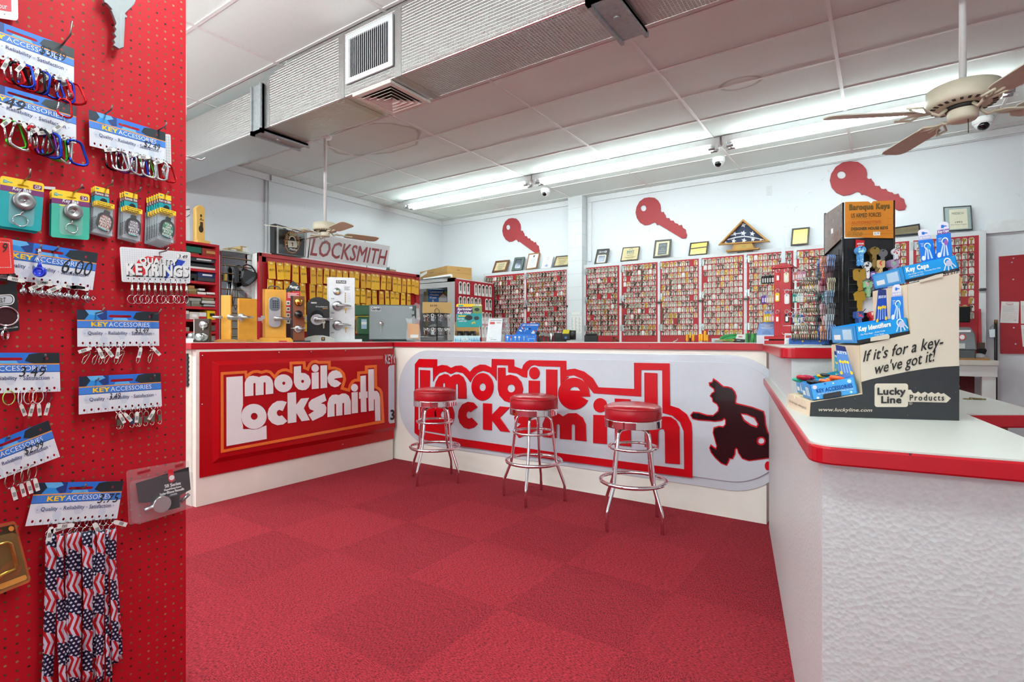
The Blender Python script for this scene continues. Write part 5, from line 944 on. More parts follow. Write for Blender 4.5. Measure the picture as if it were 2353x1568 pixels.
g = MB(m_); g.shape(rrect(-13, 34, 12, 103, 10, 8), lambda x, y, h=0: V((x, -2 - h, y)), SAT, 0, 6); k = g.build('lock_housing', t, bev=.008 * 0 + .004)
g = MB(m_); g.shape(rrect(-11.5, 71, 10.5, 102, 9, 8), lambda x, y, h=0: V((x, -2 - h, y)), C('5a6068', .4), 6, 7.4); kp = g.build('keypad', t)
g = MB(m_)
for i in range(3):
    for j in range(4): g.cyl((-3.6 + i * 4.6, -9.3, 93 - j * 4.6), (-3.6 + i * 4.6, -10.4, 93 - j * 4.6), 1.5, C('16181c', .4), n=10)
g.text('SCHLAGE', lambda x, y, h=0: V((x, -9.6 - h, y)), -4, 99, 4, 97, WHITE); g.build('button_grid', kp)
g = MB(m_); g.tube([(1, -7, 54), (1, -16, 54), (3, -18, 54.5), (14, -18, 54), (34, -17, 52)], [4.2, 4, 4, 3.4, 2.6], SAT, 12); g.build('lever_handle', t)
g = MB(m_); g.box(-27.5, -26.2, 2, 8, 44, 60, STEEL); g.box(-36, -27.5, 3, 7, 48, 56, STEEL); g.build('latch_bolt', t)
# red and black three-sided carton
m_ = S(672, DL(672, -4.5)); t = thing('pointed_carton', loc_of(m_), 'red and black lock carton with a pointed black top, behind the oak keypad mount', 'packaged lock')
RB = C('c0141c', .35); g = MB(m_); g.prism([(-18, 0, 8), (17, -4, 8), (17, -4, 110), (-2, 0, 142), (-18, 0, 118)][:0] or [(-17, 0, 4), (16, 0, 4), (16, 0, 118), (-17, 0, 112)], (0, 14, 0), RB); g.build('carton_body', t)
g = MB(m_); g.prism([(-18, -.5, 111), (-9, -.5, 116), (2, -.5, 118), (17, -.5, 117), (17, -.5, 126), (1, -.5, 141), (-18, -.5, 113)], (0, 15, 0), C('1a1c20', .35)); g.build('pointed_top', t)
fm = lambda x, y, h=0: V((x, -.6 - h, y)); g = MB(m_); g.text('Master', fm, -6, 130, 12, 123, WHITE, .03, .15, h=.3); g.text('LOCK', fm, 6, 123, 14, 120.5, WHITE, .03, h=.3)
for i in range(5): g.rect(lambda x, y, h=0: fm(x, y, .2), -10, 112 - i * 2.4, 14 - (i % 2) * 5, 110.8 - i * 2.4, C('eec8c8', .5), .2)
for i in range(4): g.rect(lambda x, y, h=0: fm(x, y, .2), -13, 94 - i * 14, -5, 84 - i * 14, C('d8d0c8', .4), .2); g.shape(arc(-9, 89 - i * 14, 2.5, n=8), fm, C('4a3a34', .5), .4)
g.rect(lambda x, y, h=0: fm(x, y, .1), -17, 50, 16, 4, C('3a1418', .4), .1); g.build('printed_panel', t)
# walnut board with three locks
m_ = S(686, DL(686, -4.22)); t = thing('lock_mount', loc_of(m_), 'reddish walnut board with brass deadbolt, black knob and satin lever', 'lock display', 'lock display mounts')
MB(m_).box(-17, -12, 0, 12, 3, 106, C('1c1412', .4)).build('black_edge', t)
MB(m_).box(-12, 13, 0, 12, 3, 106, WALNUT).build('upright_board', t, bev=.003); MB(m_).box(-18, 26, -6, 16, 0, 3, C('141414', .4)).build('base', t)
MB(m_).lathe([(.2, 0), (8.6, 0), (9.2, 3), (8, 7), (6.2, 9.5), (.2, 9.8)], C('d8b04c', .18, 1, .03), (0, 0, 92), (0, -1, 0), 28).build('brass_deadbolt', t)
g = MB(m_); g.lathe([(.2, 0), (8, 0), (8.4, 2), (5, 4), (4.6, 7), (8, 10), (9, 15), (8, 19), (.2, 20)], C('161210', .2), (0, 0, 63), (0, -1, 0), 26); g.build('black_knob', t); g = MB(m_); keyshape(g, (11, -14, 63), .8, BRASS); g.build('key', t)
g = MB(m_); rose(g, (-1, 0, 30), 8.6, SAT); g.tube([(-1, -3, 31), (-1, -11, 31), (6, -12, 30), (14, -11, 32)], 2, SAT, 10); g.tube([(-1, -10, 31), (-8, -9, 31.5), (-16, -6, 31)], 1.6, SAT, 10); g.build('satin_lever', t)
# black arched display
m_ = S(733, DL(733)); t = thing('lock_display', loc_of(m_), 'black arched display board with a satin lever and keys on a pale stand', 'lock display', 'lock display mounts')
BKB = C('121214', .35); fm = lambda x, y, h=0: V((x, -h, y))
g = MB(m_); g.shape([(-26, 10), (23, 10), (23, 92)] + [(23 - i * 4.9, 92 + 11 * math.sin(PI * i / 10) ** .8) for i in range(1, 10)] + [(-21, 92), (-26, 90)], fm, BKB, -10, 0); g.build('arched_board', t, bev=.002)
g = MB(m_); g.shape([(-32, 0), (34, 0), (34, 8), (22, 12), (8, 15), (-8, 15), (-22, 12), (-32, 8)], fm, C('c9c9c2', .45), -12, 6); g.build('stand', t, bev=.003)
g = MB(m_); g.rect(fm, 5, 10.5, 13, 2.5, BLACK, 6.4); g.shape(arc(9, 7, 2.2, n=10), fm, C('d8902c', .4), 6.7); g.rect(fm, -17, 91, -5, 88, WHITE, .3); g.text('SCHLAGE', fm, -16, 90.6, -6, 88.5, BLACK, h=.5); g.text('ND Series Rhodes Lever', fm, -7, 82.5, 19, 79.5, WHITE, h=.4); g.rect(fm, 8, 78, 19, 76, C('b07838', .4), .3); g.build('printed_lettering', t)
g = MB(m_); g.shape(arc(-4, 58, 14.5, n=32), fm, C('2a2c30', .15, .6), .2, 2); g.shape(arc(-4, 51, 13.8, 12.5, n=30), fm, SAT, 2, 4); rose(g, (-4, -2, 51), 8, SAT); g.build('rose_plate', t)
g = MB(m_); g.tube([(-4, -4, 51), (-4, -13, 51), (0, -15, 51.5), (16, -15, 52), (29, -14, 52)], [4.5, 4.2, 4, 3.2, 3], SAT, 12); g.build('lever_handle', t)
g = MB(m_); keyshape(g, (10, -17, 49), 1.9, NICKEL); g.build('key', t); g = MB(m_); keyshape(g, (8, -17.5, 55), 1.1, NICKEL); g.build('key', t); MB(m_).box(-27.5, -26, 2, 7, 46, 62, STEEL).box(-33, -27, 3, 6, 51, 57, STEEL).build('latch_bolt', t)
# white display
m_ = S(786, DL(786)); t = thing('lock_display', loc_of(m_), 'tall white display board with one cylinder and two satin levers', 'lock display', 'lock display mounts')
WB_ = C('ecedf0', .3)
MB(m_).box(-28, 28, 0, 8, 6, 148, WB_).build('upright_board', t, bev=.002); MB(m_).box(-32.5, -28, 1, 8, 6, 147, C('d8d8dc', .4)).build('side_edge', t); MB(m_).box(-32, 44, -6, 14, 0, 6, WB_).build('base', t, bev=.002)
g = MB(m_)
for z in (112, 84, 46):
    g.box(-32.8, -32.5, 1, 6, z, z + 14, BLACK)
g.build('strike_plate', t)
g = MB(m_); g.rect(fm, -13, 141, 9, 134, BLACK, .2); g.text('SCHLAGE', fm, -11.5, 140, 7.5, 135.5, WHITE, .03, h=.5)
for i in range(5): g.rect(fm, 5, 127 - i * 1.8, 18 - (i % 3) * 2, 126 - i * 1.8, C('9a9ca0', .5), .2)
for i in range(9): g.rect(fm, 6, 113 - i * 2.6, 8, 111 - i * 2.6, C('c8a038' if i % 2 else '6a5a40', .5), .2); g.rect(fm, 9, 112 - i * 2.6, 19, 111.6 - i * 2.6, C('a8a8ac', .5), .2)
for z in (100, 67, 22): g.rect(fm, -24, z, -17, z - 2.4, C('a0a6b0', .5), .2)
g.build('printed_lettering', t)
g = MB(m_); rose(g, (-11, 0, 115), 8.6, SAT); g.shape(rrect(-14, 117.5, -8, 120.5, 1.2), fm, C('2c7a58', .4), 4.4); g.shape(arc(-9, 112, 2.4, n=12), fm, BRASS, 4.4, 5.4); g.build('lock_cylinder', t)
for z in (82, 38):
    g = MB(m_); rose(g, (-10, 0, z), 11.5, SAT); g.tube([(-10, -4, z), (-10, -12, z), (-6, -14, z + 1), (8, -14, z + 1), (20, -13, z + .5)], [4, 3.6, 3.4, 2.6, 2.2], SAT, 12); g.build('lever_handle', t)
    g = MB(m_); keyshape(g, (8, -13, z - 4), 1.35, BRASS); g.build('key', t)
# green bench grinder behind, grey safe, bag
m_ = S(826, DL(826, -4.9), 1.165); t = thing('bench_grinder', loc_of(m_), 'dark green bench grinder behind the white display board', 'grinder'); GRN = C('2c5c3c', .4, 0, .1)
g = MB(m_); g.box(-20, 24, -10, 14, 62, 86, GRN); g.build('motor_cover', t, bev=.01); MB(m_).box(-6, 26, -10, 14, 18, 60, GRN).build('motor_body', t, bev=.015); MB(m_).box(-14, 22, -8, 12, 0, 18, C('22402c', .5)).build('pedestal', t); MB(m_).box(-12, 20, -8, 12, -1.163 * F / DL(826, -4.9), 0, C('3a3c3e', .5)).build('column', t); g = MB(m_); g.cyl((-18, 2, 40), (-8, 2, 40), 13, C('38404a', .4), n=20); g.build('grinding_wheel', t); g = MB(m_); g.rect(lambda x, y, h=0: V((x, -10.2 - h, y)), 4, 54, 16, 32, C('a8c4dc', .4), .1); g.rect(lambda x, y, h=0: V((x, -10.2 - h, y)), 4, 48, 16, 42, WHITE, .2); g.build('data_plate', t); MB(m_).box(-2, 20, -10.6, -10, 60, 61.5, C('c8a838', .4)).build('yellow_line', t)
m_ = S(900, 5.6); t = thing('small_safe', loc_of(m_), 'grey steel safe with a keyed dial lock at the counter corner', 'safe'); SG = C('939a9c', .42, 0, .05, 120, .2, 260); SD = C('4e5758', .4)
MB(m_).box(-51, 56, 2, 58, 3, 85, SD).build('safe_body', t, bev=.014, seg=3); MB(m_).box(-50, 47, -1.5, 2, 5, 83, SG).build('door', t, bev=.008)
g = MB(m_); g.rect(fm, 40, 80, 47, 77, WHITE, 2); g.box(42, 51, -3, 0, 63, 71, SG); g.build('door_clasp', t)
g = MB(m_); g.rect(fm, -46, 79, -24, 70, C('e8ecee', .4), 1.7); g.text('Gardall', fm, -45, 78, -25, 71.2, BLACK, .02, h=2.0); g.build('name_plate', t)
g = MB(m_); g.lathe([(.2, 0), (5, 0), (5, 2.5), (3.8, 4), (.2, 4.2)], CHROME, (-23.5, -1.5, 42), (0, -1, 0), 24); g.build('key_lock', t); g = MB(m_); g.box(-24.2, -22.8, -6, -5, 22, 40, NICKEL); g.build('key', t)
MB(m_).box(-44, 54, 4, 52, 0, 3, C('2a2e2e', .5)).build('base', t)
m_ = S(949, 5.42, 1.19); t = thing('parts_bag', loc_of(m_), 'clear bag of orange cartridges hanging beside the grey safe', 'bag'); g = MB(m_); g.shape([(-16, 12), (-14, 0), (16, -2), (18, 14), (14, 40), (17, 56), (6, 50), (2, 58), (-6, 50), (-17, 52), (-12, 36)], fm, C('e8ecf0', .1, alpha=.25, spec=.7), -4, 4); g.build('clear_bag', t)
g = MB(m_); g.shape([(-11, 6), (14, 4), (14, 38), (-12, 40)], fm, C('e09a30', .4, 0, .15), -2, 2.5); g.rect(fm, -6, 14, 12, 7, WHITE, 2.8); g.build('orange_cartridge', t)
m_ = S(958, 7.26, 1.62); g = MB(m_); g.shape([(-7, -25), (6, -25), (5, 0), (-6, 0)], fm, C('dcdcda', .3), -2, 2); g.box(-4, 4, -2, 2, -30, -24, BLACK); g.shape([(-9, -27), (8, -27), (7, 8), (-2, 14), (-8, 8)], fm, C('f0f0f0', .1, alpha=.25), -3, 3); g.build('bagged_sensor', label='bagged white sensor clipped to the end of the envelope board', cat='hardware')
# ------------------------------------------------------------------ key boards along the back wall
YK = 7.4; KTOP = 2.335
FRW = C('d2d4d6', .45, 0, .04)
n = NT('red_stained_plywood', .5); g_ = n.noise(3, n.vec(n.op('MULTIPLY', n.x, 2), n.y, n.op('MULTIPLY', n.z, 14)), 4, 1); n.base(n.mix(g_, '96101c', 'b41a28')); RPLY = n.m
HNG = C('b4b8ba', .35, .8)
NIK, DRK, BRS = C('8f8776', .36, .8, .15, 60), C('54483a', .4, .8, .2, 60), C('a07c34', .36, .9, .12, 60)
TAGW = C('dcdad4', .6)
def keymesh(kind, m, seed):      # key hanging from its bow: local x right, z down from the hook, y towards the wall
    r = random.Random(seed); g = MB(); P = []
    bow = {0: arc(0, -.013, .0125, .012, n=14), 1: [(-.006, -.002), (.006, -.002), (.013, -.009), (.013, -.019), (.006, -.026), (-.006, -.026), (-.013, -.019), (-.013, -.009)], 2: rrect(-.0125, -.027, .0125, -.002, .006)}[kind]
    F_ = lambda x, y, h=0: V((x * 1.42, -.004 - h, y * 1.16))
    g.shape([bow, arc(0, -.007, .003, n=8)[::-1]], F_, m, 0, .002)
    t = [(.0045, -.024), (.0045, -.056), (0, -.061), (-.0045, -.057)] + [(-.0045 + (.0022 if i % 2 else 0), -.054 + i * .0042) for i in range(7)]
    g.shape(t[::-1], F_, m, 0, .0018); return g
boards = []
def board(x0, x1, where, cols, pitch, rows=13, z0=2.272, dz=.0785, xoff=None, hinge=True):
    b = thing('key_board', ((x0 + x1) / 2, YK, 0), f'red hinged key board, {where}', 'key board', 'red key boards on the back wall')
    MB().box(x0 + .012, x1 - .012, YK - .012, YK + .004, 1.05, KTOP - .045, RPLY).build('board_panel', b)
    if hinge:
        for z in (2.23, 1.80, 1.37):
            h = MB(); h.box(x0 - .012, x0 + .045, YK - .018, YK - .012, z - .045, z + .045, HNG); h.cyl((x0 + .016, YK - .02, z - .045), (x0 + .016, YK - .02, z + .045), .006, HNG, n=8); h.build('hinge', b)
        h = MB(); h.cyl((x1 - .03, YK - .03, 1.72), (x1 + .035, YK - .03, 1.72), .006, C('5a5a58', .4, .8), n=8); h.box(x1 - .02, x1 + .03, YK - .03, YK - .012, 1.705, 1.735, C('5a5a58', .4, .8)); h.build('slide_bolt', b)
    boards.append((x0, x1, where, cols, pitch, rows, z0, dz, xoff if xoff is not None else x0 + .06))
XA = [-5.635, -4.80, -3.995]
board(XA[0], XA[1], 'next to the tall cardboard-topped cupboard', 14, .0555, z0=2.262)
board(XA[1], XA[2] - .02, 'against the block pillar on its far side', 14, .0555, z0=2.272)
XS = [-3.72, -3.142, -2.570, -2.004, -1.438, -.872, -.306, .27, .855]
WH = ['just past the block pillar under the dark key plaque', 'under the cream BEST plaque', 'under the black plaque with the cream mat', 'under the flag case, on its pillar side', 'behind the blade post', 'half hidden by the key ring racks', 'mostly hidden by the orange-topped rack', 'at the far end by the bare wall']
for i in range(8): board(XS[i], XS[i + 1], WH[i], 9 if i != 7 else 10, .0548, xoff=XS[i] + .062, rows=13 if i < 7 else 11)
fr = thing('display_ledge', (-2.4, YK, 0), 'white painted ledge and stiles framing the red key boards', 'ledge')
g = MB()
for a, b in ((XA[0] - .03, XA[2]), (XS[0] - .03, XS[8] + .03)): g.box(a, b, YK - .012, YB - .001, KTOP - .045, KTOP, FRW); g.box(a, b, YK + .004, YB - .001, 1.0, KTOP - .045, C('8a1822', .6))
g.build('top_rail', fr)
for x in XA[:2] + [XA[2] - .02] + XS: MB().box(x - .024 if x not in (XA[0], XS[0]) else x - .03, x + .012 if x not in (XS[8],) else x + .032, YK - .014, YK + .006, 1.0, KTOP, FRW).build('stile', fr)
# tags and keys: the closest boards carry individual things, the rest one mass
tagmesh = None; protos = []
for kind in range(3):
    for mi_, m in enumerate((NIK, DRK, BRS)):
        o = keymesh(kind, m, kind * 3 + mi_).build('key', origin=(0, 0, 0)); protos.append(o)
g = MB(); g.shape([(-.022, -.066), (.022, -.066), (.022, -.013), (.013, .0), (-.013, .0), (-.022, -.013)], lambda x, y, h=0: V((x, -h, y)), TAGW, 0, .0012); g.rect(lambda x, y, h=0: V((x, -h, y)), -.012, -.054, .012, -.057, C('5a5a60', .6), .0016); g.cyl((0, .004, -.006), (0, -.012, -.005), .0016, STEEL, n=6)
tagproto = g.build('key_tag', origin=(0, 0, 0))
random.seed(21)
spots = []
for bi, (x0, x1, where, cols, pitch, rows, z0, dz, xo) in enumerate(boards):
    for r in range(rows):
        for c in range(cols):
            x = xo + c * pitch
            if x > x1 - .03: continue
            if random.random() < .035: continue
            spots.append((bi, r, c, x, z0 - r * dz))
def shown(x, z):
    px, py, d = proj(V((x, YK, z)))
    if not (0 < px < 2353): return False
    if 1885 < px < 2048 and py > 460: return False
    if px > 2040 and px < 2205 and py > 655: return False
    if 1890 < px < 2100 and py > 580: return False
    if 1820 < px < 1935 and py > 600: return False
    if 1745 < px < 1818 and py > 612: return False
    return py < 772
spots.sort(key=lambda s: proj(V((s[3], YK, s[4])))[2])
indiv = [s for s in spots if shown(s[3], s[4])][:298]; iset = set(indiv)
KN = ['nickel', 'dark bronze', 'brass']
WS = ['past pillar', 'under cream plaque', 'under black plaque', 'under the flag case', 'behind blade post', 'behind key ring racks', 'behind orange-topped rack', 'by bare end wall']
used = {}
for s in indiv:
    bi, r, c, x, z = s; rr = random.random(); ki = 0 if rr < .46 else 1 if rr < .80 else 2
    if random.random() < .06: ki = None
    nm = KN[ki] + ' key on white tag' if ki is not None else 'bare white tag'
    t = tagproto.copy(); COL.objects.link(t); t.location = (x, YK - .014, z); t.rotation_euler = (0, math.radians(random.uniform(-3, 3)), 0)
    tag(t, f'{nm}, row {ORD[r]}, place {ORD[c]}, board {WS[bi - 2]}', 'key tag', 'white key tags on the red boards')
    if ki is not None:
        for q in range(2 if random.random() < .4 else 1):
            k = protos[random.choice((0, 1, 2)) * 3 + ki].copy(); COL.objects.link(k); k.parent = t; k.location = (random.uniform(-.002, .002), -q * .003, -.003); k.rotation_euler = (0, math.radians(random.uniform(-9, 9) + q * 16), 0)
            _kids.setdefault(t.name, []).append(k)
mats_ = [TAGW, C('5a5a60', .6), STEEL, NIK, DRK, BRS]
PV, PF, PM = [], [], []
def addmesh(me, mtx, mi=None):
    n0 = len(PV); PV.extend(tuple(mtx @ v.co) for v in me.vertices)
    for p in me.polygons: PF.append([i + n0 for i in p.vertices]); PM.append(p.material_index if mi is None else mi)
for s in spots:
    if s in iset: continue
    bi, r, c, x, z = s; rr = random.random(); ki = 0 if rr < .42 else 1 if rr < .84 else 2
    mt = M.Translation((x, YK - .014, z)); addmesh(tagproto.data, mt @ M.Rotation(random.uniform(-.06, .06), 4, 'Y'))
    if random.random() < .94:
        for q in range(3 if random.random() < .5 else 1): addmesh(protos[random.choice((0, 1, 2)) * 3 + ki].data, mt @ M.Translation((random.uniform(-.003, .003), -q * .003, -.003)) @ M.Rotation(random.uniform(-.12, .12) + q * .22, 4, 'Y'), 3 + ki)
me = bpy.data.meshes.new('hanging_keys'); me.from_pydata(PV, [], PF)
for m in mats_: me.materials.append(m)
me.polygons.foreach_set('material_index', PM)
o = bpy.data.objects.new('hanging_keys', me); COL.objects.link(o); tag(o, 'mass of small tagged keys hanging on the farther red boards', 'key tags', kind='stuff')
for p in protos + [tagproto]: bpy.data.objects.remove(p)
g = MB()
for x in (XS[0] + .1 + .0525 * i for i in range(8)): pass
# ------------------------------------------------------------------ plaques on the ledge
def plaque(c, label, frame, face, fw=.09, draw=None, lean=.05, cat='plaque', thick=.018):
    tl, tr, br, bl = [onY(x, y, YK + .02) for x, y in c]
    tl, tr = tl + V((0, lean, 0)), tr + V((0, lean, 0))
    f = quad(tl, tr, br, bl); t = thing('framed_plaque', f(.5, 1), label, cat, 'awards on the key board ledge')
    a = fw; b = fw * f.w / f.h
    g = MB(); g.shape([[(0, 0), (1, 0), (1, 1), (0, 1)], [(a, b), (1 - a, b), (1 - a, 1 - b), (a, 1 - b)][::-1]], f, frame, -.002, thick); g.build('frame', t, bev=.003)
    g = MB(); g.shape([(a * .8, b * .8), (1 - a * .8, b * .8), (1 - a * .8, 1 - b * .8), (a * .8, 1 - b * .8)], f, face, -.002, thick * .6)
    h = thick * .6 + .0008
    if draw: draw(g, lambda x, y, q=0: f(x, y, h + q))
    g.build('plate', t); return f
BR_, DKW, GLD, CRM = C('6a3c1c', .4, 0, .1), C('2c1a12', .35, 0, .1), C('d0ac58', .28, .6, .1, 8), C('d8c69a', .5)
def lines(g, f, x0, x1, y0, y1, n_, col, rnd=1):
    r = random.Random(int(x0 * 100 + y1 * 31))
    for i in range(n_):
        y = y0 + (y1 - y0) * i / max(n_ - 1, 1); k = (x1 - x0) * .3 * r.random(); g.rect(f, x0 + k, y, x1 - k, y + (y1 - y0) / n_ * .42, col, .0004)
GREY = C('6a5c48', .6)
plaque([(1136, 600), (1168, 597), (1163, 624), (1131, 628)], 'brown framed tan certificate, first on the ledge beyond the pillar', BR_, CRM, .12, lambda g, f: (g.text('AWARD', f, .3, .28, .75, .38, BLUEINK, .01), lines(g, f, .22, .8, .45, .85, 6, GREY)))
plaque([(1180, 592), (1203, 590), (1200, 621), (1176, 624)], 'green marbled plaque with a dark plate, second on the ledge', C('2c4038', .3, 0, .4, 30), C('3a3c46', .12, .5, .3, 6), .2)
plaque([(1212, 583), (1238, 580), (1234, 617), (1208, 621)], 'slim brown framed white certificate with a small crest', C('96602c', .4, 0, .1), C('e6e6e8', .4), .09, lambda g, f: (g.shape([(.42, .16), (.62, .13), (.6, .22), (.55, .28), (.48, .26), (.5, .2)], f, BLACK, .0005), lines(g, f, .3, .75, .36, .62, 6, C('a0a0a6', .6)), lines(g, f, .25, .8, .7, .8, 2, C('a0a0a6', .6))))
plaque([(1246, 589), (1269, 587), (1266, 616), (1243, 618)], 'frameless pale blue printed certificate beside the slim brown frame', C('dfe3ea', .5), C('e4e8f0', .4), .04, lambda g, f: (lines(g, f, .25, .75, .12, .3, 3, C('7088b8', .6)), g.shape([(.5, .6), (.56, .72), (.72, .74), (.6, .82), (.66, .95), (.5, .86), (.34, .95), (.4, .82), (.28, .74), (.44, .72)], f, C('8a9cc4', .5), .0005), lines(g, f, .2, .8, .42, .55, 3, C('a8b4cc', .6))), thick=.008)
plaque([(1275, 589), (1309, 586), (1307, 611), (1271, 615)], 'gold edged tan certificate leaning against the block pillar', C('4c4030', .4, 0, .2), C('cdb987', .5), .08, lambda g, f: (g.text('CERTIFICATE', f, .2, .2, .85, .32, GREY, .005), lines(g, f, .25, .8, .42, .8, 5, GREY)))
plaque([(1370, 573), (1398, 571), (1394, 606), (1366, 608)], 'dark plaque with a silver key over a black plate, just past the pillar', DKW, DKW, .05, lambda g, f: (g.shape(rrect(.16, .4, .86, .92, .08), f, C('b8ac90', .3, .6), .0005), g.shape(rrect(.22, .45, .80, .87, .05), f, C('2a2e3c', .15, .3, .3, 6), .001), g.shape([arc(.75, .2, .09, .07, n=12), arc(.75, .2, .04, .035, n=8)[::-1]], f, C('c0c4d0', .3), .001), g.rect(f, .24, .18, .66, .22, C('c0c4d0', .3), .001), g.rect(f, .24, .14, .3, .26, C('c0c4d0', .3), .001)))
plaque([(1429, 569), (1468, 566), (1466, 598), (1426, 602)], 'cream plaque with the word BEST in a thin dark frame', DKW, C('d4c192', .45), .045, lambda g, f: (g.text('BEST', f, .3, .26, .72, .42, C('5a7a78', .5), .03), g.text('OF THE CITY', f, .3, .44, .74, .52, C('5a7a78', .5), .02), g.shape([arc(.51, .17, .09, .09, 150, 390, 12) + arc(.51, .17, .06, .065, 390, 150, 12)], f, C('5a7a78', .5), .0006), lines(g, f, .2, .85, .6, .72, 2, GREY), lines(g, f, .3, .75, .78, .9, 2, GREY)))
plaque([(1503, 552), (1541, 549), (1540, 589), (1501, 594)], 'black and cream matted plaque in a thick dark frame', DKW, C('d8cfa8', .45), .1, lambda g, f: (g.shape([(.26, .2), (.78, .19), (.78, .86), (.26, .86)], f, C('20242a', .3), .0006), g.text('SEXTRO', f, .32, .28, .73, .38, C('8a8c90', .4), .02, h=.001), g.text('2007', f, .44, .49, .62, .54, C('b0b2b6', .4), h=.001), g.text('GOLD DEALER', f, .33, .59, .72, .65, C('b0b2b6', .4), h=.001), g.text('Dine Unlimited', f, .33, .71, .7, .77, C('b0b2b6', .4), h=.001)))
plaque([(1584, 558), (1627, 554), (1625, 585), (1582, 589)], 'dark plaque with two gold plates stacked', DKW, DKW, .06, lambda g, f: (g.shape([(.09, .1), (.92, .07), (.92, .38), (.09, .42)], f, GLD, .0006), g.shape([(.09, .52), (.92, .48), (.92, .92), (.09, .94)], f, GLD, .0006), g.text('MEDECO', f, .3, .58, .7, .70, C('a08038', .4), h=.001)))
plaque([(1819, 525), (1860, 521), (1858, 562), (1817, 566)], 'dark framed brushed gold plaque on the ledge behind the blade post', DKW, GLD, .1, lambda g, f: lines(g, f, .3, .7, .6, .8, 4, C('b89848', .4)))
plaque([(2168, 475), (2233, 471), (2235, 529), (2170, 533)], 'black framed 1992 certificate, largest on the ledge', C('1c1e20', .3), C('8e9c9a', .4), .045, lambda g, f: (g.shape([(.2, .12), (.84, .11), (.84, .92), (.2, .93)], f, C('cdc6ae', .45), .0006), g.text('MEDECO', f, .3, .25, .72, .34, C('3c4048', .4), .01, h=.001), lines(g, f, .3, .76, .42, .56, 4, GREY), g.text('1992', f, .40, .62, .66, .69, INK, .01, h=.001), g.text('Silver Dealer Program', f, .24, .73, .80, .79, INK, h=.001)), cat='certificate')
f = plaque([(2047, 524), (2114, 514), (2116, 539), (2049, 545)], 'long black framed gold picture half behind the orange-topped rack', C('2a3036', .25), C('b8ae90', .08, .9, .2, 9), .05, cat='picture')
# folded flag case
f = quad(*[onY(x, y, YK + .02) for x, y in ((1652, 505), (1771, 505), (1771, 580), (1652, 580))])
t = thing('flag_display_case', f(.5, 1), 'triangular wooden case holding a folded starry flag, on a wooden stand', 'flag case')
OK2 = C('b07c34', .4, 0, .12, 20)
tri = [(0, .80), (.497, .0), (1.0, .69)]; tin = [(.075, .745), (.494, .075), (.92, .655)]
g = MB(); g.shape([tri, tin[::-1]], f, OK2, 0, .06); g.build('case_frame', t, bev=.004)
g = MB(); g.shape([(.05, .76), (.494, .05), (.95, .67)], f, C('26304e', .6, 0, .15, 12), .002, .012)
star_ = lambda cx, cy, r, a0=0: [(cx + (r if i % 2 == 0 else r * .42) * .63 * math.sin(a0 + i * PI / 5), cy - (r if i % 2 == 0 else r * .42) * math.cos(a0 + i * PI / 5)) for i in range(10)]
for cx, cy, r in ((.49, .165, .09), (.49, .42, .095), (.66, .435, .09), (.32, .44, .08), (.30, .66, .085), (.50, .645, .09), (.67, .61, .075), (.14, .72, .07), (.82, .62, .05)): g.shape(star_(cx, cy, r, .2), f, C('e4e4e8', .6), .0126)
for o_ in (0,): g.shape([(.18, .60), (.35, .53), (.5, .50), (.65, .53), (.88, .61), (.88, .635), (.65, .56), (.5, .53), (.35, .56), (.17, .635)], f, C('e4e4e8', .6), .0124)
g.shape([(.24, .47), (.38, .415), (.5, .40), (.5, .42), (.38, .44), (.235, .50)], f, C('e4e4e8', .6), .0124); g.build('folded_flag', t)
g = MB(); g.shape([(.31, .77), (.66, .72), (.72, .93), (.26, .97)], f, OK2, .004, .05); g.shape([(.17, .955), (.80, .88), (.80, .925), (.165, 1.01)], f, OK2, .002, .07); g.build('stand', t, bev=.004)
g = MB(); g.shape([(.355, .80), (.64, .755), (.66, .87), (.335, .915)], f, C('a88c4c', .3, .6), .0505); lines(g, lambda x, y, q=0: f(x, y, .051 + q), .42, .6, .81, .86, 3, C('7a6434', .5)); g.build('brass_plate', t)
g = MB(); a, b = onY(1694, 581, YK - .01), onY(1731, 577, YK - .01); g.tube([a, b], .006, C('2c3034', .3), 8); g.build('black_pen', label='black pen lying on the ledge before the flag case', cat='pen')
# ------------------------------------------------------------------ three big wooden wall keys
kc = [(30, 1190), (45, 1120), (90, 1050), (160, 1005), (240, 992), (320, 997), (370, 1030), (405, 1075), (414, 1120), (411, 1158), (425, 1173), (440, 1173), (458, 1168), (466, 1188), (488, 1212), (494, 1242), (520, 1246), (542, 1244), (560, 1273), (585, 1277), (607, 1273), (626, 1300), (650, 1308), (675, 1312), (692, 1332), (715, 1330), (735, 1322), (752, 1360), (795, 1380), (803, 1420), (818, 1450), (800, 1490), (740, 1497), (640, 1450), (500, 1385), (382, 1330), (356, 1337), (340, 1312), (310, 1305), (240, 1335), (170, 1345), (100, 1315), (50, 1260)]
kw = [onY(1900 + x / 4.479, 150 + y / 4.479, YB - .004) for x, y in kc]; kh = [onY(1900 + x / 4.479, 150 + y / 4.479, YB - .004) for x, y in arc(150, 1132, 44, 38, n=16)]
k0 = kw[0]; n = NT('red_painted_plywood', .5); g_ = n.noise(2.6, n.vec(n.x, 0, n.op('MULTIPLY', n.z, 2.2)), 3, 2.5); rg = n.op('FRACT', n.op('MULTIPLY', g_, 9)); n.base(n.mix(n.op('MULTIPLY', rg, .3), 'a31d28', '87131b')); n.bump(rg, .2, .002)
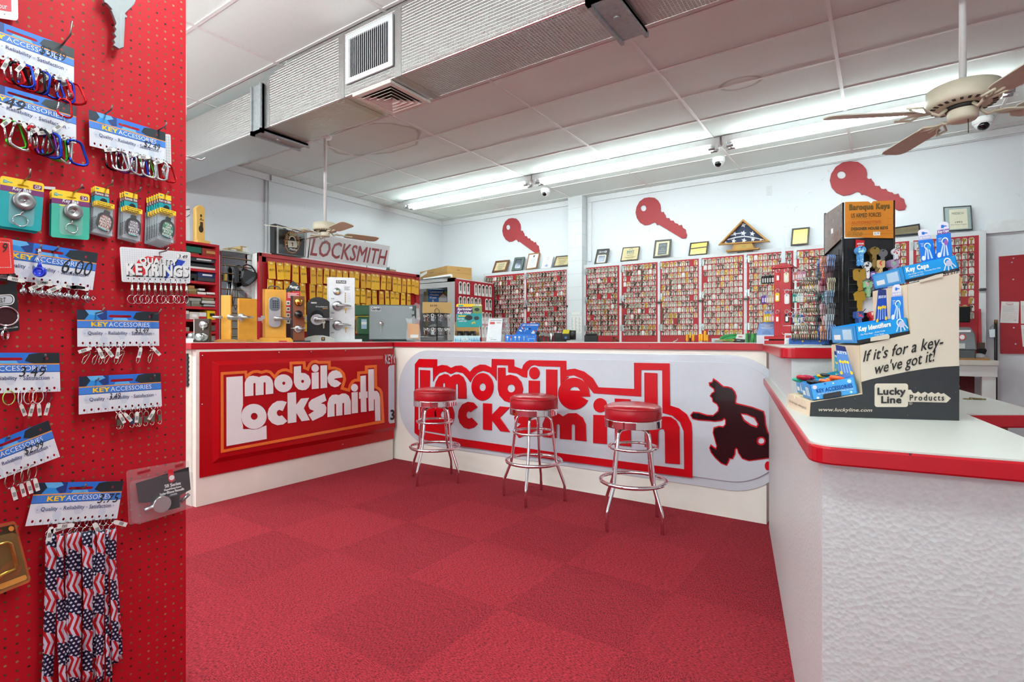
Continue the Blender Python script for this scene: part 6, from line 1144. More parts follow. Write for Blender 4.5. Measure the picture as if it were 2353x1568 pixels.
for (px, py), lb in (((1906.7, 415.7), 'big red wooden key on the back wall, closest to the near ceiling fan'), ((1461, 489), 'big red wooden key on the back wall, just past the block pillar'), ((1155, 531), 'big red wooden key on the back wall, in the far corner bay')):
    q = onY(px, py, YB - .004) - k0
    g = MB(); g.shape([[(p.x, p.z) for p in kw], [(p.x, p.z) for p in kh][::-1]], lambda x, y, h=0: V((x + q.x, YB - .004 - h, y + q.z)), n.m, 0, .013); g.build('wooden_key', label=lb, cat='wall key', group='big red wall keys', bev=.002)
# ------------------------------------------------------------------ cupboard in the corner
t = thing('key_cupboard', (-5.9, 6.6, 0), 'white cupboard in the corner with an open front and a red key-covered side door', 'cupboard')
CX0, CX1, CY0, CY1, CZ = -6.12, -5.66, 6.15, 7.36, 2.21
q0, q1, q2 = onY(985, 640, 6.15), onY(1042, 640, 6.15), onY(1042, 640, 6.15)
WPT = C('d8d8d6', .5, 0, .05)
px_ = lambda px, y: onY(px, 700, y).x
fx0, fx1, fx2 = px_(965, 6.3), px_(1028, 6.3), px_(1044, 6.3)
zt = onY(1044, 638, 6.3).z
g = MB(); g.box(fx0 - .3, fx2, 6.3, 7.36, zt - .06, zt, WPT); g.build('top_panel', t)
MB().box(fx1, fx2, 6.3, 6.34, .2, zt, WPT).build('face_stile', t); MB().box(fx0 - .3, fx1, 6.3, 6.34, zt - .14, zt - .05, WPT).build('face_rail', t)
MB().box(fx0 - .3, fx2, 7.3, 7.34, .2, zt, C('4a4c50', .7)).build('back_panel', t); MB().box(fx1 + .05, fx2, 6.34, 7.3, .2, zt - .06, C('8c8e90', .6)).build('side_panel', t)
# angled red door with paper strips of keys
a, b = V((fx2 + .024, 6.31, zt - .02)), V((fx2 + .024, 7.29, zt - .02)); lo = V((0, 0, -.95)); f = quad(a, b, b + lo, a + lo)
MB().shape([(0, 0), (1, 0), (1, 1), (0, 1)], f, RPLY, -.02, 0).build('key_door', t)
random.seed(4)
for r in range(4):
    for c in range(9):
        if random.random() < .13: continue
        s, u = .06 + c * .098, .035 + r * .235; l = f'long key on white strip, row {ORD[r]}, place {ORD[c]}, on the corner cupboard door'
        h = MB(); h.shape([(s, u + .03), (s + .02, u), (s + .06, u), (s + .08, u + .03), (s + .08, u + .20), (s, u + .20)], f, PAPER, .004, .006)
        k = h.build('key_strip', label=l, cat='key tag', group='long keys on the corner cupboard door')
        h = MB(); m = random.choice((DRK, NIK, C('3a3630', .4, .6))); h.shape(arc(s + .04, u + .045, .022, .028, n=10), f, m, .007, .011); h.rect(f, s + .03, u + .06, s + .05, u + .15, m, .010); h.build('long_key', k)
# carton, tubes on top
t = thing('large_carton', (-5.75, 6.8, zt), 'large flat brown carton lying on the corner cupboard', 'box'); KR = C('b0854c', .7, 0, .06, 6)
x0, x1 = px_(968, 6.45), px_(1085, 6.6)
c0 = onY(1027, 610, 6.42)
z0_, z1_ = zt, zt + .215
P = [onY(965, 640, 6.75), onY(1027, 640, 6.42), onY(1084, 640, 6.85), V(((onY(965, 640, 6.75) + onY(1084, 640, 6.85) - onY(1027, 640, 6.42))))]
P = [V((p.x, p.y, z0_)) for p in P]; g = MB(); g.hexa([p for p in P] + [p + V((0, 0, z1_ - z0_)) for p in P], KR); g.build('carton_body', t, bev=.006)
g = MB()
for i, (p, q) in enumerate(((P[0], P[1]), (P[1], P[2]))):
    nn = (q - p).cross(UP).normalized(); nn = nn if nn.dot(C0 - p) > 0 else -nn; ff = quad(p + V((0, 0, .215)), q + V((0, 0, .215)), q, p); g.rect(ff, 0, .48, 1, .5, C('8a6438', .7), .001); g.rect(ff, .4, .25, .52, .28, C('5a4226', .7), .001)
    if i == 0: g.shape([(.02, .2), (.28, .05), (.28, .25), (.03, .45)], ff, PAPER, .0015)
g.build('tape_and_label', t)
a, b = onY(960, 632, 6.3), onY(1003, 637, 5.95); dz_ = zt + .03 - a.z
g = MB(); g.cyl(V((a.x, 6.45, zt + .03)), V((b.x, 6.28, zt + .028)), .026, WHITE, n=16); g.build('paper_tube', label='white paper tube lying across the corner cupboard top', cat='tube')
g = MB(); g.tube([V((a.x, 6.32, zt + .008)), V((b.x + .02, 6.24, zt + .006))], .007, C('5a6068', .4, .6), 8); g.build('metal_rod', label='thin grey metal rod under the white paper tube', cat='rod')
# ------------------------------------------------------------------ workbench along the back wall
t = thing('workbench', (-1.4, 7.0, 0), 'white painted workbench along the back wall under the key boards', 'workbench'); PW = C('d6d6d4', .5, 0, .06, 8)
BX0 = fx2 + .05
MB().box(BX0, .905, 6.80, YK - .02, .965, 1.0, C('cfc9be', .5, 0, .1)).build('bench_top', t); MB().box(BX0, .905, 6.79, 6.80, .955, 1.003, C('c9c4ba', .5)).build('front_lip', t); MB().box(BX0, .90, 6.81, 6.85, .845, .955, PW).build('apron', t)
for x in (BX0 + .02, -3.4, -1.6, .79): MB().box(x, x + .10, 6.82, 6.92, 0, .845, PW).build('leg', t)
MB().box(BX0 + .02, .79, 7.33, 7.36, .1, .95, C('6a1018', .6)).build('back_board', t); MB().box(BX0 + .02, .79, 6.9, 7.33, .38, .40, PW).build('lower_shelf', t)
random.seed(9)
for i in range(16):
    a = random.uniform(0, 3.1); c = V((random.uniform(.28, .72), random.uniform(6.95, 7.2), .40 + .018 + i * .022)); R = M.Translation(c) @ M.Rotation(a, 4, 'Z') @ M.Rotation(random.uniform(-.15, .15), 4, 'Y')
    g = MB(R); g.box(-.13, .13, -.016, .016, -.009, .009, C(random.choice(('8a8c90', '3a3c40', '2c5a5a', 'a8a08c', '54565a')), .35, .6)); g.build('steel_bar', label=f'loose metal lock bar, {ORD[i]} up the heap under the workbench', cat='metal part', group='metal bars heaped under the bench', bev=.002)
# monitor, key machine, brush, padlock, pole at the far right
bm_ = lambda px, y=7.0: onY(px, 700, y).x
t = thing('black_monitor', (bm_(2215), 7.15, 1.0), 'black monitor screen behind the cardboard key display', 'monitor'); x0, x1 = bm_(2165, 7.15), bm_(2229, 7.15); zt_, zb_ = onY(2229, 705, 7.15).z, onY(2229, 741, 7.15).z
MB().box(x0, x1, 7.13, 7.17, zb_, zt_, C('0a0b0d', .45, spec=.2)).build('screen', t, bev=.006); MB().box((x0 + x1) / 2 - .03, (x0 + x1) / 2 + .03, 7.16, 7.20, 1.0, zb_ + .05, BLACK).build('stand', t)
t = thing('key_cutting_machine', (bm_(2215), 7.0, 1.0), 'grey key cutting machine with a clear hood at the end of the workbench', 'key machine'); x1 = bm_(2240, 6.95); x0 = x1 - .36; za = lambda py: onY(2235, py, 6.95).z
MB().box(x0, x1, 6.88, 7.12, 1.0, za(805), C('4a4c50', .4)).build('machine_base', t, bev=.01)
g = MB(); g.prism([(x0, 6.9, za(805)), (x0, 6.9, za(752)), (x1 - .04, 6.9, za(752)), (x1, 6.9, za(768)), (x1 + .012, 6.9, za(805))], (0, .2, 0), C('6c7274', .15, alpha=.8)); g.build('hood', t, bev=.01)
g = MB(); ff = quad(V((x0, 6.895, za(752))), V((x1, 6.895, za(752))), V((x1, 6.895, za(820))), V((x0, 6.895, za(820))))
g.rect(ff, .55, .1, .9, .17, WHITE, .001); g.rect(ff, .40, .1, .5, .18, C('3a6ab0', .4), .001); g.shape([arc(.72, .34, .08, .11, n=16), arc(.72, .34, .055, .08, n=16)[::-1]], ff, C('c83038', .4), .001); g.shape(arc(.72, .34, .055, .08, n=16), ff, WHITE, .0008); g.rect(ff, .3, .55, .78, .72, C('c8ccc8', .4), .001); g.rect(ff, .3, .58, .6, .66, C('3a5a48', .4), .0015); g.rect(ff, .5, .8, .8, .9, C('d0d0ce', .4), .001); g.build('label_plate', t)
g = MB(); g.box(bm_(2207) - .2, bm_(2268), 6.82, 7.05, 1.001, 1.02, C('9a6c34', .5, 0, .15)); g.build('wooden_board', label='thin brown board lying on the end of the workbench', cat='board')
t = thing('red_brush', (bm_(2255), 7.34, 1.05), 'long red handled brush leaning on the end key board', 'brush'); x = bm_(2252, 7.33); g = MB(); g.prism([(x - .014, 7.33, 1.16), (x + .014, 7.33, 1.16), (x + .010, 7.35, 1.52), (x - .010, 7.35, 1.52)], (0, .015, 0), C('b01424', .3)); g.build('handle', t, bev=.003); MB().box(x - .02, x + .035, 7.30, 7.345, 1.10, 1.17, C('5a4030', .5)).build('ferrule', t); g = MB(); g.lathe([(.03, 0), (.042, -.02), (.03, -.06), (.005, -.07)], C('161416', .9), (x + .012, 7.32, 1.11), n=10); g.build('bristles', t)
g = MB(); a = onY(2268, 815, 6.9); g.ball((a.x - .06, 6.95, 1.04), .06, C('dcdce0', .15, alpha=.4), 12, 6, .5); g.build('clear_bag', label='crumpled clear bag beside the key cutting machine', cat='bag')
t = thing('black_pole', (bm_(2289, 7.4), 7.42, 0), 'tall black pole with a worn tip standing by the workbench end', 'pole'); x = bm_(2289, 7.42); g = MB(); g.cyl((x, 7.44, 0), (x, 7.44, onY(2289, 745, 7.44).z), .013, BLACK, n=14); g.build('shaft', t); z = onY(2289, 745, 7.44).z; MB().cyl((x, 7.44, z), (x, 7.44, z + .045), .0145, C('7a5c30', .5), n=14).build('tip', t)
t = thing('padlock_pack', (bm_(2280, 7.4), 7.43, 1.3), 'silver padlock in a small clear pack hanging beside the black pole', 'padlock'); f = quad(*[onY(x, y, 7.46) for x, y in ((2271, 758), (2290, 756), (2289, 775), (2273, 776))]); MB().shape(rrect(0, 0, 1, 1, .1), f, C('c4c8cc', .2, .6), 0, .03).build('padlock_body', t, bev=.004); g = MB(); g.tube([f(.3, 0, .015), f(.32, -.35, .015), f(.5, -.5, .015), f(.66, -.35, .015), f(.68, 0, .015)], .005, STEEL, 8); g.build('shackle', t)
# red plywood notice board
f = quad(V((1.0, YB - .014, 2.065)), V((2.2, YB - .014, 2.09)), V((2.2, YB - .014, 1.055)), V((1.01, YB - .014, 1.055))); t = thing('notice_board', f(0, 1), 'red stained plywood notice board pinned with white forms', 'notice board'); MB().shape([(0, 0), (1, 0), (1, 1), (0, 1)], f, RPLY, -.012, 0).build('plywood_panel', t)
for x, y in ((.093, .03), (.083, .07), (.09, .245), (.09, .735), (.1, .9), (.1, .66)): MB().shape(arc(x, y, .006, .007, n=8), f, STEEL, 0, .003).build('pin', t)
for c, l in (((2301, 693), (2342, 694), (2340, 743), (2298, 742)), 'white printed form with a red heading, pinned on the plywood board'), (((2345, 692), (2390, 693), (2390, 745), (2346, 744)), 'second white form pinned beside the red-headed one, cut by the frame'), (((2346, 747), (2390, 748), (2390, 800), (2350, 797)), 'lower white form pinned on the plywood board, cut by the frame'):
    ff = quad(*[onY(x, y, YB - .015) for x, y in c]); g = MB(); g.shape([(0, 0), (1, 0), (1, 1), (0, 1)], ff, PAPER, 0, .0008); RI = C('c05058', .6)
    g.shape([rrect(.28, .05, .68, .16, .05), rrect(.30, .065, .66, .145, .04)[::-1]], ff, RI, .0012); g.rect(ff, .36, .12, .62, .135, RI, .0012)
    for i in range(9): g.rect(ff, .08, .2 + i * .033, .92 - (i * 7 % 5) * .07, .208 + i * .033, C('b0a0a4', .6), .0012)
    for i in range(8): g.rect(ff, .1, .52 + i * .05, .9, .524 + i * .05, RI, .0012); g.rect(ff, .1 + i * .11, .52, .103 + i * .11, .88, RI, .0012) if i in (0, 4, 5, 6) else None
    g.build('printed_form', label=l, cat='paper', group='forms on the notice board')
# note and price list on the pillar
for c, l, k in (((1312, 718), (1332, 717), (1334, 722), (1315, 724)), 'small white note taped to the block pillar', 0), (((1311, 727), (1337, 727), (1337, 766), (1312, 765)), 'printed list taped on the block pillar below the small note', 1):
    ff = quad(*[onY(x, y, 7.328) for x, y in c]); g = MB(); g.shape([(0, 0), (1, 0), (1, 1), (0, 1)], ff, PAPER, 0, .0008)
    if k:
        for i in range(16):
            for j in (0, 1, 2): g.rect(ff, .06 + j * .33, .08 + i * .055, .24 + j * .33 - (i * 3 + j) % 4 * .03, .1 + i * .055, C('9a9a9e', .6), .0012)
    g.build('paper_list' if k else 'paper_note', label=l, cat='paper')
# ------------------------------------------------------------------ goods on the long counter
def DB(px, Y=4.1): return Y / ray(px, CY).y
fm = lambda x, y, h=0: V((x, -h, y))
# rack of letter keyrings with a cardboard sign
m_ = S(1004, DB(1004, 4.15)); t = thing('keyring_rack', loc_of(m_), 'black wire rack of initial keyrings under a brown $4.99 sign', 'display rack'); KB = C('c09a60', .7, 0, .06, 6)
g = MB(m_); g.lathe([(.2, 2.5), (34, 2.5), (36, 1), (36, 0), (.2, 0)], C('34363a', .4), n=36); g.cyl((0, 0, 2), (0, 0, 64), 1.3, BLACK); g.build('stand', t)
g = MB(m_); g.rect(fm, -33, 91, 34, 65, KB, -2); g.box(-33, 34, 2.2, 3.4, 65, 91, KB); g.text('$4.99', fm, -16, 85, 0, 80, INK, -.01, .1, h=-1.5); g.build('cardboard_sign', t)
g = MB(m_)
for zz in (64, 33): g.torus((0, 0, zz), (0, 0, 1), 30, .6, BLACK, 32, 6); [g.tube([(0, 0, zz), (30 * math.cos(a), 30 * math.sin(a), zz)], .6, BLACK, 5) for a in (.4, 1.5, 2.6, 3.7, 4.8, 5.9)]
g.tube([(-4, -2, 64), (-5, -2, 72), (0, -2, 77), (5, -2, 72), (5, -2, 62)], .7, BLACK, 6); g.build('wire_tier', t)
for zz in (62, 31):
    for j in range(12):
        a = 2 * PI * j / 12 + .2; c = V((30 * math.cos(a), 30 * math.sin(a), zz)); l = f'chrome initial keyring, {ORD[j]} round the {"upper" if zz > 40 else "lower"} tier of the $4.99 rack'
        h = MB(m_); h.torus(c + V((0, 0, -3)), (math.cos(a), math.sin(a), 0), 3.4, .6, CHROME, 14, 6); k = h.build('initial_keyring', label=l, cat='keyring', group='initial keyrings on the $4.99 rack')
        h = MB(m_ @ M.Translation(c + V((0, 0, -7))) @ M.Rotation(a + PI / 2, 4, 'Z')); h.text('TSAMRNEJKLDB'[(j * 5 + int(zz)) % 12], lambda x, y, q=0: V((x, -q, y)), -3, 0, 3, -8, CHROME, .03, h=0); o = h.build('letter_charm', k); md = o.modifiers.new('thickness', 'SOLIDIFY'); md.thickness = .004
m_ = S(990, DB(990, 4.75), 1.0); t = thing('silver_machine', loc_of(m_), 'grey metal machine standing behind the $4.99 keyring rack', 'machine'); g = MB(m_); g.box(-26, 30, -8, 14, 0, 46, C('8e9294', .35, .4)); g.build('machine_body', t, bev=.01); g = MB(m_); g.cyl((6, -10, 62), (6, 10, 62), 12, C('8e9294', .35, .4), n=24); g.box(-4, 4, -4, 6, 40, 66, C('6a6e72', .4)); g.build('grinding_head', t); MB(m_).box(-26, 30, -8, 14, -1.0 * F / DB(990, 4.75), 0, C('3c3e40', .6)).build('machine_cabinet', t); g = MB(m_); g.ball((-2, -12, 28), 4, C('d02828', .3), 10, 6); g.build('red_knob', t)
m_ = S(1004, DB(1004, 6.9), 1.615); t = thing('licensed_keys_poster', loc_of(m_), 'blue Licensed House Keys poster with a house drawing inside the corner cupboard', 'poster'); BPO = C('1f66b8', .45)
g = MB(m_); g.rect(fm, -20, 60, 24, 5, BPO, .0); g.box(-20, 24, .2, 1, 5, 60, BPO); g.text('Licensed', fm, -16, 57, 13, 52, WHITE, .03, h=.3); g.text('House', fm, -16, 50, 4, 45.5, WHITE, .03, h=.3); g.text('Keys', fm, -16, 43.5, -1, 37.5, WHITE, .03, h=.3); g.text('&', fm, -11, 36.5, -7, 31, WHITE, .03, h=.3)
g.shape([(4, 32), (23, 32), (23, 44), (14, 52), (4, 44)], fm, WHITE, .2); g.shape([(2, 42), (14, 54), (24, 46), (24, 43), (14, 50), (4, 40)], fm, C('9a5a2c', .5), .3); g.shape(arc(21, 53, 5, n=10), fm, C('88b858', .5), .15); g.build('poster_sheet', t)
MB(m_).box(-24, -20, 0, 20, -60, 62, C('a09878', .6)).box(-30, -24, 4, 20, -60, 55, C('8a866c', .6)).build('backing_post', t)
# sprinkler key hider display
m_ = S(1077, DB(1077, 4.05)); t = thing('counter_display', loc_of(m_), 'teal and yellow Sprinkler Key Hider card box on the long counter', 'display box'); 
g = MB(m_); g.prism([(-33, 0, 0), (26, 0, 0), (26, 0, 14), (-33, 0, 14)], (0, 1, 0), C('cfe4ea', .5)); g.prism([(-33, 1, 0), (-33, 18, 0), (-33, 18, 40), (-33, 1, 14)], (1, 0, 0), C('e6e8e8', .5)); g.prism([(25, 1, 0), (25, 18, 0), (25, 18, 40), (25, 1, 14)], (1, 0, 0), C('d8dcdc', .5)); g.box(-32, 25, 17, 18, 0, 46, C('b88a4c', .6)); g.build('tray_box', t)
g = MB(m_); random.seed(2)
for i in range(24): x = -32 + i * 2.4; g.shape([(x, .5), (x + 2.2, .5), (x + random.uniform(0, 3), random.uniform(6, 13))], fm, C(random.choice(('4aa6cc', '7cc4dc', '2c8ab8')), .5), .15)
g.rect(fm, -16, 9, 0, 3, WHITE, .3); g.text('Lucky Line', fm, -15, 8, 4, 4, C('3a8ab0', .5), .02, h=.5); g.build('printed_front', t)
g = MB(m_ @ M.Translation((0, 16, 34)) @ M.Rotation(.06, 4, 'X')); TL2 = C('2a9c9c', .45)
g.shape(rrect(-29, 0, 31, 54, 4), fm, TL2, -.6, 0); g.shape(rrect(-29, 44, 31, 54, 4), fm, YEL, .15); g.shape([(-29, 30), (31, 34), (31, 47), (-29, 47)], fm, C('5a2c6a', .5), .2); g.shape([(10, 32), (31, 32), (31, 49), (8, 49)], fm, C('7c9a58', .5), .3); g.shape(arc(19, 41, 6, 4, n=12), fm, C('2c3a34', .4), .45); g.text('Sprinkler', fm, -26, 45, 8, 37.5, WHITE, .03, .2, h=.5); g.text('Key Hider', fm, -26, 37, 7, 29, WHITE, .03, .2, h=.5)
g.text('Don\'t Get', fm, -26, 22, -11, 17.5, WHITE, .02, .2, h=.4); g.text('Locked Out!', fm, -23, 16.5, -5, 12.5, WHITE, .02, .2, h=.4); g.shape(arc(0, 22, 9, 6, n=16), fm, C('2a2c2e', .4), .4); g.shape(arc(18, 21, 6, 4.5, n=14), fm, C('34363a', .4), .4); g.shape([(6, 10), (14, 14), (16, 8), (12, 10), (8, 6)], fm, C('d8b83a', .4), .5); g.rect(fm, -24, 27, 2, 24.5, YEL, .3); g.rect(fm, -24, 51.5, -13, 48, TL2, .4); g.rect(fm, 13, 53, 29, 49.5, WHITE, .5); g.text('$6.99', fm, 14, 52.6, 24, 50, INK, h=.8); g.build('header_card', t)
for i in range(3): h = MB(m_); h.cyl((-20 + i * 15, 9, 4), (-20 + i * 15, 9, 24), 6.5, C('161618', .4), n=20); h.torus((-20 + i * 15, 9, 24), (0, 0, 1), 6, .8, C('161618', .4), 20, 6); h.build('key_hider', label=f'black round sprinkler key hider, {ORD[i]} along in the teal display box', cat='key hider', group='sprinkler key hiders')
# acrylic sign holder with a white review sheet
m_ = S(1133, DB(1133, 4.0)); t = thing('acrylic_sign_holder', loc_of(m_), 'clear acrylic holder with a white review sheet printed in red', 'sign holder'); g = MB(m_ @ M.Rotation(-.12, 4, 'X')); g.box(-26, 38, 8, 9, 0, 58, C('f4f8fa', .05, alpha=.16, spec=.8)); g.build('acrylic_panel', t); MB(m_).box(-26, 34, -4, 14, 0, 1, C('f4f8fa', .05, alpha=.25, spec=.8)).build('acrylic_foot', t)
g = MB(m_ @ M.Rotation(-.10, 4, 'X')); sh = [(-16, 1), (18, 1), (22, 54), (-10, 54)]; g.shape(sh, fm, C('f0f0f2', .4), -1, 0); g.text('Lets Rate Us 5 Stars!', fm, -6, 51, 20, 48.5, BLUEINK, .01, h=.3); g.rect(fm, -7, 46, 4, 41, C('d04840', .5), .2); g.text('GOOGLE', fm, 8, 45.5, 17, 43, C('e0a030', .5), .02, h=.3)
g.text('Powered by', fm, -9, 10, -1, 8, GREY, h=.3); g.text('birdeye', fm, -5, 6.5, 8, 3.5, BLUEINK, .01, h=.3); g.build('review_sheet', t)
# blue key accessories box
m_ = S(1197, DB(1197, 4.05)); t = thing('blue_accessories_box', loc_of(m_), 'blue key accessories box with a tilted header on the long counter', 'display box'); B2 = C('1f74d4', .4)
g = MB(m_); g.box(-36, 35, 0, 16, 0, 16, B2); g.prism([(-16, -.2, 16), (34, -.2, 16), (34, -.2, 17.5), (-16, -.2, 17.5)], (0, 1, 0), B2); g.build('tray_box', t)
g = MB(m_ @ M.Translation((0, 2, 17)) @ M.Rotation(-.5, 4, 'X')); g.shape([(-14, 0), (33, 0), (44, 30), (2, 30)], fm, C('2a6ac0', .4), -.5, 0); g.text('KEY ACCESSORIES', fm, 4, 27, 40, 23, WHITE, .02, .15, h=.3); random.seed(5)
for i in range(14): g.shape(arc(random.uniform(-2, 34), random.uniform(4, 19), random.uniform(1.5, 4), random.uniform(1, 2.5), n=7), fm, C(random.choice(('9cc8f0', 'e8eef4', '5a9ce0', 'c84848', '143c80')), .4), .2 + i * .01)
g.shape(arc(28, 4, 4.5, 2, n=14), fm, WHITE, .5); g.build('header_card', t)
g = MB(m_)
for x, cl in ((-31, 'e8e8ea'), (-23, 'c02828'), (-13, 'e8e8ea'), (-4, 'd8d8dc'), (7, '7cb0e8')): g.shape(arc(x, 11, 2.4, n=10), fm, C(cl, .4), .2); g.rect(fm, x - .8, 9, x + .8, 3, C('d8c8a8', .4), .2)
for x, y, cl in ((14, 12, 'f0a030'), (21, 13, 'd84040'), (29, 12, 'f0a030'), (17, 4, 'e8e8f0'), (31, 4, 'f0a030')): g.shape(arc(x, y, 1.3, n=6), fm, C(cl, .4), .2)
g.rect(fm, 15, 8.5, 32, 6.5, C('7cb0e8', .5), .2); g.build('printed_front', t)
# black machines behind
m_ = S(1293, DB(1293, 6.95), 1.0); t = thing('key_machine', loc_of(m_), 'black key duplicating machine on the workbench before the block pillar', 'key machine'); k_ = 1
g = MB(m_); g.box(-20, 8, -8, 10, 20, 47, C('1c1c1e', .35)); g.box(-3, 18, -9, 8, 30, 54, C('222226', .35)); g.build('machine_body', t, bev=.012); g = MB(m_); g.cyl((16, 0, 42), (30, 0, 42), 11, C('161618', .3), n=22); g.build('motor', t); MB(m_).box(-34, 32, -12, 14, 0, 20, C('2a2a2c', .4)).build('machine_base', t, bev=.01)
g = MB(m_); g.shape([(-1, 45), (14, 45), (16, 54), (1, 54)], fm, C('e0d028', .4), 9.3); g.shape(arc(7, 36, 3, n=12), fm, C('4a7ab0', .4), 9.3); g.build('warning_plate', t); g = MB(m_); g.cyl((-26, -2, 20), (-26, -2, 46), 3.5, STEEL, n=12); g.cyl((-12, -12, 40), (-12, -9, 40), 6, C('3a3a3c', .4, .6), n=14); g.build('vise_post', t)
for i, px in enumerate((1236, 1245, 1254, 1262)):
    m_ = S(px, DB(px, 7.1), 1.0); g = MB(m_); g.cyl((0, 0, 44 - i), (0, 6, 44 - i), 4.5, C('8a8a84', .4, .8) if i else BLACK, n=16); g.box(-2, 2, 1, 5, 0, 42 - i, C('3c3c3e', .5)); g.build('cutter_wheel', label=f'grey cutter wheel on a post behind the blue box, {ORD[i]} along', cat='cutter wheel', group='cutter wheels')
m_ = S(1357, DB(1357, 6.95), 1.0); g = MB(m_); g.box(-14, 17, -6, 8, 0, 43, C('1e1e20', .4)); g.box(-12, 15, -7, 9, 43, 47, C('2c2c2e', .4)); g.build('black_vise', label='low black machine vise on the workbench just past the pillar', cat='machine', bev=.01)
m_ = S(1411, DB(1411, 6.95), 1.0); g = MB(m_); g.tube([(-2, 0, 0), (-2, 0, 40), (4, 0, 36), (8, -2, 30)], [2, 2, 2.4, 3], C('5a3018', .4), 10); g.build('machine_lever', label='brown handled machine lever poking up before the key boards', cat='lever')
m_ = S(1239, DB(1239, 4.2)); g = MB(m_); g.lathe([(.2, 0), (4, 0), (4, 6), (2, 9), (1.4, 12), (.2, 12)], C('2a2a2c', .4), (0, 2, 0), n=14); g.build('small_bottle', label='small black capped bottle beside the blue accessories box', cat='bottle')
m_ = S(1154, DB(1154, 4.3)); g = MB(m_); g.lathe([(.2, 0), (4, 0), (4, 12), (3, 14), (2, 18), (.2, 18)], C('b8b0a0', .4), n=14); g.build('small_bottle', label='small grey capped jar behind the review sheet', cat='bottle')
# yellow screwdrivers, green dustpan, tools
HY = C('f0a81c', .25)
for i, (px, hgt, bl) in enumerate(((1579, 19, 0), (1586, 24, 1), (1593, 20, 0), (1608, 20, 0), (1613, 20, 0), (1620, 27, 0), (1625, 18, 0))):
    m_ = S(px, DB(px, 4.25)); t = thing('screwdriver', loc_of(m_), f'yellow handled screwdriver standing handle up, {ORD[i]} along on the long counter', 'screwdriver', 'yellow screwdrivers')
    if bl: g = MB(m_); g.lathe([(.2, 1), (1.6, 1), (1.6, 10), (.2, 10)], BLACK, n=12); g.build('black_grip', t); g = MB(m_); g.lathe([(.2, 10), (1.7, 10), (2, 14), (1.4, 22), (.8, hgt), (.2, hgt)], C('e8d028', .3), n=12); g.build('handle', t)
    else: g = MB(m_); g.lathe([(.2, 3), (2.6, 3), (3.1, 6), (2.7, 10), (3, hgt - 5), (2.4, hgt - 1), (.2, hgt)], HY, n=8); g.build('handle', t)
    MB(m_).cyl((0, 0, 0), (0, 0, 4), .9, STEEL, n=8).build('shank', t)
m_ = S(1555, DB(1555, 4.25)); g = MB(m_); g.tube([(-8, 0, 1), (-4, 0, 2.5), (1, 0, 5), (2, 0, 9)], 1, C('c0c0c0', .3, .8), 8); g.build('bent_hook_tool', label='bent grey hook tool lying before the key boards', cat='tool')
m_ = S(1650, DB(1650, 4.25)); g = MB(m_); g.box(-14, 4, -4, 6, 0, 9, C('b4b8bc', .35, .5)); g.box(-8, 10, -5, 2, 0, 5, C('8a8e94', .35, .5)); g.build('grey_stapler', label='grey metal stapler lying between screwdrivers and green scoop', cat='stapler', bev=.003)
m_ = S(1676, DB(1676, 4.35)); g = MB(m_); GP = C('1c8a3c', .35); P = [(-24, 5), (-20, 12), (-12, 17), (0, 19), (18, 20)]
g.prism([(-24, 0, 3), (-20, 0, 12), (-12, 0, 17), (0, 0, 19), (20, 0, 20), (20, 0, 17), (0, 0, 14), (-12, 0, 11), (-18, 0, 5)], (0, 14, 0), GP); g.prism([(-22, 2, 3), (18, 2, 1), (18, 2, 16), (0, 2, 15), (-14, 2, 11)], (0, 10, 0), C('28a050', .35)); g.build('green_scoop', label='green plastic scoop lying on the long counter', cat='scoop', bev=.003)
m_ = S(1665, DB(1665, 4.1)); g = MB(m_); g.tube([(-20, 0, 4), (18, 0, 7)], 1.1, BRASS, 10); g.cyl((16, 0, 5), (22, 0, 6), 2.2, BRASS, n=10); g.build('brass_rod', label='thin brass rod lying in front of the green scoop', cat='rod')
m_ = S(1699, DB(1699, 4.15)); t = thing('card_holder', loc_of(m_), 'dark card holder with a white business card beside the grass patterned box', 'card holder'); MB(m_).box(-13, 12, 0, 10, 0, 10, C('24221e', .35)).build('holder_body', t, bev=.004); g = MB(m_); g.shape([(-8, 9), (12, 7), (15, 18), (-5, 19)], fm, PAPER, .4, 1); g.rect(fm, -2, 14, 6, 12, C('c03038', .5), 1.3); g.text('YALE', fm, -6, 6, 2, 4, WHITE, h=.5); g.build('business_card', t)
n = NT('grass_print', .5); bl_ = n.noise(9, n.vec(n.op('MULTIPLY', n.x, 12), n.y, n.op('MULTIPLY', n.z, 1.2)), 3, 1); n.base(n.mix(n.ramp(bl_, .4, .62), '0c2c14', '3cb04c'))
m_ = S(1735, DB(1735, 4.1)); g = MB(m_); g.box(-20, 26, 0, 12, 0, 21, n.m); g.build('grass_box', label='box printed with green grass blades, beside the red blade post', cat='box')
# ------------------------------------------------------------------ red post of key tags with a saw blade on top
DP = 3.3; m_ = S(1798, DP, ZU, yaw=-14); BP = 781 + (EYE - ZU) * F / DP
zp = lambda py: BP - py
PRD = C('b4141f', .3, 0, .04, 8)
t = thing('key_tag_post', loc_of(m_), 'square red wooden post hung with key tags, a steel saw blade standing in its top', 'display stand')
g = MB(m_); g.box(-34, 30, -20, 32, 0, 8, PRD); g.box(-34, 30, -20, 32, 11, 18, PRD); g.box(-26, 24, -14, 28, 8, 11, BLACK); g.build('stacked_base', t, bev=.002)
MB(m_).box(-18, 18, -2, 30, 18, zp(617), PRD).build('square_post', t, bev=.002); g = MB(m_); z = zp(617); g.box(-23, 23, -7, 35, z, z + 4, PRD); g.box(-17, 17, -2, 30, z + 4, z + 9, PRD); g.box(-7, 7, 4, 20, z + 9, z + 13, PRD); g.build('moulded_cap', t, bev=.002)
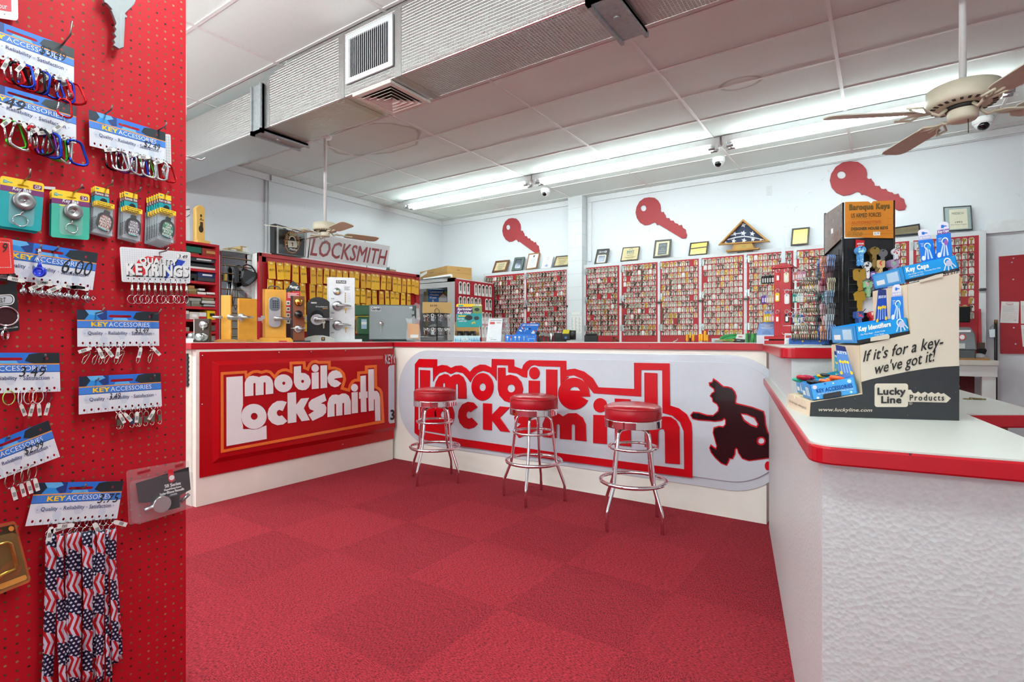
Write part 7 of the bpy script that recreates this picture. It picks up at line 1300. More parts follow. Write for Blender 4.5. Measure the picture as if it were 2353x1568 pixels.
g = MB(m_); g.shape([(-4.5, z + 12), (3.5, z + 12), (3.5, z + 50), (1, z + 78), (0, z + 78), (-4.5, z + 46)], lambda x, y, h=0: V((x, 10 - h, y)), C('8f979c', .3, .9), 0, .8); g.build('saw_blade', t)
def keytag(p, col, l, group, ax=0, ring=True, s=1.0, alpha=1, clear=False):      # hanging tag in px units
    R = M.Translation(p) @ M.Rotation(math.radians(ax), 4, 'Z'); t = thing('plastic_key_tag', loc_of(m_ @ R), l, 'key tag', group)
    if ring: g = MB(m_ @ R); g.torus((0, 0, -5 * s), (.3, 1, 0), 4.4 * s, .7 * s, STEEL, 18, 6); g.build('split_ring', t)
    g = MB(m_ @ R); F2 = lambda x, y, h=0: V((x * s, -h * s, y * s)); g.shape([rrect(-4.5, -30, 4.5, -10, 3), arc(0, -12.5, 1.1, n=8)[::-1]], F2, C(col, .25, coat=.3, alpha=alpha), -.8, .8); g.build('tag_body', t)
    g = MB(m_ @ R); g.shape(rrect(-2.6, -27, 2.6, -16, 1), F2, C('f0eee8', .5) if not clear else C(col, .4), .9, 1.1); g.build('paper_insert', t)
for x, py, col, nm in ((-9, 617, 'd01018', 'red'), (9, 616, 'e4dcb8', 'cream'), (-10, 663, 'e8c810', 'yellow'), (10, 665, 'e8e8ea', 'white'), (-10, 712, 'd01018', 'red'), (10, 712, '1c1c1e', 'black')):
    keytag((x, -3, zp(py)), col, f'{nm} plastic key tag on the front of the red post, {"top" if py < 640 else "middle" if py < 690 else "bottom"} pair', 'key tags on the red post', 0, s=1.0 if nm not in ('cream', 'white') else 1.15)
for j, (py, cols, nm) in enumerate(((622, ['22262e', '22262e', '22262e', '22262e', '22262e'], 'black'), (668, ['e6dfc0', 'd8c89a', 'c8b4d8', '6a3ab0', '7a48c0'], 'cream and purple'), (712, ['e8a0b0', 'e8c810', 'e8c810', 'f0d018'], 'yellow and pink'))):
    g = MB(m_); g.tube([(-18, 8, zp(py)), (-46, 8, zp(py)), (-48, 8, zp(py) + 4)], .8, WIRE, 6); g.build('peg_wire', t)
    for i, c in enumerate(cols): keytag((-23 - i * 5.2, 8, zp(py) + 1), c, f'{nm} row tag, {ORD[i]} out on {("upper", "middle", "lower")[j]} side wire of red post', 'key tags on the red post', 35, i % 2 == 0, .95, 1 if j != 1 else .75)
for j, (py, cols) in enumerate(((618, ['e8a0b8', 'e07848', 'e8a0b8', 'e8b0c4', 'd890b0']), (668, ['2cb0a0', '2cb0a0', 'd8e8e4', 'd8e8e4']), (715, ['6a8ad0', 'e8d890', '30a060', '2c6ab8']))):
    for i, c in enumerate(cols): keytag((23 + i * 5, 6, zp(py)), c, f'translucent key tag, {ORD[i]} out on the {("pink upper", "teal middle", "mixed lower")[j]} wire beyond the red post', 'key tags on the red post', 30, i % 2 == 0, .95, .8)
m2 = S(1756, 3.45, ZU); g = MB(m2); B_ = lambda x, y, h=0: V((x, -h, y)); g.shape([(-16, 20), (-10, 48), (24, 48), (24, 20)], B_, C('7ea4dc', .3), -1, 0); g.shape([(-2, 48), (24, 48), (24, 74), (2, 74)], B_, C('4a7ad0', .3), -1, 0); g.text('HID', B_, 12, 72, 24, 66, WHITE, .03, h=.3); lines(g, lambda x, y, q=0: B_(x, y, .2 + q), -8, 20, 44, 36, 4, WHITE); lines(g, lambda x, y, q=0: B_(x, y, .2 + q), -8, 18, 30, 24, 3, C('2a4a8a', .5)); g.box(-16, 24, 0, 5, 0, 20, C('dfe6ee', .3)); g.build('leaflet_holder', label='blue leaflet in a small stand tucked beside the red post', cat='leaflet')
m2 = S(1811, 2.75, ZU); g = MB(m2); g.shape([(-8, 0), (12, 0), (12, 26), (-7, 27)], B_, PAPER, -.4, 0); g.rect(B_, -5, 22, 9, 16, C('c85058', .5), .2); lines(g, lambda x, y, q=0: B_(x, y, .2 + q), -5, 10, 12, 3, 5, C('a0a0b0', .5)); g.build('business_cards', label='stack of white business cards at the foot of the red post', cat='cards')
# ------------------------------------------------------------------ wire rack of split rings
DR = 2.62; m_ = S(1858, DR, ZU); BR2 = 781 + (EYE - ZU) * F / DR; zr = lambda py: BR2 - py
t = thing('ring_rack', loc_of(m_), 'chrome wire rack loaded with coils of split key rings, on the raised counter', 'display rack')
g = MB(m_); g.box(-52, 24, -10, 40, 0, 1.6, C('b4b8bc', .25, .8)); g.build('base_plate', t, bev=.001); g = MB(m_); g.box(-40, 44, 4, 10, 1.8, 16, C('2458a8', .4)); [g.shape(arc(x, 9, 2.2, n=10), lambda a, b, h=0: V((a, 4 - h, b)), YEL if i % 2 else C('1c3a80', .4), .2) for i, x in enumerate((-30, -12, 4, 22))]; g.build('blue_header', t)
g = MB(m_); g.tube([(46, 14, 0), (46, 14, zr(636))], 1.4, CHROME, 8); g.tube([(52, 22, 0), (52, 22, zr(636))], 1.4, CHROME, 8); g.build('upright', t)
tiers = [(642, 1848, 1886, 5.2, 9), (651, 1848, 1880, 4.4, 8), (668, 1828, 1884, 4.0, 12), (688, 1855, 1884, 5.8, 8), (713, 1846, 1886, 5.6, 10), (734, 1856, 1886, 4.6, 8), (754, 1826, 1886, 7.0, 13), (774, 1826, 1892, 6.6, 15)]
for ti, (py, xa, xb, r, n_) in enumerate(tiers):
    z, yy = zr(py), 8 - (ti % 2) * 7; g = MB(m_)
    for o in (-1.2, 1.2): g.tube([(46, 14, z + r), (20, yy + o, z + r), (xa - 1862 - 16, yy + o, z + r * .8), (xa - 1862 - 19, yy, z + r + 3)], .8, STEEL, 6)
    g.build('wire_prong', t)
    rcol = (C('c4beb2', .42, 1), C('a89e8a', .45, 1), C('bcb3a2', .42, 1))[ti % 3]
    for i in range(n_):
        x = xa + (xb - xa) * (i + .5) / n_ - 1862; g = MB(m_); g.torus((x, yy, z), (1, random.uniform(-.12, .12), 0), r, max(.5, (xb - xa) / n_ * .36), rcol, 18, 6)
        g.build('split_key_ring', label=f'split key ring, {ORD[i]} along tier {ORD[ti]} of the chrome wire rack', cat='key ring', group='split rings on the chrome rack')
for i, (x, py, r) in enumerate(((-38, 722, 6), (-30, 726, 5), (-22, 724, 6), (-18, 738, 5), (-12, 745, 6))):
    g = MB(m_); g.torus((x, -2, zr(py)), (.5, 1, .1), r, .8, STEEL, 20, 6); g.tube([(x, -2, zr(py) + r), (x + 1, -2, zr(py) + r + 5)], .8, CHROME, 6); g.build('loose_ring', label=f'single large chrome ring, {ORD[i]} along the loose row on the wire rack', cat='key ring', group='loose rings on the chrome rack')
# ------------------------------------------------------------------ black rotating tower of decorated keys
DT = 2.42; m_ = S(1937, DT, ZU, yaw=21); BT = 781 + (EYE - ZU) * F / DT; zt_ = lambda py: BT - py; W_ = 105
t = thing('key_tower', loc_of(m_), 'tall black four-sided tower of decorated keys with an orange header', 'display rack'); TB = C('17171a', .4)
MB(m_).box(2, W_, 2, W_, 3, zt_(548), TB).build('core_box', t); g = MB(m_)
for x, y in ((0, 0), (W_, 0), (0, W_), (W_, W_)): g.cyl((x, y, 0), (x, y, zt_(466)), 2.6, C('202226', .25, .3), n=10)
g.build('corner_post', t); MB(m_).box(-6, W_ + 6, -6, W_ + 6, 0, 3, C('2a2a2c', .4)).build('base', t)
fr_ = lambda x, y, h=0: V((x, -1 - h, y)); fl_ = lambda x, y, h=0: V((-1 - h, x, y))
OR2 = C('c87a1e', .35, 0, .05, 3); hz0, hz1 = zt_(548), zt_(466)
g = MB(m_); g.shape([(4, hz0 + 2), (W_ + 2, hz0 - 4), (W_ + 2, hz1), (62, hz1), (58, hz1 - 5), (52, hz1), (4, hz1 + 1)], fr_, OR2, -.6, 1); g.rect(fr_, 4, hz0 + 8, W_, hz0 + 6.8, C('a8641a', .4), 1.1)
GR2 = C('6b5020', .4)
g.text('Baroque Keys', fr_, 12, hz1 - 5, 96, hz1 - 23, GR2, .05, h=1.3); g.text('US ARMED FORCES', fr_, 16, hz1 - 26, 78, hz1 - 36, C('4a3c20', .4), .015, h=1.3); g.text('(HOUSE KEYS)', fr_, 17, hz1 - 37, 58, hz1 - 41, C('8a6228', .4), h=1.3); g.text('AUTOMOTIVE', fr_, 16, hz1 - 44, 78, hz1 - 51, C('c05a20', .4), .02, h=1.3); g.text('(PLASTIC HEAD KEYS)', fr_, 17, hz1 - 52, 76, hz1 - 56, C('a06020', .4), h=1.3); g.text('DESIGNER HOUSE KEYS', fr_, 16, hz1 - 58, 92, hz1 - 65, C('4a4424', .4), .04, h=1.3); g.text('Ilco', fr_, 18, hz1 - 66, 40, hz1 - 78, C('9a6a24', .4), .03, .3, h=1.3)
for i in range(6): g.rect(fr_, 8, hz1 - 67 - i * 2, 20 - i, hz1 - 68 - i * 2, C('9a6a24', .4), 1.2)
for q in (33, 47, 61): g.shape(arc(12, hz1 - q, 1.6, n=8), fr_, C('d06a20', .4), 1.3)
g.rect(fr_, 62, hz1 - 70, 76, hz1 - 78, WHITE, 1.4); g.text('$5.99', fr_, 64, hz1 - 71, 74, hz1 - 77, INK, h=1.7)
for q in (40, 54, 68): g.tube([fr_(90, hz1 - q, 1.3), fr_(100, hz1 - q - 1, 1.3), fr_(103, hz1 - q + 2, 1.3), fr_(103, hz1 - q + 9, 1.3)], .25, C('7a5018', .4), 4)
g.build('orange_header', t)
g = MB(m_); g.shape([(-2, hz0 + 2), (W_ + 4, hz0 - 22), (W_ + 4, hz1 - 4), (-2, hz1)], fl_, C('6a5346', .18, 0, .25, 9, .8, 14, coat=.4), -.6, 1); g.rect(fl_, 50, hz0 + 34, 62, hz0 + 22, WHITE, 1.4); g.build('brown_header', t)
g = MB(m_); g.shape([(26, zt_(552)), (44, zt_(555)), (44, zt_(580)), (25, zt_(577))], fr_, C('c81824', .35), 1, 1.5); g.text('A KEY BLANK', fr_, 28, zt_(560), 42, zt_(564), WHITE, .02, h=1.9); g.text('IS $2', fr_, 31, zt_(566), 39, zt_(571), WHITE, .02, h=1.9); g.build('red_price_card', t)
g = MB(m_)
for f_, a0, a1 in ((fr_, 10, 108), (fl_, 10, 104)):
    for x in (a0, a1): g.tube([f_(x, 6, 4), f_(x, zt_(572), 4)], .9, C('101012', .3), 6)
    for k in range(11): g.tube([f_(a0, 14 + k * 18, 3.5), f_(a1, 14 + k * 18, 3.5)], .7, C('101012', .3), 6)
g.build('wire_grid', t)
kp = {}
def kmesh(col, shape_, acc):
    k = (col, shape_, acc)
    if k not in kp:
        g = MB(); F3 = lambda x, y, h=0: V((x, -h, y)); m = C(col, .25, .8 if acc is None else 0, .1, coat=.3)
        bow = {0: arc(0, -8, 8.5, 8, n=18), 1: rrect(-8.5, -17, 8.5, 0, 3.5), 2: [(-9, -6), (-6, -3), (0, 1), (6, -3), (9, -6), (8, -8), (7, -15), (-7, -15), (-8, -8)]}[shape_]
        g.shape([bow, arc(0, -3.4, 1.2, n=8)[::-1]], F3, m, -.8, .8); g.shape([(-3.6, -14), (3.6, -14), (3.6, -36), (0, -39), (-3.6, -36), (-2.4, -33), (-3.6, -30), (-2.4, -27), (-3.6, -24)], F3, m, -.6, .6)
        if acc:
            r = random.Random(int(col, 16) % 99 + shape_)
            for i in range(7): g.shape(arc(r.uniform(-5, 5), r.uniform(-13, -3), r.uniform(1, 2.2), n=6), F3, C(acc, .3), .85 + i * .01)
            for i in range(4): g.shape(arc(r.uniform(-2, 2), r.uniform(-33, -18), r.uniform(.8, 1.4), n=6), F3, C(acc, .3), .65 + i * .01)
        o = g.build('novelty_key', origin=(0, 0, 0)); kp[k] = o.data; bpy.data.objects.remove(o)
    return kp[k]
def kstack(face, x, py, n_, col, sh, acc, nm, gap=3.2, start=8, s=1.0, L=None, tier=''):
    right = face == 'r'; z = zt_(py); L = L or start + n_ * gap + 14
    g = MB(m_)
    if right: g.tube([(x, 2, z), (x, -L, z + 1), (x + 2, -L - 8, z + 7)], .75, C('101012', .3), 6)
    else: g.tube([(2, x, z), (-L, x, z + 1), (-L - 8, x, z + 7)], .75, C('101012', .3), 6)
    g.build('peg_hook', t)
    for i in range(n_):
        o = bpy.data.objects.new('novelty_key', kmesh(col, sh, acc)); COL.objects.link(o); q = start + i * gap
        loc = (x, -q, z + 3) if right else (-q, x, z + 3); o.matrix_world = m_ @ M.Translation(loc) @ M.Rotation(random.uniform(-.05, .05) + (0 if right else -PI / 2), 4, 'Z') @ M.Rotation(random.uniform(-.06, .06), 4, 'Y') @ M.Scale(s, 4)
        tag(o, f'{nm}, {ORD[n_ - 1 - i]} from the front on its hook{tier}', 'key', 'decorated keys on the black tower')
kstack('r', 30, 573, 5, '5aa0dc', 0, 'bfe8e0', 'sky blue patterned key', s=1.15); kstack('r', 56, 576, 5, 'a88c4c', 0, None, 'round antique brass key', s=1.2, gap=4); kstack('r', 78, 580, 2, '8a8c90', 0, None, 'grey metal key', s=1.15); kstack('r', 100, 580, 2, 'd8dce4', 0, 'd03030', 'red flecked key', s=1.0, start=16)
kstack('r', 44, 608, 4, 'e8e4e4', 0, '1c1c20', 'black dotted key', s=1.0); kstack('r', 68, 606, 6, 'd8b880', 1, 'd05048', 'coral flowered key', s=1.0); kstack('r', 94, 606, 7, 'a888b0', 1, '7ac088', 'pastel striped key', s=1.0); kstack('r', 26, 624, 1, 'c9a040', 1, None, 'large gold key with a three-spoke bow', s=1.55, start=18)
kstack('r', 56, 630, 4, '7c58a0', 0, 'e0d8f0', 'purple key', s=.95); kstack('r', 80, 634, 4, '4a5ab0', 1, 'd86040', 'blue and orange key', s=.95); kstack('r', 42, 652, 6, '88b888', 1, 'e8a0b0', 'green and pink flowered key', s=.95); kstack('r', 28, 672, 1, 'd0a438', 2, None, 'large gold house shaped key', s=1.6, start=18)
kstack('r', 64, 672, 3, '3a4468', 1, 'd8dce4', 'navy team key', s=.95); kstack('r', 90, 672, 2, '34363e', 1, 'a0a4ac', 'charcoal team key', s=.95); kstack('r', 26, 720, 5, '3a5a98', 1, 'd84050', 'stars and stripes key', s=.95); kstack('r', 54, 720, 5, 'c42834', 0, 'e8d8c8', 'scarlet emblem key', s=1.0); kstack('r', 78, 722, 3, '2c4468', 1, 'c8ccd8', 'dark blue key', s=.95)
for x, py in ((50, 640), (88, 640), (50, 684), (88, 684)): g = MB(m_); g.shape(rrect(x - 12, zt_(py + 36), x + 12, zt_(py), 2), fr_, C('dcdcde', .4), 5, 6); g.build('backer_card', label=f'white backing card behind the {"upper" if py < 660 else "lower"} {"inner" if x < 60 else "outer"} keys of the black tower', cat='card')
LT = [('7c9ccc', 'e0a888', 'periwinkle'), ('d09070', 'f0d0c0', 'peach'), ('2c5cb0', '9cc0e8', 'royal blue'), ('4c3c48', 'a89098', 'plum grey'), ('e06850', 'f4e4dc', 'orange'), ('6c7480', 'c0c8d0', 'steel grey'), ('c8c0a8', '786c58', 'sand'), ('8c3c54', 'd8b0b8', 'mauve'), ('e8e0dc', 'd84848', 'white and red'), ('7890a8', 'd0dce8', 'silver blue'), ('2c6c78', 'a8d8d4', 'teal'), ('98a4ac', None, 'silver'), ('a8b4bc', None, 'pale steel'), ('c8a0a8', 'e8d8dc', 'rose'), ('8c98a0', None, 'grey steel'), ('b8c0c8', '8898a8', 'ice'), ('e0b8b8', 'c84858', 'pink'), ('7c848c', None, 'dark steel')]
i = 0
for r_, py in enumerate((584, 610, 638, 668, 696, 724, 748)):
    for x in (24, 54, 84):
        c, a, nm = LT[i % 18]; kstack('l', x, py, 4, c, i % 2, a, f'{nm} key', gap=4.5, start=10 + (i % 2) * 4, s=.95, tier=f', side row {ORD[r_]}, column {ORD[(x - 24) // 30]}'); i += 1
# ------------------------------------------------------------------ stepped cardboard counter display
p1, p2 = onZ(1860, 957, .955), onZ(2203, 967, .955); ex = (p2 - p1).normalized(); nn = ex.cross(UP); nn = nn if nn.dot(C0 - p1) > 0 else -nn
def onP(px, py, off=0): r = ray(px, py); q = p1 + nn * off; return C0 + r * ((q - C0).dot(nn) / r.dot(nn))
pm = lambda x, y, h=0: onP(x, y) + nn * h
pc = lambda x, y, h=0: onP(1800 + x / 3.92, 600 + y / 3.92) + nn * h
CRB, CRD, EDG = C('d2c4b3', .65, 0, .03, 6), C('2e2f32', .5, 0, .1, 40), C('c8a266', .8, 0, .15, 40)
t = thing('cardboard_display', p1.lerp(p2, .5), 'stepped cream and charcoal cardboard counter display with a big key logo', 'display stand')
prof = [(1860, 957), (2203, 967), (2203, 628), (2085, 654), (2086, 700), (2092, 768), (1975, 795), (1977, 850), (1980, 905), (1862, 924)]
DV = -nn * .25
g = MB(); g.prism([pm(x, y, -.002) + V((0, 0, .0005)) for x, y in prof], DV, CRB, C('d9c4a6', .7)); g.build('stepped_body', t)
g = MB(); g.shape([prof], pm, CRB, -.002, .002, EDG); db = [(1582, 945), (1400, 955), (1250, 975), (1100, 1000), (950, 1030), (800, 1062), (700, 1090)]
g.shape([[(1860, 957), (2203, 967)] + [(1800 + x / 3.92, 600 + y / 3.92) for x, y in db] + [(1981, 906), (1862, 925)]], pm, CRD, .0026); g.build('printed_side', t)
g = MB(); BK2 = C('1a1a1c', .5, noise=0)
q = lambda *c: (lambda F4: (lambda s, u, h=0: pm(*[F4[0][k] * (1 - s) * (1 - u) + F4[1][k] * s * (1 - u) + F4[2][k] * s * u + F4[3][k] * (1 - s) * u for k in (0, 1)], h)))(c)
g.text("If it's for a key-", q((1982, 806), (2166, 768), (2166, 806), (1982, 840)), 0, 0, 1, 1, BK2, .005, .25, h=.0034); g.text("we've got it!", q((2009, 835), (2148, 801), (2149, 838), (2010, 868)), 0, 0, 1, 1, BK2, .005, .25, h=.0034)
g.shape([rrect(2008.7, 881.5, 2085.5, 935.5, 6)], pm, CRB, .0032); g.shape([(1120, 1160), (1145, 1160), (1165, 1190), (1185, 1193), (1210, 1175), (1235, 1195), (1270, 1178), (1300, 1196), (1330, 1180), (1360, 1197), (1390, 1182), (1415, 1198), (1440, 1190), (1505, 1237), (1465, 1275), (1115, 1268)], pc, CRB, .0032)
g.text('Lucky', pc, 842, 1140, 1095, 1225, CRD, .03, h=.004); g.text('Line', pc, 876, 1216, 1058, 1282, CRD, .03, h=.004); g.text('Products', pc, 1132, 1203, 1440, 1258, CRD, .012, h=.004, space=1.25); g.shape([arc(1142, 1283, 15, 12, n=14), arc(1142, 1283, 12, 9.5, n=14)[::-1]], pc, CRB, .0032); g.text('R', pc, 1137, 1278, 1147, 1289, CRB, h=.0034); g.text('www.luckyline.com', q((1880, 937), (2003, 938.5), (2003, 949), (1880, 947.5)), 0, 0, 1, 1, CRB, .02, .25, h=.0034)
random.seed(8)
for i in range(14): x, y = random.uniform(1880, 2195), random.uniform(885, 962); g.shape(arc(x, y, random.uniform(.4, 1.2), .4, n=6), pm, C('b8b4b0', .7), .0031) if y > 905 or x > 2100 else None
g.build('printed_lettering', t)
fq = quad(pm(1862, 925) + DV, pm(1862, 925), pm(1860, 957), pm(1860, 957) + DV); g = MB(); g.shape([(0, -.05), (.3, -.05), (.33, .12), (.36, .12), (.4, -.02), (.8, .0), (.86, .1), (1, .0), (1, 1), (0, 1)], fq, C('dcc6ae', .65), 0, .003); g.text("If it's for a key - we've got it!", lambda a, b, h=0: fq(a, b + a * .06, h), .1, .32, .9, .6, C('4a3c30', .6), .0, .2, h=.004); g.build('front_flap', t)
g = MB(); g.shape([(2203, 628), (2214, 640), (2210, 672), (2200, 670), (2200, 645)], lambda x, y, h=0: pm(x, y, h - .01), EDG, 0, .004); g.build('torn_tab', t)
for c in (((2112, 645), (2150, 632), (2164, 629), (2164, 637), (2112, 650)), ((2000, 776), (2038, 768), (2042, 772), (2041, 779), (2000, 785)), ((1891, 911), (1893, 906), (1930, 899), (1932, 904), (1931, 909), (1891, 915))): MB().shape(list(c), pm, CRB if c[0][0] > 1950 else CRD, .0, .007).build('fold_tab', t)
CYA, DBX = C('1694dc', .35, 0, .03), C('1f2024', .5)
def tray(name, fc, depth, off, label, col, draw, hgt_strip=True):
    P = [onP(x, y, off) for x, y in fc]; dv = -nn * depth; f = quad(*P); th = .003
    tt = thing('cardboard_tray', f(.5, 1), label, 'tray', 'small trays on the cardboard display'); g = MB()
    tl, tr, br, bl = P; g.hexa([bl, br, br + dv, bl + dv, tl, tr, tr - nn * th, tl - nn * th], col) if False else None
    i_ = ex * th
    def slab(a, b, c, d, v): g.prism([a, b, c, d], v, col)
    slab(tl, tr, br, bl, -nn * th); slab(tl + dv, tr + dv, br + dv, bl + dv, nn * th); slab(tl, tl + dv, bl + dv, bl, i_); slab(tr, tr + dv, br + dv, br, -i_); slab(bl, br, br + dv, bl + dv, UP * .002)
    g.build('tray_body', tt); g = MB(); draw(g, f)
    fs = quad(tl + dv, tl, bl, bl + dv); g.rect(fs, .06, .12, .9, .9, C('4aa8e4', .4), .001); g.rect(fs, .5, .2, .85, .8, C('bcdcf0', .4), .0015); g.rect(fs, .12, .5, .4, .8, WHITE, .0015); g.build('printed_face', tt); return f, tt
def rings_keys(g, f, x, y, s, h=.0012):
    g.shape([arc(x, y, .07 * s, .26 * s, n=16), arc(x, y, .05 * s, .19 * s, n=16)[::-1]], f, WHITE, h)
    for dx, dy in ((-.1, .5), (-.02, .55), (.06, .5), (.12, .42)): g.shape([(x + dx * .3 * s, y), (x + dx * .3 * s + .02 * s, y), (x + dx * s + .012 * s, y + dy * s), (x + dx * s - .012 * s, y + dy * s)], f, C('d8e4f0', .4), h + .0002)
    g.shape(arc(x + .02 * s, y + .1 * s, .06 * s, .2 * s, n=14), f, C('c4c4e0', .4), h + .0005)
def d1(g, f): g.rect(f, 0, .82, 1, 1.0, DBX, .0006); g.text('Key Caps', f, .05, .10, .48, .50, WHITE, .05, h=.001); g.text('- Fits Snugly on Key  - Provides Firm Grip', f, .06, .52, .68, .62, WHITE, .01, h=.001); g.text('- Code Keys by Color', f, .07, .66, .36, .76, WHITE, .01, h=.001); rings_keys(g, f, .83, .30, 1.0); g.text('luckyline.com', f, .74, .87, .93, .95, C('8a8c90', .5), h=.001)
def d2(g, f): g.rect(f, 0, .84, 1, 1.05, DBX, .0006); g.text('Key Identifiers', f, .05, .08, .68, .46, WHITE, .05, h=.001); g.text('- Fits Most Keys  - Color Code', f, .06, .52, .55, .64, WHITE, .01, h=.001); g.text('Your Keys', f, .34, .68, .52, .80, WHITE, .01, h=.001); rings_keys(g, f, .86, .26, 1.0)
def d3(g, f):
    g.text('KEY ACCESSORIES', f, .12, .34, .92, .58, C('123a90', .4), .02, h=.001); g.text('KEY CAPS, KEY RINGS, KEY IDENTIFIERS, KEY TAGS', f, .14, .63, .92, .72, WHITE, .005, h=.001)
    for x, y, r, c in ((.1, .2, .055, 'e8d8e8'), (.87, .18, .05, 'd8e8f4'), (.52, .14, .022, 'e0e8f4'), (.34, .1, .022, '1c5cb0'), (.86, .84, .028, 'c8e0f4'), (.12, .9, .03, 'e8f0f8'), (.3, .84, .05, '1850b0')): g.shape(arc(x, y, r, r * 2.6, n=6 if r > .04 else 12), f, C(c, .4), .0008)
tray('t', ((2073, 613), (2195, 587), (2205, 622), (2081, 650)), .22, -.004, 'blue Key Caps tray on the top step of the cardboard display', CYA, d1)
tray('t', ((1965, 749), (2083, 730), (2091, 766), (1970, 789)), .22, -.004, 'blue Key Identifiers tray on the middle step of the cardboard display', CYA, d2)
tray('t', ((1860, 885), (1963, 867), (1972, 905), (1868, 920)), .10, -.004, 'light blue KEY ACCESSORIES tray on the lowest step of the cardboard display', C('4aa4e8', .35, 0, .03), d3)
tray('t', ((1848, 878), (1950, 856), (1956, 890), (1852, 908)), .10, -.125, 'teal tray behind the KEY ACCESSORIES tray on the lowest step', C('1894b8', .35, 0, .03), lambda g, f: g.rect(f, .06, .2, .12, .6, YEL, .0008))
def scard(c, off, label, hdr, big=None, bodyc='1c78d8', hc='b8b4d8', yel=False, logo=True):
    P = [onP(x, y, off) for x, y in c]; f = quad(*P); g = MB(); g.shape([rrect(.05, 0, .88, .34, .3, .10), ], f, C('e0dcea', .5), -.0012, 0) if logo else None; g.shape([(-.02, .32), (1, .32), (1, 1), (0, 1)] if logo else [(0, 0), (1, 0), (1, 1), (0, 1)], f, C(bodyc, .4), -.0012, .0003)
    if logo: g.rect(f, .02, .20, .9, .32, C(hc, .4), .0008); g.shape([(.3, .08), (.5, .08), (.5, .1), (.72, .11), (.72, .13), (.5, .13), (.5, .16), (.3, .16)], f, C('1c6cc8', .4), .0008); g.text(hdr, f, .08, .215, .84, .305, WHITE, .03, h=.0014)
    else: g.rect(f, 0, 0, 1, .16, C('24306c', .4), .0008); g.text(hdr, f, .08, .17, .92, .26, WHITE, .03, h=.0014); [g.shape(arc(.2 + i * .2, .50 + .02 * (i % 2), .1, .05, n=12), f, YEL, .001 + i * .0002) for i in range(4)]; [g.shape([(.2 + i * .2 - .03, .55), (.2 + i * .2 + .03, .55), (.2 + i * .2 + .04, .85), (.2 + i * .2 - .04, .85)], f, C('a8c4e4', .4), .001) for i in range(4)]; [g.shape(arc(x, .85, .1, .06, n=12), f, YEL, .0018) for x in (.14, .86)]
    if logo: g.shape([arc(.55, .52, .24, .10, n=16), arc(.55, .52, .17, .07, n=16)[::-1]], f, WHITE, .0012); [g.shape([(.5 + d * .3, .56), (.58 + d * .3, .56), (.58 + d, .92), (.46 + d, .92)], f, C('c8dcf0', .4), .0014) for d in (-.3, -.05, .2)]; g.shape(arc(.62, .56, .13, .08, n=14), f, C(big or '38a8e0', .4), .0018); g.shape(arc(.16, .86, .13, .07, n=14), f, WHITE, .0016); lines(g, lambda a, b, q=0: f(a, b, .0012 + q), .06, .34, .42, .5, 3, WHITE)
    g.build('header_card' if False else 'key_card', label=label, cat='hang card', group='hang cards standing in the display trays')
scard(((2107, 528), (2138, 526), (2152, 598), (2118, 606)), -.05, 'Key Identifiers hang card standing in the top tray', 'Key Identifiers'); scard(((2153, 512), (2183, 508), (2188, 592), (2152, 600)), -.03, 'Key Caps hang card with a purple key, standing in the top tray', 'Key Caps', 'a060b0', hc='8a60a8')
scard(((2018, 665), (2036, 666), (2040, 742), (2010, 752)), -.06, 'dark blue QUICK KEY CAPS hang card in the middle tray', 'QUICK KEY CAPS', bodyc='2048a8', logo=False); scard(((2050, 655), (2073, 653), (2077, 738), (2046, 742)), -.03, 'Key Identifiers hang card standing in the middle tray', 'Key Identifiers')
scard(((1920, 793), (1942, 797), (1964, 868), (1930, 868)), -.04, 'pale blue see-through hang card leaning in the lowest tray', 'KEYS', bodyc='5a8ad0', logo=False); scard(((1917, 806), (1926, 812), (1934, 862), (1918, 858)), -.10, 'teal hang card edge behind the pale blue card', 'KEYS', bodyc='3a9ab0', logo=False)
for i, (px, py, off, col, r) in enumerate(((1846, 869, -.15, 'b01830', .016), (1858, 868, -.16, 'b02050', .014), (1889, 866, -.16, 'e8c020', .012), (1898, 864, -.15, '303236', .014), (1868, 880, -.04, '1c1c20', .014), (1878, 880, -.03, '242428', .012), (1896, 877, -.04, 'f0703c', .013), (1908, 874, -.05, 'f09040', .010), (1924, 871, -.03, 'f05a20', .017), (1832, 874, -.17, '20a888', .012))):
    p = onP(px, py, off); g = MB(); g.torus(p, (.2, .3, 1), r, r * .42, C(col, .3), 18, 8, .8); g.build('plastic_ring', label=f'{["crimson", "raspberry", "yellow", "charcoal", "black", "dark grey", "coral", "amber", "bright orange", "sea green"][i]} plastic key cap lying in a tray of the lowest step', cat='key cap', group='coloured key caps')
g = MB(); p = onZ(2222, 917, .957); g.torus(p, (0, 0, 1), .012, .002, C('8a7a4c', .4, .6), 14, 6); g.tube([p + V((.01, .0, 0)), p + V((.06, .015, 0))], .004, C('a89a6c', .4, .6), 8); g.tube([p + V((.008, .006, .003)), p + V((.045, -.012, .003))], .0035, C('7a6a44', .4, .6), 8); g.build('loose_keys', label='pair of dull brass keys lying on the flap behind the cardboard display', cat='keys')
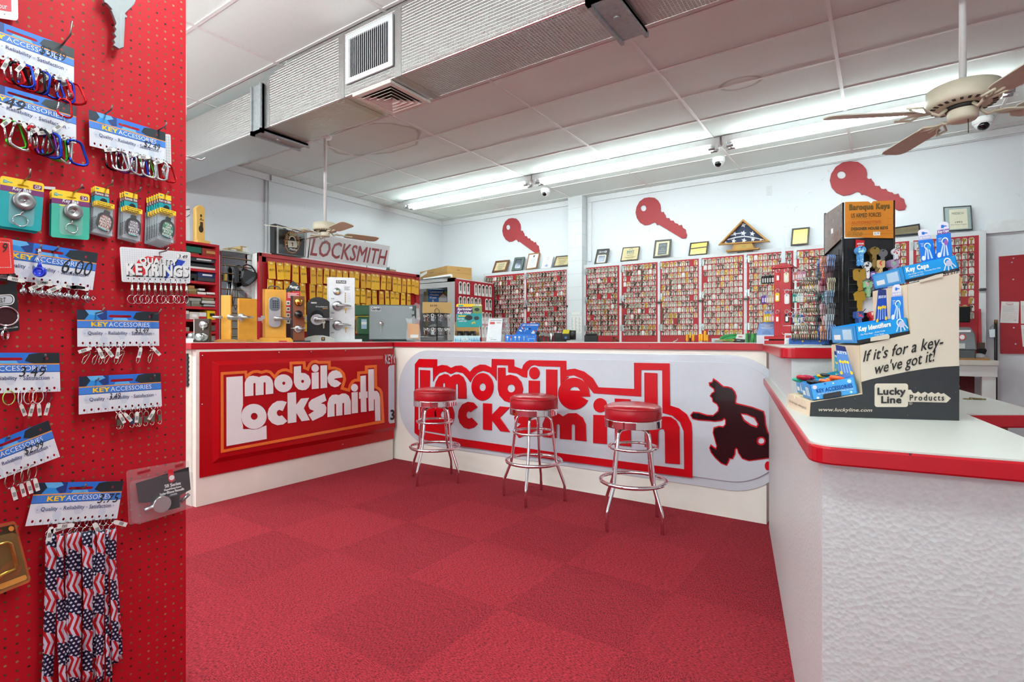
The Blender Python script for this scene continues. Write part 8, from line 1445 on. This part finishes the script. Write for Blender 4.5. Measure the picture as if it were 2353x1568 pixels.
# ------------------------------------------------------------------ ceiling fans
IVO, BLU_, BLT = C('e6dfc6', .4, 0, .03), C('e2dccb', .45, 0, .03), C('dcd1bd', .5, 0, .05)
n = NT('fan_blade', .45); geo = n.t.nodes.new('ShaderNodeNewGeometry')
def fan(p, R, rod, hub, angs, label, tilt):
    t = thing('ceiling_fan', p, label, 'ceiling fan', 'cream ceiling fans'); x, y, z = p
    g = MB(); g.cyl((x, y, z + hub * .55), (x, y, ZC), .0165, WHITE, n=18); g.lathe([(.02, 0), (.065, 0), (.07, .02), (.02, .06)], WHITE, (x, y, ZC - .062), n=24); g.build('down_rod', t)
    pr = [(.02, .62), (.30, .62), (.46, .58), (.5, .54), (.5, .05), (.47, -.02), (.36, -.06), (.30, -.07), (.05, -.07)]
    h = MB().lathe([(r * hub * 2, zz * hub) for r, zz in pr], IVO, p, n=44).build('motor_housing', t)
    g = MB()
    for i in range(26): a = 2 * PI * i / 26; g.prism([V((x + hub * r * math.cos(a + da), y + hub * r * math.sin(a + da), z - hub * .035 - (.9 - r) * hub * .12)) for r, da in ((.76, -.05), (.9, -.05), (.9, .05), (.76, .05))], (0, 0, -.003), C('3a3228', .6))
    g.build('vent_slot', h); MB().lathe([(.02, 0), (hub * .5, 0), (hub * .46, -hub * .12), (.02, -hub * .12)], C('2c2824', .6), (x, y, z - hub * .07), n=30).build('rotor_plate', t)
    g = MB(); g.lathe([(.02, -hub * .14), (hub * .40, -hub * .14), (hub * .42, -hub * .18), (hub * .42, -hub * .46), (hub * .36, -hub * .53), (.02, -hub * .55)], IVO, p, n=36); s = g.build('switch_housing', t)
    g = MB(); g.tube([(x + .02, y - .02, z - hub * .5), (x + .021, y - .02, z - hub * 1.0)], .0022, C('5a4c34', .5, .6), 6); g.build('pull_chain', s)
    for a, pit in zip(angs, tilt):
        A = M.Translation((x, y, z - hub * .20)) @ M.Rotation(math.radians(a), 4, 'Z'); P = A @ M.Translation((hub * .9, 0, 0)) @ M.Rotation(math.radians(pit), 4, 'X')
        g = MB(P); r0, r1, wd = .10, R - hub * .9, .068; out = [(r0 + .02, -wd * .8), (r0 + .06, -wd * .92), (r1 - .05, -wd), (r1 - .01, -wd * .82), (r1, -wd * .5), (r1, wd * .5), (r1 - .01, wd * .82), (r1 - .05, wd), (r0 + .06, wd * .92), (r0 + .02, wd * .8), (r0, wd * .4), (r0, -wd * .4)]
        g.shape(out, lambda u, v, hh=0: V((u, v, hh)), BLU_, -.003, .003); b = g.build('blade', t)
        g = MB(P); g.shape([(u + (.002 if u < .2 else -.002), v * .985) for u, v in out], lambda u, v, hh=0: V((u, v, -.0034)), BLT); g.build('blade_underside', b, label='dull tan underside of the blade')
        g = MB(A); g.tube([(hub * .5, 0, .01), (hub * .75, 0, -.02), (hub * .95, 0, -.006), (hub * 1.1, 0, 0)], .009, IVO, 8); g2 = MB(P)
        for sgn in (-1, 1): g.tube([(hub * .98, 0, -.008), (hub * .98 + .04, sgn * .03, -.006), (hub * .98 + .07, sgn * .058, -.008 + sgn * .012), (hub * .98 + .15, sgn * .055, -.008 + sgn * .012)], .006, IVO, 6); g.tube([(hub * .98 + .03, 0, -.008), (hub * .98 + .09, sgn * .02, -.008 + sgn * .004), (hub * .98 + .13, sgn * .045, -.008 + sgn * .01)], .005, IVO, 6)
        g.tube([(hub * .95, 0, -.008), (hub * .98 + .13, 0, -.007)], .006, IVO, 6); g.build('blade_bracket', b); g2.bm.free()
fan((-4.853, 3.584, 2.355), .60, .9, .125, (75, 165, 255, 345), 'cream ceiling fan over the sign-board counter, its blades crossing the lettering sign', (-13, -13, -13, -13))
fan((.352, 3.71, 2.445), .68, .9, .158, (27, 117, 207, 297), 'cream ceiling fan hanging close overhead, cut by the frame edge', (-18, 4, -13, -4))
